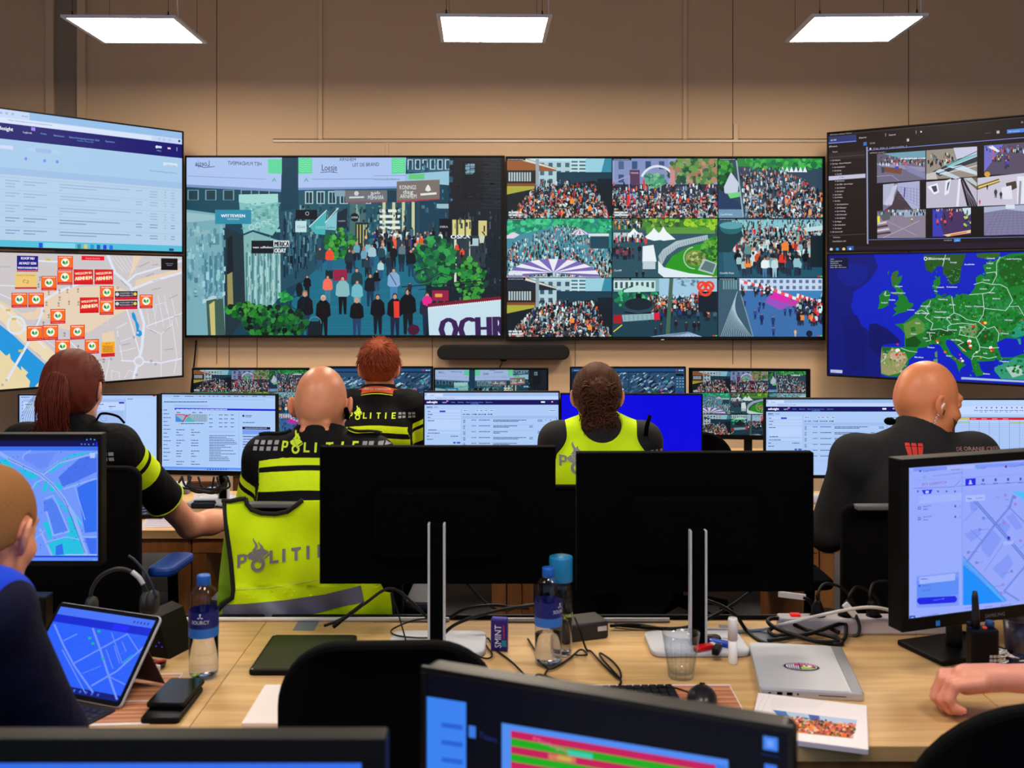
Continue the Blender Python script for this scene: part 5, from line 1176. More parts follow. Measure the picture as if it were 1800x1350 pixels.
def tablet_map(c):
 c.fill((40, 96, 250))
 w_, h_ = c.W, c.H
 def r(u0, v0, u1, v1, col): c.loc([((u0 - .5) * w_, (.5 - v0) * h_), ((u1 - .5) * w_, (.5 - v0) * h_), ((u1 - .5) * w_, (.5 - v1) * h_), ((u0 - .5) * w_, (.5 - v1) * h_)], col)
 r(0, 0, 1, .10, (70, 116, 246)); r(0, .1, 1, .2, (14, 40, 210)); r(.62, .115, .78, .185, (30, 40, 250)); r(0, .93, 1, 1, (10, 24, 120))
 c.xf(0, 1035, 4.2857)
 ro = (110, 146, 250)
 for p, w2 in (([(410, 270), (480, 430), (560, 580), (700, 780)], 14), ([(470, 460), (640, 780)], 8), ([(700, 300), (760, 470), (820, 660), (880, 830)], 16), ([(480, 390), (580, 340)], 8), ([(560, 560), (960, 340)], 10), ([(690, 730), (880, 620), (1080, 440)], 12), ([(820, 660), (940, 720)], 8), ([(840, 330), (920, 560)], 6), ([(860, 430), (900, 560)], 6), ([(800, 460), (850, 600)], 6), ([(960, 340), (1050, 480)], 8), ([(920, 400), (950, 470)], 6), ([(620, 640), (760, 580)], 4)): c.line(p, w2, ro)
 for x, y in ((675, 372), (700, 412), (745, 320), (775, 525)): c.disc(x, y, 14, (20, 170, 170), 11)
 c.line([(930, 556), (1000, 500)], 16, (30, 150, 220))
 for k in range(24):
  x, y = ru(520, 1000), ru(340, 700); c.line([(x, y), (x + 40, y - 22)], 2, (70, 120, 250))
 for k in range(5): r(.80 + k * .035, .04, .812 + k * .035, .07, (20, 40, 150))
 for k in range(9): r(.3 + k * .06, .95, .32 + k * .06, .98, (60, 100, 220))


def near_sheet(c):
 """dark program with green and red rows on the monitor in the foreground"""
 c.fill((6, 8, 20))
 c.xf(700, 1130, 2.5)
 c.poly([(122, 235), (298, 262), (298, 700), (118, 700)], (60, 130, 240))
 for k in range(3): c.poly([(190, 350 + k * 76), (284, 362 + k * 76), (284, 384 + k * 76), (190, 370 + k * 76)], (40, 96, 210))
 c.rect(310, 362, 340, 420, (60, 120, 226)); c.text('Team', 352, 412, 24, (30, 46, 110), X2=432, rot=-8)
 c.poly([(455, 352), (1450, 515), (1450, 800), (455, 800)], (80, 140, 240)); c.poly([(495, 385), (1440, 540), (1440, 800), (495, 800)], (60, 120, 236))
 for k in range(5):
  y = 384 + k * 34
  c.poly([(495, y), (1395, y + 152), (1395, y + 186), (495, y + 34)], (196, 30, 90) if k % 2 == 0 else (30, 170, 30))
 c.text('Marktplein', 590, 428, 18, (230, 110, 160), X2=780, rot=-9); c.poly([(745, 470), (855, 488), (855, 512), (745, 494)], (60, 200, 170)); c.poly([(660, 486), (780, 504), (780, 530), (660, 512)], (210, 120, 90)); c.poly([(700, 492), (760, 502), (760, 524), (700, 514)], (206, 170, 80))
 c.rect(1604, 408, 1668, 478, (70, 130, 240)); c.rect(1620, 425, 1650, 460, (110, 160, 250)); c.rect(1594, 486, 1676, 504, (20, 44, 110)); c.rect(1610, 530, 1664, 600, (60, 120, 236))


def near_blue(c):
 c.fill((110, 140, 252))
 c.loc([(-.3, .17), (.3, .17), (.3, .145), (-.3, .145)], (50, 110, 236)); c.loc([(.24, .2), (.31, .2), (.31, .155), (.24, .155)], (14, 36, 110))
# ---------------------------------------------------------------- the room and its lamps
WALLY = 7.15
WALLM = mat('beige_wall', (212, 180, 146), .75, spec=.3, noise=(260, .05))
WALLG = mat('beige_trim', (216, 184, 150), .6, spec=.4)
SEAM = mat('dark_seam', (84, 68, 54), .9)
CARPET = mat('grey_carpet', (66, 68, 76), .95, noise=(300, .3))
CEILM = mat('ceiling_paint', (226, 230, 238), .9)
XL, XR, YB, CEIL = -5.2, 5.2, -1.2, 3.75


def structure(name, mb, m): return tag(mb.build(name, m), kind='structure')


structure('floor', MB().box(((XL + XR) / 2, (YB + WALLY) / 2, -.05), (XR - XL + .4, WALLY - YB + .4, .1)), CARPET)
structure('ceiling', MB().box(((XL + XR) / 2, (YB + WALLY) / 2, CEIL + .05), (XR - XL + .4, WALLY - YB + .4, .1)), CEILM)
structure('wall_back', MB().box((0, WALLY + .06, CEIL / 2), (XR - XL + .4, .12, CEIL)), WALLM)
structure('wall_left', MB().box((XL - .06, (YB + WALLY) / 2, CEIL / 2), (.12, WALLY - YB, CEIL)), WALLM)
structure('wall_right', MB().box((XR + .06, (YB + WALLY) / 2, CEIL / 2), (.12, WALLY - YB, CEIL)), WALLM)


def wx(px): return (px - CX) * WALLY / F
def wz(py): return HC - (py - HY) * WALLY / F


# wall panelling: vertical battens, thin joints, a ledge above the displays
for i, (a, b, y0, y1, d) in enumerate(((560, 567, -120, 245, .016), (1200, 1207, -120, 245, .016), (1289, 1297, 218, 246, .012), (83, 97, -120, 330, .03), (138, 153, -120, 330, .03))):
 structure('trim_%d' % (i + 1), MB().box(((wx(a) + wx(b)) / 2, WALLY - d / 2, (wz(y0) + wz(y1)) / 2), (wx(b) - wx(a), d, wz(y0) - wz(y1)), bev=.002), WALLG)
n = 6
for px, y0, y1 in ((381, -120, 640), (1288, -120, 640), (1597, -120, 640), (452, 590, 900), (760, 590, 900), (1011, 590, 900), (1320, 590, 900), (680, 252, 275), (403, 590, 900)):
 structure('trim_%d' % n, MB().box((wx(px), WALLY - .001, (wz(y0) + wz(y1)) / 2), (.004, .003, wz(y0) - wz(y1))), SEAM); n += 1
structure('trim_%d' % n, MB().box((wx(1020), WALLY - .001, wz(244.5)), (wx(1560) - wx(480), .003, .005)), SEAM); n += 1
structure('trim_%d' % n, MB().box((wx(1020), WALLY - .006, wz(248)), (wx(1560) - wx(480), .012, .018), bev=.004), mat('satin_ledge', (214, 190, 164), .25, spec=.6)); n += 1
structure('trim_%d' % n, MB().box((wx(680.5), WALLY - .003, wz(262)), (.016, .006, .09)), WALLG); n += 1
# flat strip between the left battens, its dark colour standing in for a shaded recess
structure('trim_%d' % n, MB().box((wx(117), WALLY - .002, 1.9), (wx(138) - wx(97), .004, 3.6)), mat('recess_shade', (150, 130, 110), .8))

LAMPM = mat('lamp_diffuser', (250, 250, 250), .5, emit=(255, 238, 214), es=PANEL_POWER)
FRAMEM = mat('lamp_frame', (214, 214, 222), .4)


def ceiling_light(x, y, z, rz, label, group):
 t = tag(empty('ceiling_light', (x, y, z), rz), label, 'ceiling light', group)
 s_ = .60
 fr = MB()
 for a, b, c, d in ((0, -s_ / 2 + .011, s_, .022), (0, s_ / 2 - .011, s_, .022), (-s_ / 2 + .011, 0, .022, s_ - .044), (s_ / 2 - .011, 0, .022, s_ - .044)):
  fr.box((a, b, 0), (c, d, .014), bev=.001)
 fr.box((0, 0, .006), (s_ - .01, s_ - .01, .003))
 fr.build('frame', FRAMEM, t)
 MB().box((0, 0, -.001), (s_ - .044, s_ - .044, .008)).build('diffuser', LAMPM, t)
 for sx in (-1, 1):
  for sy in (-1, 1):
   w_ = MB().tube([(sx * .25, sy * .27, .008), (sx * .25, sy * .27, CEIL - z)], .0012, 6).build('suspension_wire', METALD, t)
   MB().lathe([(.010, .008), (.010, .014), (.004, .018), (.004, .032)], 10, c=(sx * .25, sy * .27, 0)).build('wire_clamp', METALD, w_)
 MB().tube(smooth_path([(.05, 0, .01), (.12, -.1, .05), (.27, -.2, .02), (.285, -.23, .12), (.29, -.24, CEIL - z)]), .0035, 6).build('power_cable', WCABLE, t)
 return t


LZ = 3.07
lights = [(-2.06, 5.79, LZ, .02, 'square glowing ceiling panel hanging above the left wall screens'), (-.10, 5.75, LZ - .005, .03, 'square glowing ceiling panel hanging above the middle wall screens'), (1.86, 5.74, LZ - .005, -.03, 'square glowing ceiling panel hanging above the right wall screens')]
for a in lights: ceiling_light(*a, 'hanging light panels near the screen wall')
for y in (4.65, 1.6):
 for x in (-1.9, 0, 1.9): ceiling_light(x, y, LZ, 0, 'square light panel over the desks, outside the picture', 'hanging light panels over the desks')


# ---------------------------------------------------------------- displays and monitors
def screen_part(root, parent, M, W, H, content, tint=1.0, name='screen', *args):
 """content drawn on a plane M (local to root)"""
 c = Canvas(root.matrix_world @ M, W, H, tint)
 content(c, *args)
 o = c.build(name, parent)
 o.matrix_local = M
 return o


def wall_display(label, corner, W, H, rz, content, side, bez=.012, logo=None, tint=1.0):
 """corner: world position of the centre of the panel; faces -y before turning"""
 M = mw(corner, rz)
 r = empty('wall_display', M=M)
 bpy.context.view_layer.update()
 tag(r, label, 'wall display', 'large screens on the back wall')
 MB().slab(W, H, .05, .006, .004, M=Matrix.Translation((0, .052, 0)) @ UPR).build('casing', BLACK, r)
 b = MB()
 for x, z, w_, h_ in ((0, H / 2 - bez / 2, W, bez), (0, -H / 2 + bez / 2 + .002, W, bez + .004), (-W / 2 + bez / 2, 0, bez, H - 2 * bez), (W / 2 - bez / 2, 0, bez, H - 2 * bez)):
  b.box((x, -.002, z), (w_, .012, h_), bev=.002)
 bz = b.build('bezel', BLACK, r)
 if not side: MB().tube([(0, .08, 0), (0, .20, 0)], .05, 12).build('mount_arm', METALD, r)
 if logo:
  MB().box((logo, -.009, -H / 2 + .004), (.02, .002, .006)).build('badge', mat('badge_print', (190, 190, 196), .4), bz)
 MB().box((0, .075, 0), (W * .55, .05, H * .5), bev=.01).build('mount', METALD, r)
 screen_part(r, r, Matrix.Translation((0, .0005, 0)), W - 2 * bez + .002, H - 2 * bez + .002, content, tint)
 return r


TVZ = 7.055
cx1, cz1 = P(606.5, 433.5, TVZ), P(1169.5, 436.5, TVZ)
TW, TH = 562 * TVZ / F, 320 * TVZ / F
def street_big(c): c.xf(310, 260, 3.0508); street(c)
def grid_big(c): c.xf(880, 260, 3.0508); grid9(c)


wall_display('big wall screen showing a shopping street with banners', cx1, TW, TH, 0, street_big, 1, .010, .0)
wall_display('big wall screen showing nine festival crowd camera pictures', cz1, TW, TH * 1.01, 0, grid_big, 1, .010, -.02)


def side_pair(xe, Ze, xo, Zo, rows, inner_left, labels, contents):
 a = Vector(((xe - CX) * Ze / F, Ze, 0)); b = Vector(((xo - CX) * Zo / F, Zo, 0))
 d = (b - a).normalized()
 W = 1.41
 mid = a + d * W / 2
 rz = math.atan2(d.y, d.x) if d.x > 0 else math.atan2(-d.y, -d.x)
 for (t, bt), lb, co in zip(rows, labels, contents):
  z0, z1 = HC - (t - HY) * Ze / F, HC - (bt - HY) * Ze / F
  wall_display(lb, (mid.x, mid.y, (z0 + z1) / 2), W, z0 - z1, rz, co, 0, .009)


side_pair(322, 6.87, 0, 5.93, ((231, 446), (449, 663)), False, ('upper left wall screen with a pale browser page', 'lower left wall screen with a city map full of orange boards'), (logbook_wall, sign_map))
side_pair(1454, 6.87, 1800, 6.15, ((233, 444), (446, 661)), True, ('upper right wall screen with a dark camera program', 'lower right wall screen with a green and blue map of Europe'), (camera_client, lightning_map))


def monitor(label, x0, x1, y0, y1, Z, content, group, desk_z, rz=0, bez=.008, chin=.014, tint=1.0, stand='column', back=False, foot=(.24, .18), col=None, args=(), zr=None, thick=.03, r=.004, foot_y=None):
 """outer edges given as measured pixels at the distance Z of the middle of the panel"""
 c = P((x0 + x1) / 2, (y0 + y1) / 2, Z)
 W, H = (x1 - x0) * Z / F / math.cos(rz), (y1 - y0) * Z / F
 col = col or BLACK
 M = mw((c.x, c.y, desk_z + .0008), rz)
 root = empty('monitor', M=M)
 bpy.context.view_layer.update()
 tag(root, label, 'monitor', group)
 zc = c.z - desk_z
 flip = Matrix.Rotation(math.pi, 4, 'Z') if back else Matrix.Identity(4)
 T = Matrix.Translation((0, 0, zc)) @ flip
 mb = MB().slab(W, H, thick, r, .003, M=T @ Matrix.Translation((0, thick, 0)) @ UPR)
 cs = mb.build('casing', col, root)
 MB().slab(W * .55, H * .5, .022, .03, .012, M=T @ Matrix.Translation((0, thick + .02, -.02)) @ UPR).build('rear_cover', col, cs)
 b = MB()
 for x, z, w_, h_ in ((0, H / 2 - bez / 2, W, bez), (0, -H / 2 + chin / 2, W, chin), (-W / 2 + bez / 2, (chin - bez) / 2, bez, H - bez - chin), (W / 2 - bez / 2, (chin - bez) / 2, bez, H - bez - chin)):
  b.box((x, -.001, z), (w_, .008, h_), bev=.0015, M=T)
 b.build('bezel', col, root)
 sc = T @ Matrix.Translation((0, -.0006, (chin - bez) / 2))
 screen_part(root, root, sc, W - 2 * bez + .001, H - bez - chin + .001, content, tint, 'screen', *args)
 yb = (thick + .03) * (-1 if back else 1)
 n = MB()
 if stand == 'column':
  n.box((0, yb, (zc - .02) / 2 + .008), (.042, .02, zc - .02), bev=.004)
  ncol = METALD
 elif stand == 'silver':
  n.box((0, yb, (zc - .02) / 2 + .008), (.034, .022, zc - .02), bev=.003)
  for s_ in (-1, 1): n.box((s_ * .0195, yb, (zc - .02) / 2 + .008), (.006, .024, zc - .02), m=1, bev=.002)
  ncol = [BLACKM, SILVER]
 else:
  fy = yb * .6 if foot_y is None else foot_y
  n.tube(smooth_path([(0, fy, .008), (0, fy, zc * .4), (0, fy * .75 + yb * .25, zc * .7), (0, yb * .8, zc)]), .02, 12); ncol = METALD
 n.build('stand_neck', ncol, root)
 MB().slab(foot[0], foot[1], .013, .03 if stand == 'silver' else .01, .004, M=Matrix.Translation((0, yb * .6 if foot_y is None else foot_y, 0))).build('stand_base', SILVER if stand == 'silver' else col, root)
 return root


def off_screen(c): c.fill((8, 8, 12))
def blue_screen(c): c.fill((0, 0, 222))


def grid_small(c, x0, y0, x1, y1): c.fit((30, 55, 1730, 1015), (x0, y0, x1, y1)); grid9(c, .6)
def street_small(c, x0, y0, x1, y1): c.fit((52, 52, 1740, 1004), (x0, y0, x1, y1)); street(c)


def two_aerials(c, x0, y0, x1, y1, split, panel):
 c.fill((14, 34, 60)); c.xf(0, 0, 1)
 c.rect(x0, y0, x1, y0 + 5, (30, 80, 130)); c.words(x0 + 4, y0 + 4, x0 + 30, 1.6, (120, 160, 200)); c.disc(x1 - 14, y0 + 3, 1.6, (210, 40, 60)); c.words(x1 - 10, y0 + 4, x1 - 2, 2, (190, 200, 220))
 aerial(c, x0 + (10 if panel else 1), y0 + 7, split - 1, y1 - 20); aerial(c, split, y0 + 7, x1 - (16 if panel else 1), y1 - 20)
 c.rect(x0 + 1, y1 - 19, split - 1, y1, (30, 90, 140))
 for k in range(12): c.rect(x0 + 2 + k * 8, y1 - 19, x0 + 5 + k * 8, y1, (90, 150, 190))
 if panel:
  c.rect(x1 - 16, y0 + 6, x1, y1, (40, 84, 120)); c.rect(x1 - 15, y0 + 9, x1 - 1, y0 + 13, (8, 14, 24))
  for k in range(12): c.rect(x1 - 14 + (k % 3) * 5, y0 + 16 + (k // 3) * 5, x1 - 11 + (k % 3) * 5, y0 + 18 + (k // 3) * 5, (120, 160, 190))
  c.disc(x1 - 8, y0 + 44, 4.4, (30, 50, 220), n=12)


BACKROW = 'wide monitors in the row along the back wall'
DA = .74
monitor('back row monitor with crowd pictures, above the browser monitor at left', 337, 543, 647, 770, 5.5, grid_small, BACKROW, DA, -.02, .006, .012, .72, args=(340, 650, 540, 765))
monitor('back row monitor with city aerials behind the red haired officer', 556, 761, 644.5, 768, 5.5, two_aerials, BACKROW, DA, 0, .006, .012, .9, args=(559, 648, 758, 756, 668, False))
monitor('back row monitor repeating the street picture, under the speaker bar', 762, 964, 647, 768, 5.52, street_small, BACKROW, DA, 0, .006, .012, .8, args=(765, 650, 961, 758))
monitor('back row monitor with city aerials behind the curly haired officer', 1002, 1206, 645, 768, 5.5, two_aerials, BACKROW, DA, .02, .006, .012, .9, args=(1005, 648, 1203, 760, 1105, True))
monitor('back row monitor with crowd pictures, right of the blue monitor', 1213, 1421, 648, 773, 5.4, grid_small, BACKROW, DA, -.12, .006, .024, .72, args=(1217, 652, 1417, 766))
MID = 'monitors on the second desk row'
DB = .74
monitor('monitor with a document editor behind the pony tailed officer', 32, 278, 693, 836, 4.55, document_editor, MID, DB, .0, .006, .012)
monitor('monitor with a case page and small map left of the bald officer', 279, 489, 692, 836, 4.45, dossier, MID, DB, -.1, .006, .02, stand='silver', foot=(.24, .2))
monitor('monitor with a log page left of the curly haired officer', 744, 984, 688, 832, 4.62, logbook, MID, DB, 0, .006, .012)
monitor('monitor showing only plain blue', 985, 1234, 692, 838, 4.62, blue_screen, MID, DB, -.05, .006, .012)
monitor('monitor with a log page left of the bald man in grey', 1344, 1583, 700, 841, 4.5, logbook, MID, DB, 0, .006, .014, args=(600, 12), stand='silver')
monitor('monitor with a spreadsheet behind the bald man in grey', 1584, 1830, 701, 845, 4.5, spreadsheet, MID, DB, 0, .006, .014)
monitor('near left monitor with a blue street map', -215, 179, 763, 994, 2.76, desk_map, 'monitors on the front desk', DESK, 0, .009, .012, stand='silver', thick=.035)
monitor('left of two dark monitors seen from behind', 565, 976, 783, 1022, 2.74, off_screen, 'monitors on the front desk', DESK, 0, .008, .014, stand='silver', back=True, foot=(.25, .17), col=BLACKM, thick=.028)
monitor('right of two dark monitors seen from behind', 1012, 1426, 793, 1036, 2.74, off_screen, 'monitors on the front desk', DESK, .015, .008, .014, stand='silver', back=True, foot=(.25, .17), col=BLACKM, thick=.028)
# turned monitors whose edges run away from us
def turned(label, xl, Zl, xr, Zr, yt, yb, content, group, desk_z, **k):
 a = Vector(((xl - CX) * Zl / F, Zl)); b = Vector(((xr - CX) * Zr / F, Zr))
 m = (a + b) / 2
 rz = math.atan2(b.y - a.y, b.x - a.x)
 Z = m.y
 W = (b - a).length
 cxp = CX + m.x * F / Z
 hw = W * math.cos(rz) * F / Z / 2
 t, bt = HY + (yt - HY) * Zl / Z, HY + (yb - HY) * Zl / Z
 return monitor(label, cxp - hw, cxp + hw, t, bt, Z, content, group, desk_z, rz, **k)


sam = turned('near right monitor with a radio dispatch page', 1583, 2.46, 1897, 2.64, 808, 1112, dispatch, 'monitors on the front desk', DESK, bez=.021, chin=.03, foot=(.22, .17), thick=.045, stand='round', foot_y=.13)
turned('foreground monitor with red and green rows on a dark page', 742, 1.45, 1396, 1.25, 1170, 1540, near_sheet, 'monitors in the foreground', DESK, bez=.008, chin=.012, col=mat('dark_bezel', (5, 5, 8), .4), r=.014)
monitor('foreground monitor with a plain blue page at bottom left', -262, 679, 1297, 1850, 1.2, near_blue, 'monitors in the foreground', DESK, 0, .028, .02)

# the speaker bar with camera below the big screens
t = tag(empty('video_bar', P(885, 619, 7.06)), 'long black speaker bar with a camera under the wall screens', 'video bar')
MB().slab(.885, .096, .085, .048, .008, M=Matrix.Translation((0, .04, 0)) @ UPR, seg=10).build('housing', mat('black_mesh_cloth', (7, 7, 8), .85), t)
MB().lathe([(.036, 0), (.036, .03), (.03, .034)], 20, M=Matrix.Translation((.0, .02, -.028)) @ UPR).build('camera_lens', GLOSSB, t)
MB().box((.083, -.037, .0), (.018, .003, .007), bev=.001).build('badge', MATS['badge_print'], t)
MB().box((0, .07, 0), (.2, .05, .05)).build('wall_mount', METALD, t)
MB().tube([(-.02, .0, -.05), (-.01, .05, -.07), (-.03, .09, -.12)], .004, 6).build('cable', CABLE, t)
tag(MB().tube(smooth_path([P(345, 598, 7.1), P(343, 622, 7.1), P(340, 650, 7.1), P(335, 700, 7.1), P(330, 800, 7.1)]), .006, 8).build('hanging_cable', CABLE), 'thin black cable hanging down the wall below the street screen', 'cable')

# ---------------------------------------------------------------- desks
def desk(label, x0, x1, y0, y1, z, group, panel_legs=True, cable_tray=False, seam=False, apron=True):
 t = tag(empty('desk', ((x0 + x1) / 2, (y0 + y1) / 2, 0)), label, 'desk', group)
 w_, d = x1 - x0, y1 - y0
 MB().box((0, 0, z - .016), (w_ - .0015, d, .032), bev=.0015).build('desktop', WOODT, t)
 if apron: MB().box((0, -d / 2 + .03, z - .062), (w_ - .02, .02, .055)).build('apron', WOODD, t)
 for s_ in (-1, 1):
  if panel_legs: MB().box((s_ * (w_ / 2 - .03), 0, (z - .034) / 2), (.055, d - .05, z - .036), bev=.002).build('panel_leg', WOODD, t)
  else:
   for q in (-1, 1): MB().box((s_ * (w_ / 2 - .05), q * (d / 2 - .20), (z - .034) / 2), (.05, .05, z - .036), bev=.004).build('leg', METALD, t)
 if cable_tray: MB().box((0, d / 2 + .006, z - .07), (w_ - .02, .011, .165), bev=.003).build('rear_rail', BLACK, t)
 return t


for i, (a, b, lb) in enumerate(((-2.45, -.678, 'front oak desk at left, with the tablet computer on it'), (-.678, 1.07, 'front oak desk in the middle, with the two dark monitors'), (1.07, 2.8, 'front oak desk at right, with the two way radio on it'))):
 desk(lb, a, b, 2.12, 2.92, DESK, 'oak desks in the front row', panel_legs=False, cable_tray=True)
for i, (a, b, lb) in enumerate(((-2.42, -1.22, 'second row desk in front of the pony tailed officer'), (-1.22, -.02, 'second row desk in front of the bald officer'), (-.02, 1.17, 'second row desk in front of the curly haired officer'), (1.17, 2.5, 'second row desk in front of the bald man in grey'))):
 desk(lb, a, b, 3.98, 4.74, DESK, 'oak desks in the second row')
for i, (a, b, lb) in enumerate(((-2.75, -1.35, 'back row desk along the wall, left'), (-1.35, .05, 'back row desk along the wall, middle'), (.05, 1.45, 'back row desk along the wall, right'))):
 desk(lb, a, b, 5.28, 5.98, DA, 'desks along the back wall', apron=False)
desk('desk in the foreground under two monitors', -.80, .6, .72, 1.55, DESK, None, panel_legs=False)
# ---------------------------------------------------------------- bodies from blended volumes
def V3(*a): return np.array(a, dtype=float)


def cap(Q, a, b, ra, rb, ys=1.0):
 """tapered capsule; ys flattens it front to back"""
 a, b = np.array(a, float), np.array(b, float)
 S = np.array([1, 1 / ys, 1])
 q, a2, b2 = (Q - a) * S, np.zeros(3), (b - a) * S
 t = np.clip(q @ b2 / max(b2 @ b2, 1e-12), 0, 1)
 return (np.linalg.norm(q - t[:, None] * b2, axis=1) - (ra + (rb - ra) * t)) * (min(1, ys) * .5 + .5)


def ell(Q, c, r, M=None):
 q = Q - np.array(c, float)
 if M is not None: q = q @ M
 r = np.array(r, float)
 k0 = np.linalg.norm(q / r, axis=1)
 k1 = np.linalg.norm(q / (r * r), axis=1) + 1e-9
 return k0 * (k0 - 1) / k1


def smin(a, b, k):
 h = np.clip(.5 + .5 * (b - a) / k, 0, 1)
 return b * (1 - h) + a * h - k * h * (1 - h)


def smax(a, b, k): return -smin(-a, -b, k)


def rotm(yaw=0, pitch=0, roll=0):
 return np.array(Matrix.Rotation(yaw, 3, 'Z') @ Matrix.Rotation(pitch, 3, 'X') @ Matrix.Rotation(roll, 3, 'Y'))


def surfnet(f, lo, hi, h, bs=8):
 lo, hi = np.array(lo, float), np.array(hi, float)
 nb = np.ceil((hi - lo) / h / bs).astype(int) + 1
 n = nb * bs
 bi = np.stack(np.meshgrid(*[np.arange(k) for k in nb], indexing='ij'), -1).reshape(-1, 3)
 cen = lo + (bi * bs + (bs - 1) / 2) * h
 d = f(cen)
 near = np.abs(d) < bs * h * 1.5 + 2 * h
 G = np.ones(n, dtype=np.float32)
 sg = d.reshape(nb)
 G = np.repeat(np.repeat(np.repeat(np.where(sg < 0, -1., 1.).astype(np.float32), bs, 0), bs, 1), bs, 2)
 loc = np.stack(np.meshgrid(*[np.arange(bs)] * 3, indexing='ij'), -1).reshape(-1, 3)
 nbk = bi[near]
 for s0 in range(0, len(nbk), 800):
  blk = nbk[s0:s0 + 800]
  idx = (blk[:, None, :] * bs + loc[None]).reshape(-1, 3)
  G[idx[:, 0], idx[:, 1], idx[:, 2]] = f(lo + idx * h)
 S = G < 0
 c = [S[i:n[0] - 1 + i, j:n[1] - 1 + j, k:n[2] - 1 + k] for i in (0, 1) for j in (0, 1) for k in (0, 1)]
 al, an = c[0].copy(), c[0].copy()
 for q in c[1:]: al &= q; an |= q
 act = an & ~al
 ijk = np.argwhere(act)
 vid = -np.ones(act.shape, dtype=np.int64)
 vid[act] = np.arange(len(ijk))
 co = np.array([(i, j, k) for i in (0, 1) for j in (0, 1) for k in (0, 1)])
 val = np.stack([G[ijk[:, 0] + o[0], ijk[:, 1] + o[1], ijk[:, 2] + o[2]] for o in co], 1)
 acc = np.zeros((len(ijk), 3)); cnt = np.zeros(len(ijk))
 for a in range(8):
  for b in range(a + 1, 8):
   if np.abs(co[a] - co[b]).sum() != 1: continue
   m = (val[:, a] < 0) != (val[:, b] < 0)
   t = np.where(m, val[:, a] / np.where(m, val[:, a] - val[:, b], 1), 0)
   acc += np.where(m[:, None], co[a] + t[:, None] * (co[b] - co[a]), 0); cnt += m
 V = lo + (ijk + acc / cnt[:, None]) * h
 Fs = []
 for ax in range(3):
  b, cc = (ax + 1) % 3, (ax + 2) % 3
  sl0 = [slice(None)] * 3; sl1 = [slice(None)] * 3
  sl0[ax] = slice(0, -1); sl1[ax] = slice(1, None)
  A, B = S[tuple(sl0)], S[tuple(sl1)]
  e = np.argwhere(A != B)
  e = e[(e[:, b] > 0) & (e[:, cc] > 0) & (e[:, b] < act.shape[b]) & (e[:, cc] < act.shape[cc])]
  if not len(e): continue
  fl = A[e[:, 0], e[:, 1], e[:, 2]]
  ob, oc = np.eye(3, dtype=int)[b], np.eye(3, dtype=int)[cc]
  q = [vid[tuple((e - o).T)] for o in (ob + oc, oc, 0 * ob, ob)]
  quad = np.stack(q, 1)
  quad[~fl] = quad[~fl][:, ::-1]
  Fs.append(quad)
 return V, np.concatenate(Fs) if Fs else np.zeros((0, 4), int)


def sdf_obj(name, f, lo, hi, h, m, parent=None, attrs=None, M=None):
 V, Fq = surfnet(f, lo, hi, h)
 me = bpy.data.meshes.new(name)
 me.from_pydata(V.tolist(), [], Fq.tolist())
 for p in (m if isinstance(m, (list, tuple)) else [m]): me.materials.append(p)
 me.polygons.foreach_set('use_smooth', [True] * len(me.polygons))
 for k, fn in (attrs or {}).items():
  a = me.attributes.new(k, 'FLOAT', 'POINT')
  a.data.foreach_set('value', np.asarray(fn(V), dtype=np.float32))
 me.update()
 return link(name, me, parent)


def skin(name, col, red=.12):
 return mat(name, col, .38, spec=.5, noise=(38, red), bump=(500, .10), sss=.12)


def band_mat(name, stops, rough=.75, sheen=.0):
 """cloth whose colour follows the cloth's own 'band' coordinate; stops = [(position, colour)]"""
 m = bpy.data.materials.new(name)
 m.use_nodes = True
 nt = m.node_tree
 b = nt.nodes['Principled BSDF']
 a = nt.nodes.new('ShaderNodeAttribute'); a.attribute_name = 'band'
 r = nt.nodes.new('ShaderNodeValToRGB')
 r.color_ramp.interpolation = 'CONSTANT'
 for i, (p, c) in enumerate(stops):
  e = r.color_ramp.elements[i] if i < 2 else r.color_ramp.elements.new(p)
  e.position = p; e.color = (*lin(c), 1)
 nt.links.new(a.outputs['Fac'], r.inputs[0])
 nt.links.new(r.outputs[0], b.inputs['Base Color'])
 tc = nt.nodes.new('ShaderNodeTexCoord'); n = nt.nodes.new('ShaderNodeTexNoise'); n.inputs['Scale'].default_value = 14; n.inputs['Detail'].default_value = 3
 bp = nt.nodes.new('ShaderNodeBump'); bp.inputs['Strength'].default_value = .5; bp.inputs['Distance'].default_value = .02
 nt.links.new(tc.outputs['Object'], n.inputs['Vector']); nt.links.new(n.outputs['Fac'], bp.inputs['Height']); nt.links.new(bp.outputs[0], b.inputs['Normal'])
 b.inputs['Roughness'].default_value = rough
 b.inputs['Specular IOR Level'].default_value = .15
 MATS[name] = m
 return m


HIVIS = (212, 244, 24)
NAVYB = (10, 10, 14)
POLICE = band_mat('police_shirt_cloth', [(0, NAVYB), (.20, HIVIS), (.25, NAVYB), (.30, HIVIS), (.40, NAVYB)])
GREY_JACKET = mat('charcoal_softshell', (40, 40, 42), .85, spec=.15, bump=(16, .5))
VESTC = mat('hi_vis_fabric', (208, 248, 16), .7, spec=.2, bump=(12, .6))
NAVYC = mat('navy_cloth', (10, 14, 46), .8, spec=.2, bump=(14, .5))
ROYAL = mat('royal_blue_cloth', (14, 48, 190), .75, spec=.2)
TROUSER = mat('dark_trousers', (12, 13, 20), .85, spec=.1)
SHOEM = mat('black_shoe', (10, 10, 11), .4)
YEL = mat('yellow_print', (206, 236, 40), .6)
GREYP = mat('reflective_grey_print', (128, 130, 140), .45, metal=.1)
EYE = mat('eye_white', (225, 220, 215), .2)
IRIS = mat('eye_iris', (60, 50, 44), .2)


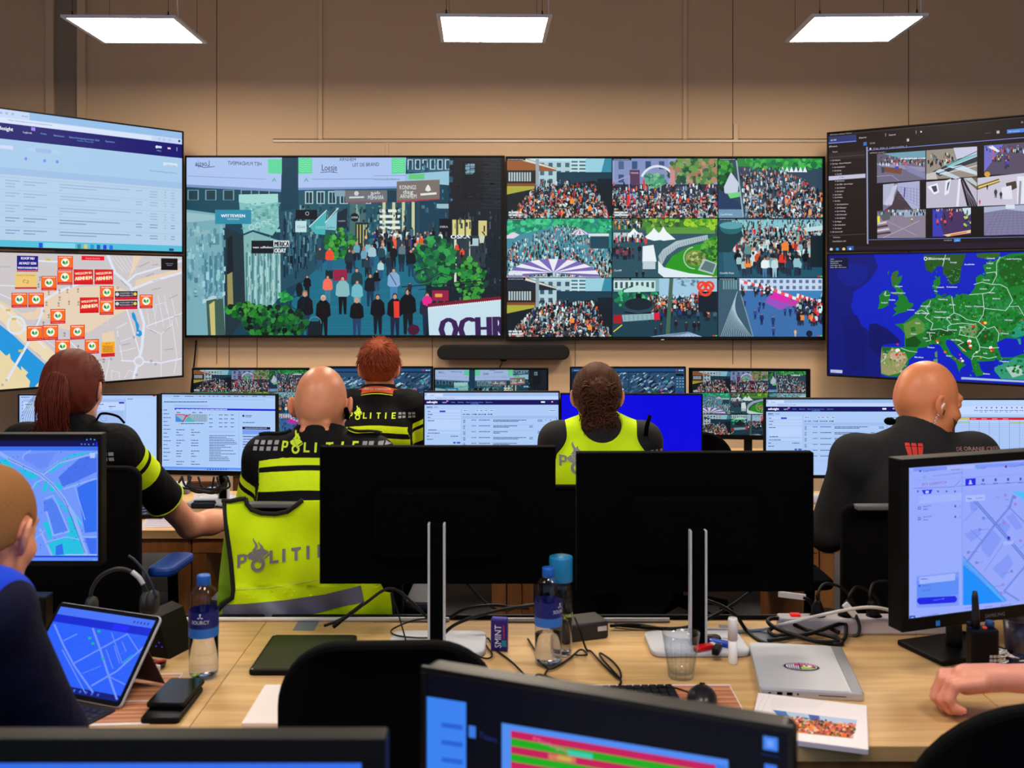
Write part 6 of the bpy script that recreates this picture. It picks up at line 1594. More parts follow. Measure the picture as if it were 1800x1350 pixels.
def head_fn(bald_rolls=False, jaw=1.0, face=True, flare=.62):
 def f(q):
  d = ell(q, (0, -.012, .0), (.0775, .096, .10))
  d = smin(d, ell(q, (0, -.03, -.03), (.068, .074, .07)), .02)
  d = smin(d, ell(q, (0, .035, -.062), (.057 * jaw, .058, .073)), .03)
  d = smin(d, ell(q, (0, .068, -.112), (.027 * jaw, .024, .020)), .025)
  for s in (-1, 1):
   d = smin(d, ell(q, (s * .043 * jaw, .05, -.052), (.022, .028, .022)), .02)
   d = smin(d, cap(q, (s * .050 * jaw, .0, -.085), (s * .022, .072, -.118), .017, .015), .02)
  if face:
   d = smin(d, cap(q, (-.036, .080, .004), (.036, .080, .004), .0105, .0105), .016)
   for s in (-1, 1): d = smax(d, -ell(q, (s * .032, .098, -.016), (.019, .016, .013)), .008)
   for s in (-1, 1): d = smin(d, ell(q, (s * .031, .078, -.016), (.0145, .0135, .0125)), .003)
   d = smin(d, cap(q, (0, .088, -.010), (0, .106, -.050), .0075, .0115), .010)
   for s in (-1, 1): d = smin(d, ell(q, (s * .0115, .097, -.054), (.0085, .011, .0075)), .006)
   d = smin(d, ell(q, (0, .088, -.079), (.024, .0095, .0060)), .006)
   d = smin(d, ell(q, (0, .087, -.089), (.021, .0095, .0065)), .006)
   d = smax(d, -cap(q, (-.022, .098, -.0842), (.022, .098, -.0842), .0022, .0022), .003)
  for s in (-1, 1):
   Mr = rotm(s * flare, .12, s * .10)
   e = ell(q, (s * .088, -.012, -.026), (.0080, .0200, .0335), Mr)
   e = smin(e, ell(q, (s * .077, -.002, -.052), (.007, .010, .012), Mr), .006)
   e = smax(e, -ell(q, (s * .0945, -.006, -.022), (.0065, .0105, .019), Mr), .004)
   d = smin(d, e, .005)
  if bald_rolls:
   for z, r in ((-.072, .012), (-.094, .013)):
    d = smin(d, cap(q, (-.034, -.078, z - .002), (.034, -.078, z - .002), r, r), .008)
  return d
 return f


def hand_fn(W, d, nrm, curl=(.5, .6, .5, .4), L=1.0, thumb_side=1, spread=.06, thumb=(.6, .25)):
 """W wrist, d towards the fingers, nrm out of the palm side; returns capsules [(a, b, ra, rb)] and the palm ellipsoid"""
 W = Vector(W); d = Vector(d).normalized(); nrm = Vector(nrm); nrm = (nrm - d * nrm.dot(d)).normalized()
 s = d.cross(nrm) * thumb_side
 caps = []
 caps.append((W, W + d * .05 * L, .025 * L, .027 * L))
 for i, (o, ln) in enumerate(((.030, .074), (.0105, .082), (-.0095, .076), (-.028, .060))):
  o *= L; ln *= L
  base = W + d * (.088 - .006 * abs(i - 1)) * L + s * o
  caps.append((W + d * .03 * L + s * o * .75, base, .0145 * L, .0105 * L))
  p, ang = base, .12
  dd = (d + s * o / .03 * spread)
  for j, fr in enumerate((.45, .31, .24)):
   ang += curl[i] * (1.0, 1.15, .8)[j]
   v = (dd.normalized() * math.cos(ang) + nrm * math.sin(ang))
   e = p + v * ln * fr
   caps.append((p, e, (.0092 - .0008 * j) * L, (.0086 - .001 * j) * L)); p = e
 tb = W + d * .028 * L + s * .026 * L + nrm * .006
 t1 = tb + (d * .75 + s * thumb[0] + nrm * thumb[1]).normalized() * .042 * L
 t2 = t1 + (d * .95 + s * thumb[0] * .35 + nrm * (thumb[1] + .2)).normalized() * .030 * L
 caps += [(W + d * .015 * L + s * .012 * L, tb, .014 * L, .0135 * L), (tb, t1, .0125 * L, .0105 * L), (t1, t2, .0102 * L, .0085 * L)]
 return caps


def project(name, polys, target, m, parent, off=.0025, direction=(0, 1, 0), start=-1.0, step=.012):
 """lay flat polygons given in (x, z) onto the target's surface along +y (all in the person's own frame)"""
 bvh = BVHTree.FromPolygons([v.co.copy() for v in target.data.vertices], [list(p.vertices) for p in target.data.polygons])
 bm = bmesh.new()
 for P2 in polys:
  vs_ = [bm.verts.new((x, 0, z)) for x, z in P2]
  try: bm.faces.new(vs_)
  except ValueError: pass
 bmesh.ops.triangulate(bm, faces=bm.faces[:])
 for _ in range(5):
  e = [q for q in bm.edges if q.calc_length() > step]
  if not e: break
  bmesh.ops.subdivide_edges(bm, edges=e, cuts=1)
  bmesh.ops.triangulate(bm, faces=[q for q in bm.faces if len(q.verts) > 3])
 dv = Vector(direction).normalized()
 last = 0
 kill = []
 for v in bm.verts:
  hit = bvh.ray_cast(Vector((v.co.x, start, v.co.z)), dv)
  if hit[0] is None: kill.append(v); continue
  v.co = hit[0] - dv * off * .5 + hit[1] * off * (1 if hit[1].dot(dv) < 0 else -1) * .6
 bmesh.ops.delete(bm, geom=kill, context='VERTS')
 bmesh.ops.recalc_face_normals(bm, faces=bm.faces[:])
 me = bpy.data.meshes.new(name)
 bm.to_mesh(me); bm.free()
 me.materials.append(m)
 me.polygons.foreach_set('use_smooth', [True] * len(me.polygons))
 return link(name, me, parent)


def letters(t, x0, x1, z, h, rot=0):
 """text as (x, z) polygons, bold"""
 v, f, w_ = text_mesh(t)
 out = []
 k, kx = h / .7, (x1 - x0) / w_
 c, s = math.cos(rot), math.sin(rot)
 for q in f:
  out.append([(x0 + (v[i][0] * kx) * c - v[i][1] * k * s, z + v[i][0] * kx * s + v[i][1] * k * c) for i in q])
 return out


BLOCK = {'P': [[(0, 0), (.22, 0), (.22, 1), (0, 1)], [(.22, .82), (.5, .82), (.5, 1), (.22, 1)], [(.5, .52), (.72, .6), (.72, .92), (.5, 1)], [(.22, .34), (.5, .34), (.66, .44), (.72, .6), (.5, .52), (.22, .52)]],
         'L': [[(0, 0), (.22, 0), (.22, 1), (0, 1)], [(.22, 0), (.68, 0), (.68, .2), (.22, .2)]],
         'I': [[(0, 0), (.24, 0), (.24, 1), (0, 1)]],
         'T': [[(.25, 0), (.48, 0), (.48, .8), (.25, .8)], [(0, .8), (.73, .8), (.73, 1), (0, 1)]],
         'E': [[(0, 0), (.22, 0), (.22, 1), (0, 1)], [(.22, 0), (.66, 0), (.66, .19), (.22, .19)], [(.22, .41), (.6, .41), (.6, .59), (.22, .59)], [(.22, .81), (.66, .81), (.66, 1), (.22, 1)]]}


def word_block(t, xs, z, h, tf=lambda x, z: (x, z)):
 return [[tf(x + px * h, z + pz * h) for px, pz in poly] for ch, x in zip(t, xs) for poly in BLOCK[ch]]


def emblem(x, z, s, tf=lambda x, z: (x, z)):
 """flame above a tilted law book on a ring"""
 out = []
 n = 20
 for i in range(n):
  a, b = math.radians(-250 + 320 * i / n), math.radians(-250 + 320 * (i + 1) / n)
  cx, cz = x + .02 * s, z + .22 * s
  out.append([(cx + .20 * s * math.cos(a), cz + .20 * s * math.sin(a)), (cx + .20 * s * math.cos(b), cz + .20 * s * math.sin(b)), (cx + .105 * s * math.cos(b), cz + .105 * s * math.sin(b)), (cx + .105 * s * math.cos(a), cz + .105 * s * math.sin(a))])
 out.append([(x - .30 * s, z + .52 * s), (x - .24 * s, z + .42 * s), (x + .03 * s, z + .30 * s), (x + .06 * s, z + .34 * s), (x - .16 * s, z + .62 * s)])
 out.append([(x - .14 * s, z + .62 * s), (x + .06 * s, z + .36 * s), (x + .33 * s, z + .54 * s), (x + .14 * s, z + .68 * s)])
 out.append([(x + .05 * s, z + .28 * s), (x + .08 * s, z + .25 * s), (x + .36 * s, z + .46 * s), (x + .345 * s, z + .51 * s)])
 for dx, h0, h1 in ((-.10, .64, 1.0), (.05, .60, .88)):
  L, Rr = [], []
  for i in range(9):
   t = i / 8
   c = x + dx * s + math.sin(t * 5.2) * .06 * s + t * .06 * s
   w_ = .05 * s * (1 - t) ** .7 + .002
   L.append((c - w_, z + (h0 + (h1 - h0) * t) * s)); Rr.append((c + w_, z + (h0 + (h1 - h0) * t) * s))
  for i in range(8): out.append([L[i], Rr[i], Rr[i + 1], L[i + 1]])
 return [[tf(a, b) for a, b in p] for p in out]


def grid_rects(x0, z0, nx, nz, w_, h, gx, gz, tf=lambda x, z: (x, z)):
 return [[tf(x0 + i * gx, z0 + j * gz), tf(x0 + i * gx + w_, z0 + j * gz), tf(x0 + i * gx + w_, z0 + j * gz + h), tf(x0 + i * gx, z0 + j * gz + h)] for i in range(nx) for j in range(nz)]


PEOPLE = {}


def person(label, hip, yaw, head, top_z, zs, sw, skin_col, garment, head_rot=(0, 0, 0), arms=None, jaw=1.0, rolls=False, sleeves='short', h=.0055, chest=.150, belly=.0, lean=0.0, hands=None, standing=False, collar=True, face=True, neck_r=.056, group=None, ys=.70, bands=(.035, .065, .085, .14), flare=.62, cuff=.78, band_fn=None):
 """hip (x, y) on the floor plan; head = world xy of the skull's centre; arms = {side: (elbow, wrist)} in world space"""
 M = mw((hip[0], hip[1], 0), yaw)
 Mi = M.inverted()
 hc = Mi @ Vector((head[0], head[1], top_z - .10))
 Rh = rotm(*head_rot)
 HF = head_fn(rolls, jaw, face, flare)
 hip_z = .56 if not standing else .98
 sy = hc.y * .35
 arm = {}
 for s in (-1, 1):
  S = Vector((s * sw, sy + .0, zs))
  if arms and s in arms: E, W = [Mi @ Vector(p) for p in arms[s]]
  else: E, W = Vector((s * (sw + .05), sy + .10, zs - .29)), Vector((s * (sw - .02), sy + .36, .80))
  arm[s] = (S, E, W)
 hc_np = np.array(hc)
 nb = Vector((0, sy - .005, zs + .06))
 nk0, nk1 = Vector((hc.x * .8, hc.y - .015, hc.z - .075)), Vector((0, sy, zs + .02))
 hcaps = []
 if hands:
  for s, a in hands.items():
   W = arm[s][2]
   dw = (Mi.to_3x3() @ Vector(a['d'])); nn = Mi.to_3x3() @ Vector(a['n'])
   hcaps += hand_fn(W, dw, nn, a.get('curl', (.5, .5, .5, .5)), a.get('L', 1), a.get('side', 1), a.get('spread', .06), a.get('thumb', (.6, .25)))

 def torso(Q, inf):
  zc = zs - .16
  d = cap(Q, (0, 0, hip_z + .03), (0, sy * .6, zc), .140 + belly + inf, chest + inf, ys)
  d = smin(d, cap(Q, (0, sy * .6, zc), (0, sy, zs - .05), chest + inf, .10 + inf, ys), .05)
  d = smin(d, smin(cap(Q, (-sw + .01, sy, zs - .015), (0, sy, zs + .012), .042 + inf, .055 + inf), cap(Q, (sw - .01, sy, zs - .015), (0, sy, zs + .012), .042 + inf, .055 + inf), .02), .05)
  d = smin(d, cap(Q, (0, sy * .9, zs - .10), (0, sy, zs), .105 + inf, .07 + inf, .8), .05)
  for s in (-1, 1):
   d = smin(d, cap(Q, (0, sy - .005, zs + .055), (s * sw * .72, sy, zs + .012), .040 + inf, .040 + inf), .04)
   d = smin(d, ell(Q, (s * sw * .5, sy - .07, zs - .13), (.075 + inf, .05 + inf, .10 + inf)), .05)
  return d

 def arm_d(Q, s, inf, upper_only=None):
  S, E, W = arm[s]
  d = smin(ell(Q, S, (.052 + inf, .055 + inf, .055 + inf)), cap(Q, S, E, .049 + inf, .041 + inf), .03)
  if upper_only is not None: return d
  mid = E.lerp(W, .3)
  d = smin(d, cap(Q, E, mid, .041 + inf, .043 + inf), .02)
  d = smin(d, cap(Q, mid, W, .043 + inf, .027 + inf), .02)
  return d

 def body(Q):
  d = HF((Q - hc_np) @ Rh)
  d = smin(d, cap(Q, nk0, nk1, neck_r, neck_r + .008), .025)
  d = smin(d, torso(Q, -.012), .03)
  for s in (-1, 1): d = smin(d, arm_d(Q, s, 0), .02)
  for a, b, ra, rb in hcaps: d = smin(d, cap(Q, a, b, ra, rb), .006)
  return d

 pts = [hc + Vector((.12, .14, .13)), hc - Vector((.12, .14, .13)), Vector((sw + .09, .2, hip_z - .16)), Vector((-sw - .09, -.2, hip_z - .16))]
 for s in (-1, 1):
  for p in arm[s]: pts += [p + Vector((.09, .09, .09)), p - Vector((.09, .09, .09))]
 for a, b, ra, rb in hcaps: pts += [b + Vector((.02, .02, .02)), b - Vector((.02, .02, .02))]
 lo = [min(p[i] for p in pts) for i in range(3)]; hi = [max(p[i] for p in pts) for i in range(3)]
 sk = skin('skin_%d' % len(PEOPLE), skin_col)
 b = sdf_obj('person', body, lo, hi, h, sk)
 b.matrix_world = M
 tag(b, label, 'person', group)
 # garment

 def cloth(Q, inf=.011):
  d = torso(Q, inf)
  if sleeves == 'none': return d
  for s in (-1, 1):
   S, E, W = arm[s]
   if sleeves == 'short':
    a = smin(ell(Q, S, (.055 + inf, .058 + inf, .058 + inf)), cap(Q, S, E, .053 + inf, .054 + inf), .03)
    ax = (E - S).normalized(); cp = S.lerp(E, cuff)
    a = smax(a, (Q - np.array(cp)) @ np.array(ax), .004)
   else:
    a = arm_d(Q, s, inf + .006)
    ax = (W - E).normalized()
    a = smax(a, (Q - np.array(W - ax * .02)) @ np.array(ax), .004)
   d = smin(d, a, .035)
  return d

 def shirt(Q):
  d = cloth(Q)
  d = smax(d, (hip_z - .03) - Q[:, 2], .004)
  nz = nb.z
  axn = (nk0 - nk1).normalized()
  hole = cap(Q, nk1 + axn * .055, nk0 + axn * .1, neck_r + .002, neck_r + .016)
  d = smax(d, -hole, .004)
  if collar:
   cz = zs + (.075 if collar is True else collar)
   ring = np.abs(cap(Q, nk1 - axn * .03, nk0 + axn * .1, neck_r + .016, neck_r + .020)) - .0065
   ring = smax(ring, (Q - np.array(nk1 + axn * (cz - zs))) @ np.array(axn), .003)
   ring = smax(ring, (np.array(nk1 - axn * .005) - Q) @ np.array(axn), .003)
   d = smin(d, ring, .010)
  return d

 def band(V):
  """0..1: down the trunk, or down the sleeve"""
  zz = zs - V[:, 2] - .5 * V[:, 0] ** 2
  t = np.interp(zz, [-1, *bands, 1], [0, .2, .25, .3, .4, 1])
  for s in (-1, 1):
   S, E, W = arm[s]
   a = np.array(E - S); L = np.linalg.norm(a)
   u = ((V - np.array(S)) @ a) / L
   dist = np.linalg.norm(V - np.array(S) - np.clip(u / L, 0, 1.2)[:, None] * a, axis=1)
   side = (V[:, 0] * s) - (sw + .008)
   on = (side > 0) & (dist < .10)
   t = np.where(on, np.interp(u, [-.5, .06, .085, .10, .16, .6], [0, .2, .25, .3, .4, 1]), t)
   seam = (np.abs(side) < .008) & (dist < .13)
   t = np.where(seam, 0.0, t)
  return np.clip(t, 0, 1)

 g = sdf_obj(garment[0], shirt, [v - .05 for v in lo], [v + .05 for v in hi], h + .0005, garment[1], b, {'band': band if band_fn is None else (lambda V: band_fn(V, sw, zs))})
 # trousers and shoes
 ft = .30 if standing else .46

 def trou(Q):
  d = cap(Q, (-.07, 0, hip_z - .03), (.07, 0, hip_z - .03), .135, .135, .85)
  d = smax(d, Q[:, 2] - (hip_z + .05), .004)
  for s in (-1, 1):
   k = (s * .11, .42, .50) if not standing else (s * .10, .03, .50)
   an = (s * .12, .40, .10) if not standing else (s * .11, 0, .09)
   d = smin(d, cap(Q, (s * .09, .03, hip_z - .03), k, .088, .064), .03)
   d = smin(d, cap(Q, k, an, .064, .050), .02)
  return smax(d, .06 - Q[:, 2], .004)
 sdf_obj('trousers', trou, (-.35, -.25, .0), (.35, .60, hip_z + .2), .012, TROUSER, b)
 for s in (-1, 1):
  an = (s * .12, .40, .0) if not standing else (s * .11, 0, .0)

  def shoe(Q): return smax(smin(ell(Q, (an[0], an[1] + .10, .035), (.047, .10, .045)), ell(Q, (an[0], an[1] - .01, .05), (.045, .07, .07)), .03), .0 - Q[:, 2], .004)
  sdf_obj('shoe', shoe, (an[0] - .08, an[1] - .12, -.01), (an[0] + .08, an[1] + .24, .16), .008, SHOEM, b)
 Hm = Matrix.Translation(hc) @ Matrix(Rh.tolist()).to_4x4()
 if face:
  for s in (-1, 1):
   e = MB().ball((s * .031, .0785, -.016), (.0112, .0112, .0095), 0, Hm, 14)
   e.ball((s * .031, .0872, -.0165), (.0046, .0032, .0046), 1, Hm, 10)
   e.build('eye', [EYE, IRIS], b)
   MB().tube([Hm @ Vector(p) for p in ((s * .017, .0925, .006), (s * .032, .0925, .011), (s * .046, .080, .006))], [.002, .0032, .0015], 6).build('eyebrow', mat('brow_%d' % len(PEOPLE), (70, 50, 36), .9), b)
 PEOPLE[label] = dict(body=b, shirt=g, head=Hm, Rh=Rh, hc=hc, M=M, Mi=Mi, arm=arm, zs=zs, sw=sw, HF=HF, nk=(nk0, nk1), sy=sy)
 return PEOPLE[label]


def hair_shell(p, name, m, thick, region, h=.004, bump=None):
 """hair as a shell over the skull; region(q) < 0 inside the hairy area, q in head coordinates"""
 Rh, hc, HF = p['Rh'], np.array(p['hc']), head_fn(False, 1.0, False)

 def base(q):
  d = ell(q, (0, -.012, .0), (.0775, .096, .10))
  return smin(d, ell(q, (0, -.03, -.03), (.069, .074, .07)), .02)

 def f(Q):
  q = (Q - hc) @ Rh
  t = thick(q) if callable(thick) else thick
  d = base(q) - t
  if bump: d = d + bump(q)
  for s in (-1, 1): d = smax(d, -ell(q, (s * .088, .002, -.028), (.030, .026, .042)), .006)
  return smax(d, region(q), .008)
 lo, hi = p['hc'] - Vector((.16, .18, .22)), p['hc'] + Vector((.16, .18, .2))
 return sdf_obj(name, f, lo, hi, h, m, p['body'])


def strands(p, name, m, roots, n, r=.0011, parent=None):
 """locks: roots() gives a list of head-space points along one lock"""
 mb = MB()
 for i in range(n):
  pts = roots(i)
  k = len(pts)
  mb.tube([p['head'] @ Vector(q) for q in pts], [r * (1 - .75 * j / (k - 1)) for j in range(k)], 4, cap=False)
 return mb.build(name, m, parent or p['body'])


def hairm(name, a, b):
 m = mat(name, a, .5, spec=.35, noise=(60, .35))
 return m


def surf_z(o, x, y):
 b = BVHTree.FromPolygons([v.co.copy() for v in o.data.vertices], [list(p.vertices) for p in o.data.polygons])
 h = b.ray_cast(Vector((x, y, 3)), Vector((0, 0, -1)))
 return h[0].z if h[0] else 1.2
# ---------------------------------------------------------------- the people
def on(px, py, Z): return P(px, py, Z)
def xy(px, Z): return ((px - CX) * Z / F, Z)


def police_print(p, x0, zt, k=1.0, m=YEL, full=True):
 """POLITIE with the emblem, and chequers, across the back; x0 left of the P, zt baseline"""
 h = .028 * k
 xs = [x0 + v * k for v in (0, .072, .105, .137, .180, .212)]
 tf = lambda x, z: (x, z)
 po = word_block('PLITIE', xs, zt, h) + emblem(x0 + .045 * k, zt - .007 * k, .066 * k)
 project('lettering', po, p['shirt'], m, p['body'])
 for sq in (grid_rects(x0 - .086 * k, zt + .001, 4, 2, .0125 * k, .011 * k, .0205 * k, .0165 * k), grid_rects(x0 + .243 * k, zt + .001, 2, 2, .014 * k, .011 * k, .0185 * k, .0165 * k) + grid_rects(x0 + .288 * k, zt, 2, 2, .014 * k, .011 * k, .0185 * k, .0165 * k)):
  project('chequers', sq, p['shirt'], mat('grey_chequer_print', (150, 150, 158), .6), p['body'])


# 1 bald officer in the middle left
bo = person('bald police officer in a black and yellow shirt, seen from behind', (-.587, 3.18), -.06, xy(566, 3.25), 1.418, 1.140, .166, (214, 140, 104), ('shirt', POLICE), (0.0, -.10, 0), rolls=True, jaw=1.05, arms={-1: (on(446, 905, 3.28), on(480, 925, 3.6)), 1: (on(720, 905, 3.36), on(660, 925, 3.68))}, chest=.172, belly=.02, neck_r=.056, bands=(-.018, .004, .018, .068))
police_print(bo, -.100, 1.172)
for s in (-1, 1):
 strap = MB()
 V_ = []
 for k in range(7):
  x = s * (.088 + .016 * k)
  for y in (-.026, .026):
   V_.append((x, bo['sy'] + y + .01, surf_z(bo['shirt'], x, bo['sy'] + y + .01) + .009))
 strap.add(V_, [[2 * k, 2 * k + 1, 2 * k + 3, 2 * k + 2] for k in range(6)], 0, True)
 so = strap.build('shoulder_strap', mat('navy_strap', (12, 14, 24), .8), bo['body'])
 md = so.modifiers.new('thickness', 'SOLIDIFY'); md.thickness = .008
MB().tube([bo['head'] @ Vector(q) for q in ((.079, -.02, -.03), (.088, -.03, -.05), (.084, -.03, -.062))], .008, 10).build('earpiece', BLACKM, bo['body'])

# 2 pony tailed officer at left
pt = person('police officer with a red brown pony tail, one arm on the desk', (-1.425, 3.36), -.12, xy(131, 3.43), 1.45, 1.150, .160, (226, 160, 130), ('shirt', POLICE), (.05, -.02, 0), arms={1: (on(333, 925, 3.70), on(452, 903, 3.92)), -1: (on(20, 930, 3.6), on(90, 898, 4.0))}, chest=.145, hands={1: dict(d=(.9, .35, .0), n=(0, 0, -1), curl=(.12, .12, .14, .16), side=1), -1: dict(d=(.2, 1, .05), n=(0, 0, -1), curl=(.14, .14, .14, .14), side=-1)}, neck_r=.050, cuff=.64, bands=(.046, .068, .088, .14))
police_print(pt, -.135, 1.118)
S, E, W = pt['arm'][1]
red = mat('auburn_hair', (96, 34, 20), .62, spec=.3, noise=(70, .4))
hair_shell(pt, 'hair', red, lambda q: .012 + .008 * np.clip(-q[:, 1] * 8, 0, 1), lambda q: np.maximum(q[:, 1] * .9 - .055 - q[:, 2] * .35, -q[:, 2] - .085 + np.clip(q[:, 1], -.05, .1) * .9), bump=lambda q: .0007 * np.sin(q[:, 0] * 260 + q[:, 2] * 60))
random.seed(11)


def tail(i):
 a = ru(0, 6.283); rr = R() ** .5
 x0, z0 = rr * math.cos(a), rr * math.sin(a)
 L = ru(.62, 1.12)
 sx, w1, w2 = ru(-.05, .03), ru(-.012, .012), ru(-.016, .016)
 return [(x0 * .016 + .006, -.100, .004 + z0 * .014), (x0 * .036 + .006, -.128 - .006 * z0, .012 + z0 * .032), (x0 * .052 + .003, -.150 - .012 * z0, -.045 * L + z0 * .02), (x0 * .050 + w1, -.142 - .012 * z0, -.105 * L), (x0 * .044 - .006 + sx * .5 - w1, -.122 - .008 * z0 + w2 * .5, -.165 * L), (x0 * .044 - .012 + sx * 1.2 + w2, -.108 + w2, -.215 * L)]


strands(pt, 'pony_tail', red, lambda i: smooth_path(tail(i), 4), 560, .0021)


def combed(i):
 a = ru(-2.5, 2.5); z = ru(-.03, .09)
 rad = math.sqrt(max(.05, 1 - (z / .105) ** 2))
 pts = []
 for k in range(6):
  t = k / 5
  an = a * (1 - t) ** .9
  zz = z * (1 - t) + .0 * t
  rr = math.sqrt(max(.05, 1 - (zz / .112) ** 2))
  pts.append((math.sin(an) * .093 * rr, -.012 - math.cos(an) * .116 * rr, zz))
 return pts


strands(pt, 'combed_hair', red, combed, 260, .0014)
strands(pt, 'loose_hair', red, lambda i: smooth_path([(-.075 - .004 * i, -.05, -.03), (-.09 - .006 * i, -.06, -.08), (-.085 - .008 * i, -.07, -.13), (-.05 - .005 * i, -.08, -.17 - .004 * i)], 5), 8, .0007)
MB().tube([pt['head'] @ Vector((.028 * math.cos(t), -.112 + .004 * math.sin(t), .0 + .028 * math.sin(t))) for t in [6.2832 * i / 14 for i in range(14)]], .006, 8, closed=True).build('hair_tie', BLACKM, pt['body'])
ms = Matrix.Translation((.125, pt['sy'] + .01, 1.228))
MB().tube(smooth_path([ms @ Vector(q) for q in ((-.04, 0, .005), (-.01, -.02, .03), (.03, 0, .02), (.06, -.01, .0))], 5), .004, 6).build('shoulder_microphone', BLACKM, pt['body'])
MB().tube([S.lerp(E, .635) + ((E - S).normalized().cross(Vector((0, 1, 0))).normalized() * math.cos(t) + (E - S).normalized().cross((E - S).normalized().cross(Vector((0, 1, 0))).normalized()) * math.sin(t)) * .0665 for t in [6.2832 * i / 28 for i in range(28)]], .0028, 6, closed=True).build('cuff_piping', YEL, pt['body'])

# 3 red haired officer in the back row
ro = person('red haired police officer with an orange lanyard in the back row', (-.63, 4.955), -.02, xy(667, 5.0), 1.385, 1.100, .150, (226, 150, 116), ('shirt', POLICE), (.0, -.06, 0), chest=.138, neck_r=.052, bands=(.078, .112, .135, .20))
police_print(ro, -.125, 1.050, .95)
ging = mat('ginger_hair', (122, 50, 20), .68, spec=.25, noise=(80, .4))
hair_shell(ro, 'hair', ging, lambda q: .004 + .026 * np.clip((q[:, 2] + .03) * 10, 0, 1), lambda q: np.maximum(q[:, 1] * .9 - .05 - q[:, 2] * .3, -q[:, 2] - .075 + np.clip(q[:, 1] + .06, 0, .1) * .75), bump=lambda q: .0012 * np.sin(q[:, 0] * 180 + q[:, 2] * 120 + q[:, 1] * 90))
random.seed(5)


def crop(i):
 a = ru(-2.2, 2.2); z = ru(.0, .11)
 rr = math.sqrt(max(.02, 1 - (z / .112) ** 2)); L = ru(.015, .035)
 x, y = math.sin(a) * .094 * rr, -.012 - math.cos(a) * .114 * rr
 return [(x * .95, y * .95, z + .012), (x * 1.06 + ru(-.006, .006), y * 1.06, z + .006), (x * 1.08 + ru(-.014, .014), y * 1.07, z - L)]


strands(ro, 'hair_locks', ging, crop, 520, .0022)


def whorl(i):
 """locks running outward from the crown, the ends lifting off the skull"""
 ph, a0, a1 = ru(0, 6.283), ru(.05, .9), ru(.25, .55)
 tw, lift = ru(-.25, .5), ru(.006, .026)
 pts = []
 for k in range(5):
  t = k / 4
  th = a0 + a1 * t
  d = Vector((math.sin(th) * math.cos(ph + tw * t), math.sin(th) * math.sin(ph + tw * t), math.cos(th)))
  d = Matrix.Rotation(.55, 3, 'X') @ d
  s_ = 1.27 + lift * 9 * t * t
  pts.append((d.x * .0755 * s_, -.012 + d.y * .096 * s_, d.z * .10 * (s_ - .02)))
 return pts


strands(ro, 'crown_locks', ging, whorl, 620, .0024)
nk0, nk1 = ro['nk']
axn = (nk0 - nk1).normalized()
cn = nk1 + axn * .045
sb_ = BVHTree.FromPolygons([v.co.copy() for v in ro['shirt'].data.vertices], [list(p.vertices) for p in ro['shirt'].data.polygons])


def collar_point(t, dz, out):
 """point on the outside of the collar at angle t"""
 d = Vector((math.cos(t), math.sin(t), 0))
 o_ = cn + Vector((0, 0, dz - .030 * math.sin(t) - .012))
 h_ = sb_.ray_cast(o_ + d * .3, -d)
 r_ = .3 - h_[3] if h_[0] else .075
 return o_ + d * (min(max(r_, .07), .094) + out)


lan = MB()
V_, F_ = [], []
for i in range(36): t = 6.2832 * i / 36; V_ += [tuple(collar_point(t, -.013, .004)), tuple(collar_point(t, .015, .004))]
for i in range(36): j = (i + 1) % 36; F_.append([2 * i, 2 * j, 2 * j + 1, 2 * i + 1])
lan.add(V_, F_, 0, True)
lanyard = lan.build('lanyard', mat('orange_ribbon', (206, 76, 26), .6), ro['body'])
lt = letters('CREW ECC KONINGSDAG', -.064, .064, cn.z + .013, .0115)
project('lanyard_print', lt, lanyard, mat('ribbon_print', (240, 214, 190), .6), lanyard, .002, step=.02)
MB().tube([collar_point(6.2832 * i / 36, -.020, .004) for i in range(36)], .0025, 6, closed=True).build('collar_piping', YEL, ro['body'])

# 4 curly haired officer in a hi-vis vest
cu = person('officer with curly brown hair in a yellow safety vest', (.325, 3.84), .0, xy(1049, 3.93), 1.372, 1.095, .158, (226, 152, 120), ('shirt', mat('navy_shirt', (12, 13, 20), .8, bump=(14, .4))), (.0, -.05, 0), chest=.150, neck_r=.050)
curl = mat('brown_curly_hair', (78, 44, 26), .66, spec=.25, noise=(90, .5))
hair_shell(cu, 'hair', curl, .010, lambda q: np.maximum(q[:, 1] * .9 - .05 - q[:, 2] * .35, -q[:, 2] - .10 + np.clip(q[:, 1] + .05, 0, .1) * .8), bump=lambda q: .0006 * np.sin(q[:, 0] * 300))
random.seed(21)


def curls(i):
 t = i / 190
 c = Vector((ru(-.058, .058), -.10 - .02 * R(), .030 - .150 * R()))
 c.x *= 1 - .35 * max(0, -c.z - .05) * 5
 r_ = ru(.010, .020); ph = ru(0, 6.28); ax = ru(-1, 1)
 return [(c.x + r_ * math.cos(ph + k * .8), c.y - .012 * math.sin(ph * 2 + k * .5) - .006 * k / 6, c.z + r_ * math.sin(ph + k * .8) - .003 * k) for k in range(11)]


strands(cu, 'curls', curl, curls, 330, .0030)
strands(cu, 'combed_hair', curl, combed, 300, .0013)
sdf_obj('hair_bun', lambda Q: (lambda q: smin(ell(q, (0, -.085, -.035), (.062, .040, .085)), ell(q, (0, -.092, .02), (.045, .036, .035)), .03) + .003 * np.sin(q[:, 0] * 190) * np.sin(q[:, 2] * 170))((Q - np.array(cu['hc'])) @ cu['Rh']), cu['hc'] - Vector((.12, .18, .2)), cu['hc'] + Vector((.12, .05, .12)), .004, curl, cu['body'])


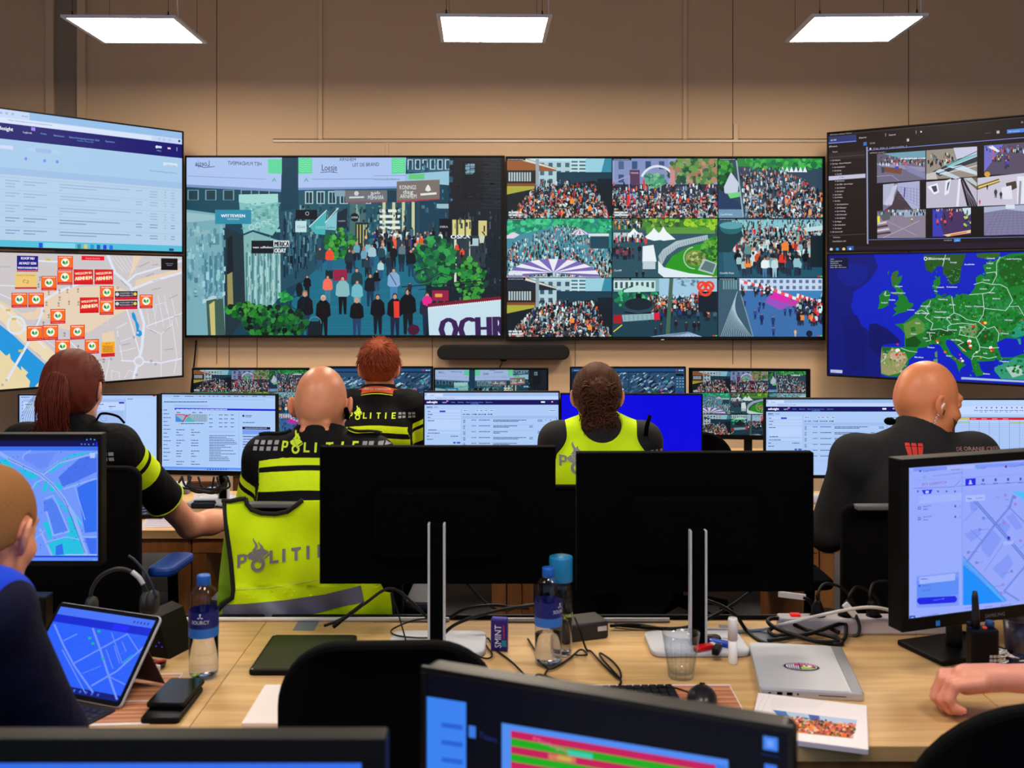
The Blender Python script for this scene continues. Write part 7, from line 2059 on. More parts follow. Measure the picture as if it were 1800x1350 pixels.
def vest_shape(Q):
 p = cu
 sw, sy, zs = p['sw'], p['sy'], p['zs']
 inf = .022
 zc = zs - .16
 d = cap(Q, (0, 0, .59), (0, sy * .6, zc), .140 + inf, .150 + inf, .70)
 d = smin(d, cap(Q, (0, sy * .6, zc), (0, sy, zs - .05), .150 + inf, .10 + inf, .70), .05)
 d = smin(d, smin(cap(Q, (-sw + .01, sy, zs - .015), (0, sy, zs + .012), .042 + inf, .055 + inf), cap(Q, (sw - .01, sy, zs - .015), (0, sy, zs + .012), .042 + inf, .055 + inf), .02), .05)
 for s in (-1, 1):
  d = smin(d, cap(Q, (0, sy - .005, zs + .055), (s * sw * .72, sy, zs + .012), .040 + inf, .040 + inf), .04)
  d = smin(d, ell(Q, (s * sw * .5, sy - .07, zs - .13), (.075 + inf, .05 + inf, .10 + inf)), .05)
 d = smax(d, .93 - Q[:, 2], .003)
 d = smax(d, np.abs(Q[:, 0]) - (sw + .008 + np.clip(zs - .05 - Q[:, 2], 0, .2) * .15), .004)
 nk0, nk1 = p['nk']
 return smax(d, -cap(Q, (0, -.05, zs + .085), (0, -.03, zs + .16), .080, .085), .004)


vest = sdf_obj('safety_vest', vest_shape, (-.35, -.3, .88), (.35, .35, 1.3), .006, VESTC, cu['body'])
vx = lambda px: (px - CX) * 3.71 / F - .325
vz = lambda py: HC - (py - HY) * 3.71 / F
po = word_block('PLITIE', [vx(985), vx(1037), vx(1060), vx(1082), vx(1108), vx(1128)], vz(823), .036) + emblem(vx(1014), vz(837), .108)
project('lettering', po, vest, GREYP, cu['body'])
MB().tube([Vector((.155, -.06, 1.125)), Vector((.160, -.055, 1.16)), Vector((.172, -.05, 1.20))], [.0085, .008, .007], 10).build('radio_antenna', BLACKM, cu['body'])
for s in (-1, 1):
 project('chequers', grid_rects(s * .198 - .022, 1.063, 3, 1, .010, .010, .018, .02), cu['shirt'], MATS['grey_chequer_print'], cu['body'])

# 5 bald man in grey at right, looking right
bg = person('bald man in a dark grey jacket with an ear tube, looking right', (1.225, 3.17), .10, xy(1634, 3.24), 1.433, 1.145, .190, (224, 138, 92), ('jacket', GREY_JACKET), (-1.50, -.20, 0), arms={-1: (on(1455, 935, 3.24), on(1500, 905, 3.62)), 1: (on(1800, 930, 3.3), on(1740, 920, 3.66))}, sleeves='long', chest=.168, belly=.01, collar=.076, h=.0048, neck_r=.062, flare=.12, jaw=1.06)
po = []
jx = lambda px: (bg['Mi'] @ P(px, 800, 3.06)).x
jz = lambda py: HC - (py - HY) * 3.06 / F
for (a0, a1, b0, b1) in ((1607, 1616, 1610, 1617), (1617.5, 1626.5, 1618.5, 1626), (1628, 1637, 1627.5, 1634.5)):
 po.append([(jx(b0), jz(806)), (jx(b1), jz(806)), (jx(a1), jz(790)), (jx(a0), jz(790))]); po.append([(jx(a0), jz(789)), (jx(a1), jz(789)), (jx(a1 - 1), jz(784)), (jx(a0 + 1), jz(784))])
project('red_emblem', po, bg['shirt'], mat('red_print', (214, 52, 44), .6), bg['body'])
project('back_print', letters('DE ORANJE CREW', jx(1704), jx(1790), jz(800), .011), bg['shirt'], mat('pale_pink_print', (170, 120, 124), .6), bg['body'], step=.02)
Hm = bg['head']
MB().tube([Hm @ Vector((.087 - .004 * i / 20 + .0035 * math.cos(i * 1.6), -.012 - .010 * i / 20 + .0035 * math.sin(i * 1.6), -.048 - .055 * i / 20)) for i in range(26)], .0016, 6).build('coiled_ear_tube', mat('clear_tube', (236, 226, 214), .25), bg['body'])
MB().tube([Hm @ Vector(q) for q in ((.090, -.002, -.02), (.089, -.008, -.034), (.086, -.012, -.050))], .0035, 8).build('earpiece', MATS['clear_tube'], bg['body'])


beard = mat('dark_stubble', (120, 76, 56), .9, spec=.1, noise=(300, .75))
Rh, hcn = bg['Rh'], np.array(bg['hc'])


def beard_f(Q):
 q = (Q - hcn) @ Rh
 d = bg['HF'](q) - .0020
 reg = np.maximum(np.maximum(q[:, 2] + .036 + .42 * q[:, 1], -(q[:, 1] + .004)), -(q[:, 2] + .136))
 reg = np.maximum(reg, .016 - np.linalg.norm((q - V3(0, .088, -.0835)) / V3(1.6, 1, .8), axis=1))
 return smax(d, reg, .003)


sdf_obj('beard', beard_f, bg['hc'] - Vector((.14, .14, .16)), bg['hc'] + Vector((.14, .14, .02)), .0042, beard, bg['body'])
MB().ball((-.10, -.02, 1.262), (.018, .016, .012), M=Matrix.Identity(4)).build('shoulder_clip', BLACKM, bg['body'])

# 6 fair haired man at the front left
fb = person('man with cropped fair hair in a navy and blue jacket at front left', (-1.075, 1.76), -.32, ((-18 - CX) * 1.97 / F, 1.97), 1.33, 1.115, .175, (224, 150, 122), ('jacket', band_mat('navy_and_blue_jacket_cloth', [(0, (10, 14, 46)), (.5, (16, 60, 205))], .75)), (.14, -.27, 0), arms={1: (P(92, 1290, 1.93), Vector((-1.22, 2.11, .812))), -1: (P(-270, 1240, 2.0), Vector((-1.44, 2.2, .808)))}, sleeves='long', chest=.16, h=.005, hands={1: dict(d=(-.1, 1, -.03), n=(0, 0, -1), curl=(.14, .14, .16, .16), side=1), -1: dict(d=(.1, 1, -.03), n=(0, 0, -1), curl=(.14, .14, .16, .16), side=-1)}, neck_r=.060, collar=.095, band_fn=lambda V, sw, zs: .5 - 2 * np.maximum(np.abs(V[:, 0]) + .7 * np.clip(zs - V[:, 2], 0, 1) - .225, zs - .14 - V[:, 2]))
blond = mat('cropped_fair_hair', (150, 104, 62), .8, spec=.15, noise=(380, .35), bump=(700, .5))
hair_shell(fb, 'hair', blond, .0035, lambda q: np.maximum(q[:, 1] * .9 - .058 - q[:, 2] * .25, -q[:, 2] - .062 + np.clip(q[:, 1] + .055, 0, .12) * .62), h=.0036)

jb = BVHTree.FromPolygons([v.co.copy() for v in fb['shirt'].data.vertices], [list(p.vertices) for p in fb['shirt'].data.polygons])
zp = []
for k in range(7):
 dv = P(107 + k * 2.6, 1142 + k * 11, 1) - cam.location
 h_ = jb.ray_cast(fb['Mi'] @ cam.location, (fb['Mi'].to_3x3() @ dv).normalized())
 if h_[0]: zp.append(h_[0])
if len(zp) > 2: MB().tube(zp, .0035, 6).build('sleeve_zip', mat('zip_metal', (150, 140, 140), .4, metal=.6), fb['body'])

# 7 person at the right whose hand lies on the desk
hw = D(1748, 1191, .826)
hp = person('person at right edge, only a bare forearm and hand on the desk show', (1.64, 1.90), .18, (1.64, 2.0), 1.36, 1.09, .18, (232, 156, 132), ('shirt', mat('black_shirt', (12, 12, 14), .8)), (.4, -.1, 0), arms={-1: (Vector((1.385, 2.2, .835)), hw), 1: (Vector((1.92, 2.1, .84)), Vector((1.78, 2.34, .812)))}, hands={-1: dict(d=(-1, .10, -.10), n=(.0, .0, -1), curl=(.96, .95, .93, .90), side=-1, L=1.18, spread=.03, thumb=(.45, .3)), 1: dict(d=(-.4, 1, -.05), n=(0, 0, -1), curl=(.3, .3, .3, .3), side=1)}, h=.0042, chest=.16, neck_r=.06)

# 8 standing person at the right margin, only the nose inside the picture
sp = person('person standing at right edge, only the face in profile shows', (1.99, 3.60), 1.45, (1.872, 3.60), 1.592, 1.33, .18, (222, 128, 96), ('shirt', MATS['black_shirt']), (.05, .0, 0), standing=True, chest=.16, h=.006, arms={1: ((2.02, 3.84, 1.06), (1.99, 3.84, .82)), -1: ((2.02, 3.38, 1.06), (2.0, 3.36, .82))}, hands={1: dict(d=(-.2, 0, -1), n=(0, -1, 0), side=1), -1: dict(d=(-.2, 0, -1), n=(0, 1, 0), side=-1)})
hair_shell(sp, 'hair', mat('dark_brown_hair', (44, 30, 24), .6, noise=(90, .4)), .010, lambda q: np.maximum(q[:, 1] * .9 - .05 - q[:, 2] * .3, -q[:, 2] - .075 + np.clip(q[:, 1] + .06, 0, .1) * .75))
hair_shell(hp, 'hair', MATS['dark_brown_hair'], .012, lambda q: np.maximum(q[:, 1] * .9 - .05 - q[:, 2] * .3, -q[:, 2] - .075 + np.clip(q[:, 1] + .06, 0, .1) * .75))
# ---------------------------------------------------------------- chairs
def chair(label, x, yb, top, wid, yaw=0, bh=.55, r=.06, rt=None, arm_z=.79, edge=None, arm_m=None, seat_z=.385, arms=True):
 """swivel chair facing +y; (x, yb) the middle of its backrest on the plan"""
 t = tag(empty('office_chair', (x, yb, 0), yaw), label, 'chair', 'black swivel chairs')
 curve = lambda px: .05 * (px / (wid / 2)) ** 2
 mb = MB().slab(wid, bh, .034, r, .010, M=Matrix.Translation((0, .017, top - bh / 2)) @ UPR, seg=10, rt=rt)
 mb.v = [(a, b + .05 * (a / (wid / 2)) ** 2, c) for a, b, c in mb.v]
 br = mb.build('backrest', FABRIC, t)
 if edge:
  e = MB().box((0, .017, top - .004), (wid - 2 * r, .036, .014), bev=.004)
  e.build('top_rail', edge, br)
 MB().box((0, -.0225, (top - bh + seat_z) / 2 + .04), (.06, .011, abs(top - bh - seat_z) + .22), bev=.004).build('back_support', BLACKM, t)
 MB().slab(.48, .46, .07, .07, .02, M=Matrix.Translation((0, .28, seat_z - .07))).build('seat', FABRIC, t)
 MB().lathe([(.028, .10), (.028, .25), (.022, .25), (.022, seat_z - .06)], 14, c=(0, .26, 0)).build('gas_column', METALD, t)
 st = MB()
 for k in range(5):
  a = k * 2 * math.pi / 5 + .3
  st.tube([(0, .26, .105), (.15 * math.cos(a), .26 + .15 * math.sin(a), .095), (.27 * math.cos(a), .26 + .27 * math.sin(a), .07)], [.026, .022, .016], 8)
 sb = st.build('star_base', BLACKM, t)
 for k in range(5):
  a = k * 2 * math.pi / 5 + .3
  MB().tube([(.27 * math.cos(a) - .02 * math.sin(a), .26 + .27 * math.sin(a) + .02 * math.cos(a), .03), (.27 * math.cos(a) + .02 * math.sin(a), .26 + .27 * math.sin(a) - .02 * math.cos(a), .03)], .029, 12).build('caster', BLACKM, sb)
 if arms:
  for s in (-1, 1):
   A = MB().tube(smooth_path([(s * .20, .24, seat_z - .05), (s * .285, .24, seat_z - .02), (s * .290, .23, seat_z + .1), (s * .290, .21, arm_z - .02)]), .017, 8).build('armrest', BLACKM, t)
   MB().slab(.085, .21, .03, .03, .01, M=Matrix.Translation((s * .290, .20, arm_z - .02))).build('arm_pad', arm_m or BLACKM, A)
 return t


GREY_EDGE = mat('grey_chair_edge', (92, 92, 100), .6)
SHEENPAD = mat('screen_sheen_pad', (18, 62, 150), .4)  # blue reflection of the screens put into the colour of black pads
chair('black chair of the pony tailed officer, arm pads painted with a blue screen reflection', -1.385, 3.165, 1.12, .51, -.06, .56, .04, arm_m=SHEENPAD, arm_z=.785)
chair('black chair carrying the yellow safety vest', -.565, 2.985, 1.045, .50, -.03, .54, .04, edge=GREY_EDGE, arm_m=mat('grey_arm_pad', (52, 54, 64), .5), arm_z=.735)
chair('black chair of the bald man in grey, with a grey top edge', 1.19, 2.962, 1.045, .50, .02, .55, .03, edge=GREY_EDGE, arm_z=.80)
chair('black chair of the curly haired officer, behind the dark monitors', .325, 3.64, .972, .46, 0, .46, arms=False)
chair('black chair of the red haired officer, in the back row', -.63, 4.765, .93, .42, 0, .42, arms=False)
chair('empty black chair right of the plain blue monitor', .82, 4.95, .975, .47, 0, .50, .10, .16, arms=False)
chair('empty black chair in the foreground pushed to the middle desk', -.235, 1.97, 1.0, .42, .04, .55, .06, .135, arms=False, seat_z=.48)
chair('empty black chair at the lower right corner', .92, 1.70, .992, .56, -.06, .55, .06, .24, arms=False)
chair('black chair of the fair haired man at front left', -1.20, 1.53, .93, .46, -.32, .46, arms=False)
chair('black chair of the person at right edge', 1.67, 1.70, .93, .46, .18, .46, arms=False)


# ---------------------------------------------------------------- the vest hung over the chair
def sheet(name, polys, depth, m, parent=None, step=9, thick=0.0):
 bm = bmesh.new()
 for p in polys: bm.faces.new([bm.verts.new((x, y, 0)) for x, y in p])
 bmesh.ops.triangulate(bm, faces=bm.faces[:])
 for _ in range(7):
  e = [q for q in bm.edges if q.calc_length() > step]
  if not e: break
  bmesh.ops.subdivide_edges(bm, edges=e, cuts=1)
  bmesh.ops.triangulate(bm, faces=[q for q in bm.faces if len(q.verts) > 3])
 for v in bm.verts: v.co = P(v.co.x, v.co.y, depth(v.co.x, v.co.y))
 bmesh.ops.recalc_face_normals(bm, faces=bm.faces[:])
 me = bpy.data.meshes.new(name)
 bm.to_mesh(me); bm.free()
 me.materials.append(m)
 me.polygons.foreach_set('use_smooth', [True] * len(me.polygons))
 o = link(name, me, parent)
 if thick:
  md = o.modifiers.new('thickness', 'SOLIDIFY'); md.thickness = thick; md.offset = 0
 return o


def vd(x, y):
 d = 2.949 - .010 * math.sin((x + y) * .045) * .25 - .005 * math.sin(x * .028 - y * .052 + 1) - .003 * math.sin(x * .09 + y * .03)
 d += .00001 * (max(0, 410 - x)) ** 2 + .00001 * max(0, x - 660) ** 2
 if y > 1030: d -= .004 * math.sin((x - y) * .08)
 return d


VG = mat('hi_vis_vest_cloth', (214, 250, 10), .7, spec=.2, bump=(30, .5))
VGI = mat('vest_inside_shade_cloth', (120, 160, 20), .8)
TRIM = mat('black_trim', (10, 10, 12), .8)
outline = [(393, 880), (400, 877), (432, 877), (434, 886), (442, 896), (460, 902), (484, 903), (505, 899), (518, 890), (532, 880), (600, 879), (690, 880), (692, 900), (680, 950), (672, 1010), (668, 1024), (676, 1040), (688, 1042), (694, 1100), (695, 1104), (384, 1104), (384, 1070), (392, 1060), (408, 1050), (410, 1036), (406, 990), (398, 930)]
hv = sheet('safety_vest', [outline], vd, VG, None, 8, .004)
tag(hv, 'yellow safety vest hung over the back of an office chair', 'safety vest')
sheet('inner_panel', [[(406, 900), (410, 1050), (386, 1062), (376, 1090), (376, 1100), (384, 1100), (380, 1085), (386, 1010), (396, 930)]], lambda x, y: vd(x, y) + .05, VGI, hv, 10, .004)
for nm, pts in (('neck_trim', [(432, 876), (434, 886), (442, 896), (460, 902.5), (484, 903.5), (505, 899.5), (518, 890), (532, 879)]), ('armhole_trim', [(394, 880), (398, 930), (406, 990), (410, 1036), (408, 1051), (392, 1062), (384, 1072)]), ('shoulder_trim', [(391, 880), (405, 881), (420, 877.5), (432, 876.5)]), ('side_trim', [(688, 1042), (692, 1075), (695, 1110)])):
 MB().tube([P(x, y, vd(x, y) - .003) for x, y in pts], .0065 if nm != 'side_trim' else .004, 8).build(nm, TRIM, hv)
tfv = lambda x, z: (x, 998.5 - .13 * (x - 417) - z)
sheet('lettering', word_block('PLITIE', [417, 474, 496, 512, 538.5, 558], 0, 23, tfv) + emblem(452, -13, 63, tfv), lambda x, y: vd(x, y) - .0045, GREYP, hv, 7)
refl = mat('reflective_band', (108, 108, 130), .4, metal=.15, noise=(60, .15))
sheet('reflective_band', [[(391, 1063), (430, 1061.5), (500, 1055), (570, 1045), (634, 1029.5), (640, 1058), (590, 1069), (540, 1082), (500, 1092), (391, 1092)]], lambda x, y: vd(x, y) - .0035, refl, hv, 8)
sheet('seam', [[(410, 1036), (480, 1031.5), (562, 1017.5), (562, 1019), (480, 1033), (410, 1037.5)]], lambda x, y: vd(x, y) - .0035, mat('vest_seam_thread', (226, 246, 110), .6), hv, 8)


# ---------------------------------------------------------------- things on the front desk
def cable(label, pts, r=.003, m=None, name='cable', group='cables on the front desk', k=7):
 return tag(MB().tube(smooth_path(pts, k), r, 8).build(name, m or CABLE), label, 'cable', group)


def on_desk(*pp, h=.0066): return [D(x, y, DESK + (q[0] if q else h)) for x, y, *q in pp]


CL = thin('clear_plastic', (248, 250, 255), (226, 230, 240), .05)
GLASS = thin('clear_glass', (250, 252, 255), (222, 228, 232), .04)
WATER = mat('water', (244, 248, 255), .02, trans=1.0, ior=1.10)
CAPB = mat('blue_cap', (20, 92, 190), .4)
LABN = mat('label_navy', (16, 26, 110), .45)
LABB = mat('label_light_blue', (40, 110, 200), .45)
LABW = mat('label_print_white', (222, 226, 240), .5)


def wrap_text(t, r, z, h, width, a0, parent, m, M=None, name='lettering'):
 v, f, w_ = text_mesh(t)
 k, kx = h / .7, width / w_
 V = []
 for x, y in v:
  a = a0 + (x * kx - width / 2) / r
  V.append((r * math.sin(a), -r * math.cos(a), z + y * k))
 return MB().add(V, f, 0, True).build(name, m, parent)


def bottle(label, base, h, r, level, text_a, capm=CAPB):
 t = tag(empty('water_bottle', base), label, 'bottle', 'plastic water bottles on the front desk')
 s = h / .24
 prof = [(r * .80, .004), (r * .95, .010), (r, .022), (r, .085 * s), (r * .985, .09 * s), (r, .095 * s), (r, .168 * s), (r * .97, .182 * s), (r * .80, .203 * s), (r * .52, .215 * s), (r * .40, .219 * s), (r * .40, .224 * s)]
 b = MB().lathe(prof, 32, cap=False)
 b.lathe([(.001, .010), (r * .5, .006), (r * .80, .004)], 32, cap=False)
 bo_ = b.build('bottle_body', CL, t)
 MB().lathe([(r * .78, .008), (r * .93, .012), (r - .0012, .024), (r - .0012, level)], 32).build('water', WATER, bo_)
 MB().lathe([(r * .43, .217 * s), (r * .46, .219 * s), (r * .46, .238 * s), (r * .43, .240 * s)], 28).build('cap', capm, t)
 lb = MB().lathe([(r + .0006, .122 * s), (r + .0006, .160 * s)], 40, cap=False)
 lb.lathe([(r + .0006, .100 * s), (r + .0006, .122 * s)], 40, m=1, cap=False)
 lab = lb.build('label', [LABN, LABB], t)
 wrap_text('SOURCY', r + .0012, .134 * s, .0085 * s, r * 1.25, text_a, lab, LABW)
 e = MB()
 for dx, dz, hh, ww in ((0, .149, .008, .0022), (-.004, .147, .0025, .004), (.004, .147, .0025, .004), (0, .155, .003, .004)):
  a = text_a + dx / r
  e.add([((r + .0012) * math.sin(a + q), -(r + .0012) * math.cos(a + q), z * s) for q, z in ((-ww / r / 2, dz), (ww / r / 2, dz), (ww / r / 2, dz + hh), (-ww / r / 2, dz + hh))], [[0, 1, 2, 3]])
 e.build('crest', LABW, lab)
 return t


bottle('half empty water bottle with a blue cap, beside the two phones', D(358, 1190), .242, .0345, .100, .05)
bottle('half empty water bottle in front of the large capped bottle', D(964, 1168), .238, .0335, .076, .9)
t = tag(empty('drinking_bottle', D(986, 1151)), 'tall clear drinking bottle with a wide turquoise cap', 'bottle')
b = MB().lathe([(.024, .003), (.028, .008), (.029, .02), (.029, .165), (.027, .178), (.021, .186)], 28, cap=False); b.lathe([(.001, .004), (.024, .003)], 28, cap=False)
bb = b.build('bottle_body', CL, t)
MB().lathe([(.0255, .01), (.0275, .02), (.0275, .09)], 28).build('water', WATER, bb)
MB().lathe([(.029, .186), (.0295, .188), (.0295, .244), (.0285, .247)], 28).build('cap', mat('turquoise_cap', (20, 120, 176), .35), t)
wrap_text('WATER', .0297, .10, .009, .05, 1.0, bb, mat('lime_print', (150, 200, 50), .5))

# tumbler, glue stick, mints, adapter
t = tag(empty('drinking_glass', D(1197, 1190)), 'empty faceted drinking glass near the right dark monitor', 'drinking glass')
g = MB(); nn = 9
outer = [(.0285, 0), (.030, .003), (.034, .035), (.040, .072), (.045, .105)]
inner = [(.0435, .105), (.0385, .072), (.0325, .035), (.027, .012), (.001, .010)]
g.lathe([(.001, .0)] + outer + inner, 36, cap=False)
g.build('tumbler', GLASS, t)
rb = MB()
for k in range(nn):
 a = 2 * math.pi * k / nn
 rb.tube([(.0302 * math.cos(a), .0302 * math.sin(a), .006), (.0352 * math.cos(a), .0352 * math.sin(a), .04), (.0398 * math.cos(a), .0398 * math.sin(a), .07)], .0012, 6)
rb.build('facet_ribs', GLASS, t)
t = tag(empty('glue_stick', D(1288, 1166)), 'white glue stick standing behind the silver laptop', 'glue stick')
MB().lathe([(.0105, 0), (.011, .002), (.011, .058)], 24).build('tube', WHITE, t)
MB().lathe([(.0118, .0585), (.0118, .108), (.0105, .112)], 24).build('cap', WHITE, t)
M = mw(D(877, 1146), -.18)
t = tag(empty('mint_tin', M=M), 'small purple box of mints beside the left monitor stand', 'mint box')
MINT = mat('purple_box', (34, 20, 110), .35)
MB().box((0, .009, .041), (.043, .018, .080), bev=.003).build('box', MINT, t)
MB().box((0, .009, .0815), (.040, .016, .006), bev=.002).build('lid', mat('lilac_lid', (70, 56, 170), .35), t)
v, f, w_ = text_mesh('SMINT')
kx, kz = .058 / w_, .017 / .7
MB().add([(-.002 - (y * kz) + .008, -.0006, .010 + x * kx) for x, y in v], f).build('lettering', LABW, t)
MB().box((.013, -.0004, .022), (.012, .001, .016)).build('teal_leaf', mat('teal_print', (30, 130, 150), .5), t)
v, f, w_ = text_mesh('CLEAN BREATH')
MB().add([(.0145 - y * .006, -.0006, .034 + x * .034 / w_) for x, y in v], f).build('small_print', mat('pink_print', (226, 60, 110), .5), t)
M = mw(D(1030, 1128), .36)
t = tag(empty('power_adapter', M=M), 'black power adapter brick behind the water bottles', 'power adapter')
MB().box((0, .045, .024), (.135, .085, .046), bev=.006).build('housing', mat('adapter_black', (26, 26, 30), .5), t)
MB().box((.048, .0022, .028), (.026, .001, .012)).build('label', mat('small_label', (190, 190, 194), .5), t)

# black tablet, white notepad, phones
def flat(name, label, cat, corners, thick, m, r=.01, bev=.003, group=None, h=DESK):
 """flat thing lying on the desk; corners (front-left, front-right, back-left) in measured pixels"""
 a, b, c = [D(x, y, h + thick) for x, y in corners]
 a.z = b.z = c.z = h
 u = (b - a); vv = (c - a)
 rz = math.atan2(u.y, u.x)
 W, Hh = u.length, abs(vv.dot(Vector((-math.sin(rz), math.cos(rz), 0))))
 Mx = mw(a + Matrix.Rotation(rz, 3, 'Z') @ Vector((W / 2, Hh / 2, 0)), rz)
 t = tag(empty(name, M=Mx), label, cat, group)
 body = MB().slab(W, Hh, thick, r, bev).build('body', m, t)
 bpy.context.view_layer.update()
 return t, body, W, Hh


t, b, W, Hh = flat('tablet_computer', 'large black tablet in a case lying on the middle desk', 'tablet', ((436, 1178), (601, 1178), (483, 1115)), .014, BLACK, .012, .004)
MB().slab(W - .016, Hh - .016, .0006, .006, .0002, M=Matrix.Translation((0, 0, .0140))).build('screen', DISPLAY, t)
for sx, sy in ((-1, -1), (-1, 1)): MB().lathe([(.0025, 0), (.002, .001)], 10, c=(sx * (W / 2 - .008), sy * (Hh / 2 - .008), .014)).build('corner_pin', ALU, t)
t, b, W, Hh = flat('notepad', 'white notepad on the desk left of the foreground chair', 'notepad', ((424, 1271), (552, 1271), (457, 1203)), .010, mat('white_paper_block', (238, 224, 220), .8), .004, .001)
MB().box((0, 0, .0101), (W - .006, Hh - .006, .0004)).build('top_sheet', mat('white_paper', (236, 230, 232), .8), t)
t, b, W, Hh = flat('smartphone', 'lower of two stacked black phones beside the tablet computer', 'phone', ((245, 1263), (314, 1263), (288, 1205)), .013, BLACK, .010, .004, 'two stacked phones')
MB().slab(W - .006, Hh - .006, .0005, .008, .0002, M=Matrix.Translation((0, 0, .013))).build('screen', GLOSSB, t)
t, b, W, Hh = flat('smartphone', 'upper of two stacked black phones, slid forward over the other', 'phone', ((255, 1236), (322, 1237), (301, 1191)), .011, BLACK, .010, .004, 'two stacked phones', DESK + .0137)
MB().slab(W - .006, Hh - .006, .0005, .008, .0002, M=Matrix.Translation((0, 0, .011))).build('screen', GLOSSB, t)

# silver laptop with sticker, turned sideways
t, b, W, Hh = flat('laptop', 'closed silver laptop with an oval sticker', 'laptop', ((1335, 1209), (1520, 1219), (1326, 1129)), .019, ALU, .010, .003)
MB().slab(W * .86, Hh - .004, .0012, .008, .0005, M=Matrix.Translation((-W * .065, 0, .0188))).build('lid', SILVER, t)
MB().box((W / 2 - W * .065, 0, .0175), (W * .115, Hh - .006, .004), bev=.0015).build('hinge_bar', mat('grey_hinge', (130, 134, 146), .4, metal=.4), t)
for x, w_, hh in ((-.092, .006, .003), (-.070, .012, .007), (-.048, .013, .007), (-.030, .004, .004), (.045, .06, .0016)):
 MB().box((x, -Hh / 2 - .0003, .009), (w_, .0012, hh), bev=.0004).build('port', BLACKM, t)
st = Canvas(t.matrix_world @ Matrix.Translation((-W * .02, -.01, .0202)) @ Matrix.Rotation(-math.pi / 2, 4, 'X'), .12, .1, step=.00003)
st.pt = lambda X, Y: (X * .001, Y * .001)
st.disc(0, 0, 40, (26, 24, 50), 26, 30)
for k in range(34): st.disc(40 * math.cos(k * .185), 26 * math.sin(k * .185), 2.6, (26, 24, 50), n=6)
st.disc(0, 0, 36, (226, 222, 236), 22.5, 30); st.disc(0, 0, 34, (60, 50, 110), 21, 30)
st.clipb = (-.034, -.02, -.003, .02)
for k in range(7): st.poly([(-34 + k * 5, 16 - abs(k - 5) * 1.5), (-31.4 + k * 5, 17 - abs(k - 5) * 1.5), (-31.4 + k * 5, -17 + abs(k - 5) * 1.5), (-34 + k * 5, -16 + abs(k - 5) * 1.5)], (222, 220, 236))
st.poly([(-16, 18), (-6, 18), (-6, 4), (-16, 4)], (190, 40, 80))
st.clipb = st.bound
st.poly([(-3, 20), (30, 12), (33, 0), (10, 0), (-3, 4)], (200, 60, 110)); st.poly([(-3, -18), (20, -16), (30, -10), (20, -3), (-3, -2)], (150, 200, 60)); st.disc(14, 3, 11, (226, 220, 240), 7, 14); st.disc(12, 4, 4, (40, 30, 60)); st.line([(-3, 20), (-3, -20)], 2, (26, 24, 50))
o = st.build('sticker', t, PRINT); o.matrix_local = Matrix.Translation((-W * .02, -.01, .0202)) @ Matrix.Rotation(-math.pi / 2, 4, 'X')

# printed booklet at the desk edge
a, b_, c_ = D(1313, 1300, DESK + .012), D(1527, 1321, DESK + .012), D(1352, 1215, DESK + .012)
t, b, W, Hh = flat('booklet', 'white printed booklet with a colour photo, hanging over the desk edge', 'booklet', ((1316, 1291), (1527, 1318), (1351, 1220)), .011, mat('paper_edges', (214, 206, 224), .8), .003, .001)
Mp = Matrix.Translation((0, 0, .0114)) @ Matrix.Rotation(-math.pi / 2, 4, 'X')
pc = Canvas(t.matrix_world @ Mp, W - .002, Hh - .002, step=.00002)
pc.xf(1080, 1000, 4.2857)
pc.fill((232, 228, 236))
random.seed(31)
for k in range(7): pc.words(1180, 980 + k * 11, 1640 - k * 20, 3, (190, 190, 204))
for k in range(2): pc.line([(1130 + k * 40, 950), (1060 + k * 40, 1090)], 4, (206, 204, 214))
def quad(u, v):     # the picture's own corners
 q = [(1190, 1062), (1830, 1140), (1790, 1278), (1340, 1230)]
 a_ = [q[0][i] + (q[1][i] - q[0][i]) * u for i in (0, 1)]; b2 = [q[3][i] + (q[2][i] - q[3][i]) * u for i in (0, 1)]
 return (a_[0] + (b2[0] - a_[0]) * v, a_[1] + (b2[1] - a_[1]) * v)
pc.poly([quad(0, 0), quad(1, 0), quad(1, 1), quad(0, 1)], (214, 130, 80))
pc.poly([quad(0, 0), quad(1, 0), quad(1, .28), quad(0, .34)], (170, 196, 230)); pc.poly([quad(0, 0), quad(.16, 0), quad(.14, .3), quad(.02, .3)], (60, 120, 200)); pc.poly([quad(.42, .02), quad(.55, .02), quad(.54, .34), quad(.42, .3)], (60, 90, 180))
L = pc.layer
for k in range(420):
 u, v_ = R(), .22 + .76 * R()
 x, y = quad(u, v_)
 pc.disc(x, y, ru(5, 15), jit(random.choice([(240, 120, 40), (230, 90, 40), (250, 170, 70), (200, 60, 100), (60, 40, 50), (90, 110, 60), (220, 190, 190), (130, 60, 50)]), 20), ru(4, 10), 6)
 pc.layer = L + k // 8
pc.poly([quad(.02, .55), quad(.14, .5), quad(.12, .9), quad(.0, .9)], (140, 90, 70))
for k in range(3): pc.words(1200 + k * 20, 1190 + k * 22, 1290, 10, (246, 244, 244))
o = pc.build('printed_page', t, PRINT); o.matrix_local = Mp


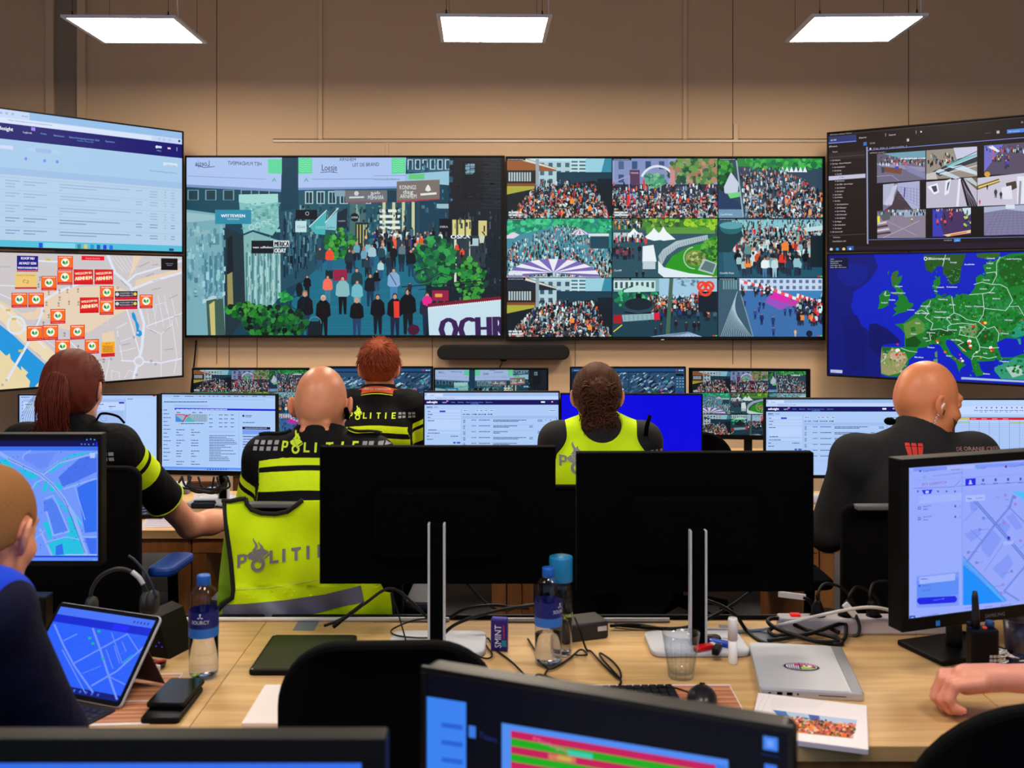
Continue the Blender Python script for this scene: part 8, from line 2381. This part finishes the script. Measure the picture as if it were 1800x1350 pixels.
# placemats with a wood stripe print
def placemat(label, corners):
 t, b, W, Hh = flat('placemat', label, 'placemat', corners, .0016, mat('placemat_white', (226, 214, 214), .6), .003, .0004, 'wood print placemats')
 sp_ = MB(); k = 0; y = -Hh / 2 + .012
 random.seed(3)
 while y < Hh / 2 - .012:
  hh = ru(.004, .012)
  sp_.box((0, y + hh / 2, .0018), (W - .006, hh - .0008, .0003), m=k % 3); y += hh; k += 1
 sp_.build('stripe_print', [mat('stripe_brown', (170, 104, 76), .6), mat('stripe_tan', (206, 148, 108), .6), mat('stripe_rose', (190, 124, 96), .6)], t)
 for y in (Hh / 2 - .006, -.02): MB().box((0, y, .0021), (W, .007, .0003)).build('white_rule', MATS['placemat_white'], t)
placemat('striped wood print placemat under the keyboard', ((985, 1290), (1330, 1290), (1045, 1203)))
placemat('striped wood print placemat under the phones and tablet computer', ((150, 1276), (262, 1273), (262, 1184)))

# keyboard and mouse
t, b, W, Hh = flat('keyboard', 'black keyboard half hidden by the foreground monitor', 'keyboard', ((905, 1238), (1198, 1232), (925, 1209)), .016, BLACK, .006, .002, h=DESK + .003)
ky = MB()
for i in range(20):
 for j in range(4): ky.box((-W / 2 + .012 + i * (W - .024) / 19, -Hh / 2 + .012 + j * (Hh - .024) / 3, .018), (W / 24, Hh / 5.4, .004), bev=.001)
ky.build('keys', mat('dark_keys', (22, 22, 26), .5), t)
t = tag(empty('computer_mouse', M=mw(D(1234, 1235, DESK + .003), -.2)), 'black computer mouse right of the keyboard', 'mouse')
ms = MB().ball((0, 0, .006), (.034, .052, .030), n=20); ms.v = [(a, b2, max(0, c)) for a, b2, c in ms.v]
ms.build('shell', mat('mouse_black', (26, 26, 32), .3), t)
MB().tube([(-.006, .03, .026), (.006, .03, .026)], .007, 12).build('wheel', BLACKM, t)
cable('black mouse cable arching behind the keyboard', on_desk((1222, 1224, .012), (1205, 1215, .018), (1180, 1208, .024), (1150, 1206, .022), (1120, 1208, .01), (1095, 1206, .004)), .0022)

# small pocket things on the right monitor foot
BASE_H = DESK + .013
def pocket(name, label, cat, px, py, rz, parts):
 t = tag(empty(name, M=mw(D(px, py, BASE_H), rz)), label, cat)
 for nm, mb, m in parts: mb.build(nm, m, t)
RED = mat('red_gloss', (196, 16, 30), .25); BLU = mat('blue_gloss', (16, 60, 170), .3)
pocket('lighter', 'red lighter lying on the right monitor foot', 'lighter', 1236, 1143, .5, [('body', MB().slab(.055, .024, .014, .010, .005), RED), ('metal_head', MB().box((.033, 0, .007), (.012, .02, .012), bev=.002), ALU)])
pocket('lighter', 'blue lighter lying on the right monitor foot', 'lighter', 1266, 1135, -.6, [('body', MB().slab(.06, .022, .014, .009, .005), BLU), ('metal_head', MB().box((.035, 0, .007), (.012, .018, .012), bev=.002), ALU)])
pocket('car_key', 'black car key on the right monitor foot beside the lighters', 'key', 1247, 1128, .2, [('fob', MB().slab(.06, .034, .015, .014, .005), BLACK), ('buttons', MB().slab(.02, .016, .002, .006, .0005, M=Matrix.Translation((0, 0, .015))), DARKG), ('ring', MB().tube([(.04 + .012 * math.cos(a * .5236), .012 * math.sin(a * .5236), .004) for a in range(12)], .0016, 6, closed=True), ALU)])
pocket('usb_stick', 'black memory stick standing at the front of the right monitor foot', 'memory stick', 1260, 1148, 1.2, [('body', MB().box((0, 0, .009), (.05, .018, .016), bev=.004), BLACK), ('plug', MB().box((.031, 0, .009), (.014, .012, .005)), ALU)])

# power strip with plugs
M = mw(P(1480, 1101, 2.815), -.01); M[2][3] = DESK
t = tag(empty('power_strip', M=M), 'white power strip with a red switch at the back of the desk', 'power strip')
MB().box((.06, 0, .022), (.46, .05, .044), bev=.006).build('housing', mat('strip_white', (206, 200, 208), .45), t)
MB().box((-.125, 0, .046), (.026, .02, .008), bev=.002).build('switch', mat('red_switch', (220, 20, 20), .4, emit=(220, 10, 10), es=.5), t)
for k in range(4):
 MB().lathe([(.021, .044), (.021, .0455), (.017, .0458), (.016, .040)], 24, c=(-.065 + k * .075, 0, 0)).build('socket', BLACK, t)
def plug(label, x, m, tilt=0):
 p = tag(empty('plug', M=M @ Matrix.Translation((x, 0, .046)) @ Matrix.Rotation(tilt, 4, 'Y')), label, 'plug', 'plugs in the power strip')
 MB().lathe([(.017, 0), (.018, .004), (.016, .018), (.010, .034), (.007, .04)], 18).build('plug_body', m, p)
 MB().tube(smooth_path([(0, 0, .036), (0, 0, .055), (.03, .03, .075), (.09, .05, .05), (.13, .05, -.02)]), .004, 8).build('cord', m, p)
plug('black plug in the first socket of the power strip', -.065, CABLE)
plug('black plug in the second socket of the power strip', .010, CABLE, .2)
plug('black plug in the third socket of the power strip', .085, CABLE, -.2)
t = tag(empty('cable_tag', P(1392, 1047, 2.86)), 'white label wrapped round a cable above the power strip', 'cable label')
MB().box((0, 0, 0), (.075, .006, .016), bev=.002, M=Matrix.Rotation(.12, 4, 'Y')).build('label_flag', WHITE, t)
MB().tube(smooth_path([(.03, 0, -.004), (.05, .0, -.016), (.062, 0, -.05), (.06, -.02, -.07)]), .005, 8).build('cord', CABLE, t)
t = tag(empty('cable_tag', P(1494, 1072, 2.79)), 'white label wrapped round a cable in front of the power strip', 'cable label')
MB().box((0, 0, 0), (.045, .008, .018), bev=.003, M=Matrix.Rotation(.85, 4, 'Y')).build('label_flag', WHITE, t)
MB().tube(smooth_path([(.015, 0, -.012), (.022, -.01, -.04), (.015, -.015, -.062), (-.01, -.01, -.072)]), .0045, 8).build('cord', DARKG, t)
cable('white cable running over the power strip to the right monitor', [P(1580, 1077, 2.78), P(1540, 1068, 2.77), P(1500, 1070, 2.765), P(1440, 1082, 2.765), P(1390, 1094, 2.765)] + on_desk((1340, 1106), (1290, 1108), (1240, 1106), (1190, 1109)), .0045, WCABLE)
cable('thick white cable along the back edge of the desk, left part', [Vector((D(x, 1092).x, 2.905, DESK + .006)) for x in (292, 400, 500, 600, 700, 790)], .006, WCABLE)
cable('thick white cable along the back edge of the desk, right part', [Vector((D(x, 1100).x, 2.90, DESK + .006)) for x in (870, 960, 1050, 1120, 1180)], .006, WCABLE)
cable('black cable loops bundled behind the silver laptop', on_desk((1350, 1126, .01), (1380, 1122, .012), (1430, 1112, .02), (1480, 1096, .03), (1487, 1108, .02), (1480, 1126, .008), (1440, 1128, .012), (1395, 1116, .02), (1360, 1102, .03), (1350, 1090, .04), (1372, 1088, .035), (1420, 1108, .02), (1470, 1122, .012), (1478, 1132, .006), (1440, 1128, .006), (1400, 1118, .008), (1365, 1118, .012), (1352, 1108, .014), (1380, 1098, .02), (1440, 1098, .02), (1475, 1112, .014)), .0055)
cable('black cable crossing behind the right dark monitor and rising left', [P(1330, 1032, 2.86), P(1290, 1062, 2.86), P(1240, 1090, 2.86)] + on_desk((1200, 1104), (1150, 1104), (1080, 1098)), .005)
cable('black cable falling from the right dark monitor to the desk', [P(1222, 1048, 2.82), P(1270, 1066, 2.82), P(1295, 1084, 2.80)] + on_desk((1312, 1108, .008), (1335, 1126, .004), (1360, 1134, .004)), .005)
def hang(pts, Z=2.80): return [P(x, y, Z) for x, y in pts]
cable('forked black cable end standing out from the left dark monitor stand', hang([(772, 1108), (750, 1085), (715, 1050), (690, 1034), (670, 1040), (640, 1062), (600, 1088), (570, 1100)], 2.72), .004)
cable('second cable end hanging beside the safety vest', hang([(640, 1060), (625, 1072), (606, 1086), (586, 1102)], 2.705), .0055)
cable('thin black cable drooping from the left dark monitor to its foot', hang([(688, 1034), (693, 1055), (702, 1085)], 2.74) + on_desk((714, 1128, .016), (716, 1140, .016)), .0022)
cable('thin black cable loop over the left monitor foot', hang([(775, 1086), (730, 1090)], 2.74) + on_desk((690, 1106, .02), (694, 1116, .018), (730, 1121, .018), (766, 1121, .018)), .0022)
cable('thick black cable sweeping right from the left monitor stand', hang([(778, 1116), (800, 1098), (840, 1082), (890, 1070), (935, 1064), (955, 1062)], 2.72), .0045)
cable('black cable arching between the two dark monitors', hang([(790, 1086), (820, 1070), (870, 1064), (900, 1068), (930, 1070)], 2.80), .0045)
cable('black cable dropping from the left dark monitor toward the bottles', hang([(820, 1024), (845, 1052), (870, 1070), (895, 1072), (925, 1064), (960, 1061)], 2.84), .004)
cable('thin cable from the monitor foot past the mint box to the middle', on_desk((782, 1128, .018), (820, 1142, .016), (848, 1156, .006), (862, 1156), (864, 1148), (852, 1130), (858, 1122), (872, 1142, .005), (900, 1164), (934, 1196), (960, 1200)), .0024)
cable('thin cable zigzag between the bottles and the keyboard', on_desk((928, 1123), (940, 1142), (964, 1176), (1000, 1158), (1020, 1142), (1032, 1150), (1020, 1152, .006), (1008, 1150)), .0026, k=9)
cable('thin cable curling in front of the water bottle', on_desk((964, 1176), (958, 1186), (966, 1196), (990, 1200), (1010, 1207), (950, 1186), (938, 1194)), .0026)
cable('thin cable loop in front of the power adapter', [P(1010, 1085, 2.68), P(1020, 1110, 2.66)] + on_desk((1030, 1140), (1040, 1146), (1060, 1168), (1088, 1192), (1090, 1180), (1076, 1162), (1055, 1148), (1060, 1160), (1090, 1194), (1088, 1206)), .0026)
cable('black cable lying along the desk back right of the adapter', on_desk((1072, 1100, .01), (1110, 1098, .012), (1140, 1101, .008), (1166, 1106)), .0045)
for i, (cs, lb) in enumerate((([(514, 1108), (552, 1108), (528, 1091)], 'grey tape strip on the desk edge behind the black tablet'), ([(1268, 1115), (1302, 1116), (1262, 1098)], 'grey tape strip on the desk behind the right monitor foot'), ([(1345, 1130), (1374, 1128), (1334, 1106)], 'grey tape strip on the desk behind the silver laptop'))):
 flat('tape_strip', lb, 'tape', cs, .0006, mat('grey_tape', (112, 118, 134), .45), .002, .0002, 'grey tape strips on the desk')

# tablet computer with kickstand and keyboard, front left
br_ = D(210, 1246, DESK + .006); yaw = math.radians(-22)
W, Hh = .305, .21
org = br_ - Matrix.Rotation(yaw, 3, 'Z') @ Vector((W / 2, 0, 0))
Mt = mw((org.x, org.y, DESK), yaw)
t = tag(empty('tablet_computer', M=Mt), 'tablet computer on a kickstand with a blue map and keyboard cover', 'tablet')
bpy.context.view_layer.update()
lean = Matrix.Translation((0, 0, .007)) @ Matrix.Rotation(math.radians(-40), 4, 'X') @ Matrix.Translation((0, 0, Hh / 2))
MB().slab(W, Hh, .009, .012, .003, M=lean @ Matrix.Translation((0, .009, 0)) @ UPR).build('casing', SILVER, t)
MB().slab(W - .004, Hh - .004, .001, .010, .0003, M=lean @ Matrix.Translation((0, .0005, 0)) @ UPR).build('glass', GLOSSB, t)
screen_part(t, t, lean @ Matrix.Translation((0, -.0010, 0)), W - .022, H_ := Hh - .024, tablet_map)
ks = MB().box((0, 0, -.055), (W - .01, .003, .110), bev=.001, M=lean @ Matrix.Translation((0, .011, .03)) @ Matrix.Rotation(math.radians(70), 4, 'X'))
ks.build('kickstand', mat('brown_kickstand', (60, 40, 36), .5), t)
kb = MB().slab(W - .01, .21, .005, .006, .0015, M=Matrix.Translation((0, -.108, .0005)))
kbo = kb.build('keyboard_cover', mat('keyboard_cloth', (26, 26, 36), .8), t)
ky = MB()
for i in range(14):
 for j in range(5): ky.box((-W / 2 + .022 + i * .0200, -.03 - j * .0195, .0062), (.0165, .016, .0016), bev=.0005)
ky.build('keys', mat('dark_keys', (22, 22, 26), .5), kbo)
# headset on its charging stand
bs = D(296, 1150)
Mh = mw((bs.x - .02, bs.y + .03, DESK), -.35)
t = tag(empty('charging_stand', M=Mh), 'black wedge shaped headset charging stand with a green light', 'charging stand')
MB().prism([(-.035, 0), (.055, 0), (.02, .10), (-.015, .11)], -.05, .05).build('wedge', BLACK, t)
MB().ball((.012, -.052, .098), .0028).build('status_light', mat('green_led', (20, 220, 110), .4, emit=(30, 230, 120), es=2), t)
for k in range(3): MB().box((.015 + k * .009, -.0508, .028 + .01 * (k % 2)), (.004, .001, .003)).build('indicator', mat('blue_led', (40, 50, 200), .4, emit=(40, 50, 190), es=.6), t)
hc_ = P(216, 1082, 2.57)
t = tag(empty('headset', hc_), 'black call headset with a boom microphone hanging on its charger', 'headset')
ZH = 2.57
hp_ = lambda x, y, dz=0: P(x, y, ZH + dz) - hc_
MB().tube(smooth_path([hp_(158, 1062), hp_(162, 1035), hp_(178, 1012), hp_(206, 1000), hp_(232, 1006), hp_(252, 1028), hp_(260, 1046)], 8), .0048, 8).build('headband', DARKG, t)
MB().tube(smooth_path([hp_(232, 1005, -.004), hp_(244, 1015, -.004), hp_(252, 1027, -.004)], 8), .0062, 8).build('silver_arm', SILVER, t)
for x, y in ((257, 1060), (268, 1058)): MB().lathe([(.026, -.008), (.030, 0), (.026, .010), (.001, .012)], 20, M=Matrix.Translation(hp_(x, y)) @ Matrix.Rotation(math.pi / 2, 4, 'Y')).build('ear_cup', mat('cup_grey', (24, 26, 34), .6), t)
MB().lathe([(.022, -.008), (.026, 0), (.022, .01), (.001, .012)], 20, M=Matrix.Translation(hp_(160, 1066)) @ Matrix.Rotation(math.pi / 2, 4, 'Y')).build('ear_cup', MATS['cup_grey'], t)
MB().tube(smooth_path([hp_(276, 1052, -.01), hp_(264, 1022, -.01), hp_(252, 1002, -.01), hp_(236, 984, -.01), hp_(226, 977, -.01)], 6), [.0032] * 25, 8).build('microphone_boom', mat('boom_blue_black', (24, 40, 64), .5), t)
# little things around it
bx_ = P(70, 1055, 2.62)
t = tag(empty('black_box', (bx_.x, bx_.y, DESK)), 'small upright black box behind the tablet computer', 'box')
MB().box((0, 0, .078), (.048, .045, .155), bev=.003).build('body', BLACK, t); MB().box((0, 0, .157), (.046, .043, .003)).build('lid', DARKG, t)
t = tag(empty('key_bunch', D(272, 1175)), 'bunch of keys on a red tag behind the tablet computer', 'keys')
for k, (x, y, m) in enumerate(((-.015, .006, ALU), (.006, -.004, ALU), (.016, .010, mat('dark_leather', (40, 22, 20), .6)), (-.004, .014, MATS['dark_leather']))):
 MB().slab(.045, .015, .004, .006, .001, M=Matrix.Translation((x, y, .003 * k + .001)) @ Matrix.Rotation(k * .9, 4, 'Z')).build('key', m, t)
MB().tube(smooth_path([(-.03, 0, .014), (-.01, -.012, .018), (.012, -.004, .018), (.02, .012, .014)]), .004, 8).build('red_ribbon', mat('red_ribbon', (170, 30, 44), .6), t)
MB().box((.012, -.014, .007), (.012, .008, .012), bev=.001).build('white_tag', WHITE, t)

# two way radio and the tangle at the right
t = radio = tag(empty('two_way_radio', D(1727, 1206)), 'black two way radio with a stub antenna standing on the desk', 'two way radio')
MB().slab(.062, .042, .125, .010, .004).build('body', BLACK, t)
MB().tube([(-.014, .002, .12), (-.014, .002, .15), (-.016, .002, .19), (-.016, .002, .203)], [.0095, .0085, .0072, .005], 14).build('antenna', mat('antenna_rubber', (12, 12, 22), .5), t)
MB().lathe([(.010, 0), (.010, .012), (.008, .014)], 18, c=(.018, .004, .125)).build('volume_knob', mat('blue_black_knob', (20, 60, 100), .4), t)
MB().lathe([(.006, 0), (.006, .008)], 14, c=(-.028, .004, .128)).build('channel_knob', BLACK, t)
MB().box((.002, -.006, .1265), (.010, .010, .006), bev=.002).build('alarm_button', mat('orange_button', (220, 70, 40), .4), t)
for i in range(3):
 for j in range(3): MB().box((.010 + i * .0085, -.0215, .070 - j * .0085), (.007, .002, .006), bev=.0008).build('key', mat('pale_keys', (170, 160, 150), .5), t)
for i in range(3):
 for j in range(2): MB().box((.004 + i * .009, -.0215, .018 - j * .008), (.007, .002, .005), bev=.0008).build('key', MATS['pale_keys'], t)
radio.scale = (1.04, 1.0, 1.08)
t = tag(empty('key_bunch', D(1772, 1172)), 'bunch of silver keys and clips beside the two way radio', 'keys')
random.seed(8)
for k in range(9):
 c = Vector((ru(-.02, .035), ru(-.02, .03), .006 + .004 * k))
 MB().tube([c + Vector((.012 * math.cos(a * .7854), .009 * math.sin(a * .7854), .004 * math.sin(a * .7854 + k))) for a in range(8)], .0018, 6, closed=True).build('key_ring', ALU, t)
MB().slab(.05, .03, .02, .008, .004, M=Matrix.Translation((.03, .02, .0)) @ Matrix.Rotation(.4, 4, 'Z')).build('blue_fob', mat('blue_fob', (14, 30, 60), .4), t)
t = tag(empty('steel_cup', D(1790, 1147)), 'dark steel cup behind the two way radio', 'cup')
MB().lathe([(.028, 0), (.031, .004), (.036, .085), (.034, .085), (.029, .008), (.001, .006)], 28, cap=False).build('cup', mat('dark_steel', (92, 84, 100), .3, metal=.5), t)
cable('black cable at the right edge behind the keys', on_desk((1800, 1098, .05), (1780, 1112, .04), (1768, 1130, .02), (1790, 1140, .01), (1815, 1136, .01)), .004)

# brand mark below the right screen
v, f, w_ = text_mesh('SAMSUNG')
zc = sam.children[0].matrix_world.translation.z
hgt = [c for c in sam.children if c.name.startswith('bezel')][0]
lo_z = min(v_.co.z for v_ in hgt.data.vertices)
MB().add([(-.03 + x * .06 / w_, -.0062, lo_z + .010 + y * .012) for x, y in v], f).build('brand_print', mat('grey_brand_print', (110, 110, 120), .4), hgt)
MB().box((-.17, -.006, lo_z + .012), (.012, .001, .012)).build('energy_sticker', mat('blue_sticker', (40, 130, 220), .5), hgt)

# ---------------------------------------------------------------- things on the second row desks
t, b, W, Hh = flat('keyboard', 'dark keyboard in front of the pony tailed officer', 'keyboard', ((120, 905), (286, 905), (128, 884)), .016, BLACK, .006, .002)
ky = MB()
for i in range(18):
 for j in range(5): ky.box((-W / 2 + .012 + i * (W - .024) / 17, -Hh / 2 + .012 + j * (Hh - .024) / 4, .018), (W / 22, Hh / 6.6, .004), bev=.001)
ky.build('keys', mat('blue_black_keys', (26, 34, 60), .4), t)
for i, (cs, lb) in enumerate((([(246, 928), (312, 925), (252, 909)], 'printed paper at the desk edge by the bare forearm'), ([(340, 884), (410, 880), (352, 868)], 'grey paper under the cables on the second row desk'))):
 t, b, W, Hh = flat('paper_sheet', lb, 'paper', cs, .001, mat('grey_paper', (186, 180, 196), .8), .002, .0003)
 lp = MB()
 for k in range(5): lp.box((0, -Hh / 2 + Hh * (k + 1) / 6, .0012), (W * .8, Hh * .03, .0002))
 lp.build('print', mat('paper_print', (140, 130, 150), .8), t)
t = tag(empty('wallet', D(358, 892)), 'dark blue wallet on the desk beside the vest', 'wallet')
MB().slab(.095, .05, .022, .008, .005).build('body', mat('navy_leather', (16, 20, 44), .6), t); MB().slab(.09, .02, .004, .006, .002, M=Matrix.Translation((0, .012, .022))).build('flap', mat('navy_leather_flap', (22, 28, 60), .6), t)
t = tag(empty('tissue_pack', D(378, 866)), 'small light blue tissue pack on the second row desk', 'tissue pack')
MB().slab(.085, .06, .022, .012, .008).build('pack', mat('light_blue_wrap', (66, 122, 190), .4), t); MB().box((0, 0, .0225), (.05, .012, .001)).build('opening', WHITE, t)
t, b, W, Hh = flat('laptop', 'closed grey laptop on the second row desk behind the bare arm', 'laptop', ((270, 861), (330, 861), (280, 848)), .02, mat('dull_silver', (150, 152, 164), .4, metal=.3), .006, .002)
MB().slab(W - .004, Hh - .004, .004, .006, .001, M=Matrix.Translation((0, 0, .022))).build('lid', SILVER, t)
t = tag(empty('cardboard_box', D(345, 872) + Vector((0, .16, 0))), 'low brown box among the cables on the second row desk', 'box')
MB().box((0, 0, .02), (.14, .09, .04), bev=.003).build('body', mat('brown_card', (110, 76, 54), .8), t); MB().box((0, 0, .0415), (.136, .086, .003)).build('lid', mat('brown_card_lid', (128, 90, 64), .8), t)
random.seed(17)
for k in range(7):
 x0 = ru(318, 350); x1 = ru(370, 400)
 q = .018 * k - .14
 pts = [P(x0, ru(834, 842), 4.42 + q), P(x0 + ru(-8, 8), 855, 4.40 + q), P((x0 + x1) / 2 + ru(-10, 10), ru(858, 868), 4.40 + q), P(x1 + ru(-6, 6), ru(845, 866), 4.4 + q), P(x1, 838, 4.42 + q)]
 cable('black cable in the tangle under the monitor with a case page', pts, .0045, group='cable tangle under the monitor with a case page')
cable('thin cable looping over the second row desk to the vest', [D(384, 868, DESK + .008), D(372, 876, DESK + .006), D(376, 888, DESK + .006), D(398, 892, DESK + .006), D(425, 884, DESK + .006)], .003, group=None)
t = tag(empty('patterned_folder', P(989, 722, 4.715)), 'reddish brown patterned folder between two monitors', 'folder')
t.location.z = DESK
MB().box((0, 0, .21), (.07, .02, .42), bev=.004).build('cover', mat('red_brown_pattern', (124, 62, 50), .8, noise=(70, .5)), t); MB().box((0, -.011, .33), (.03, .002, .05)).build('spine_label', mat('spine_label', (150, 90, 76), .8), t)
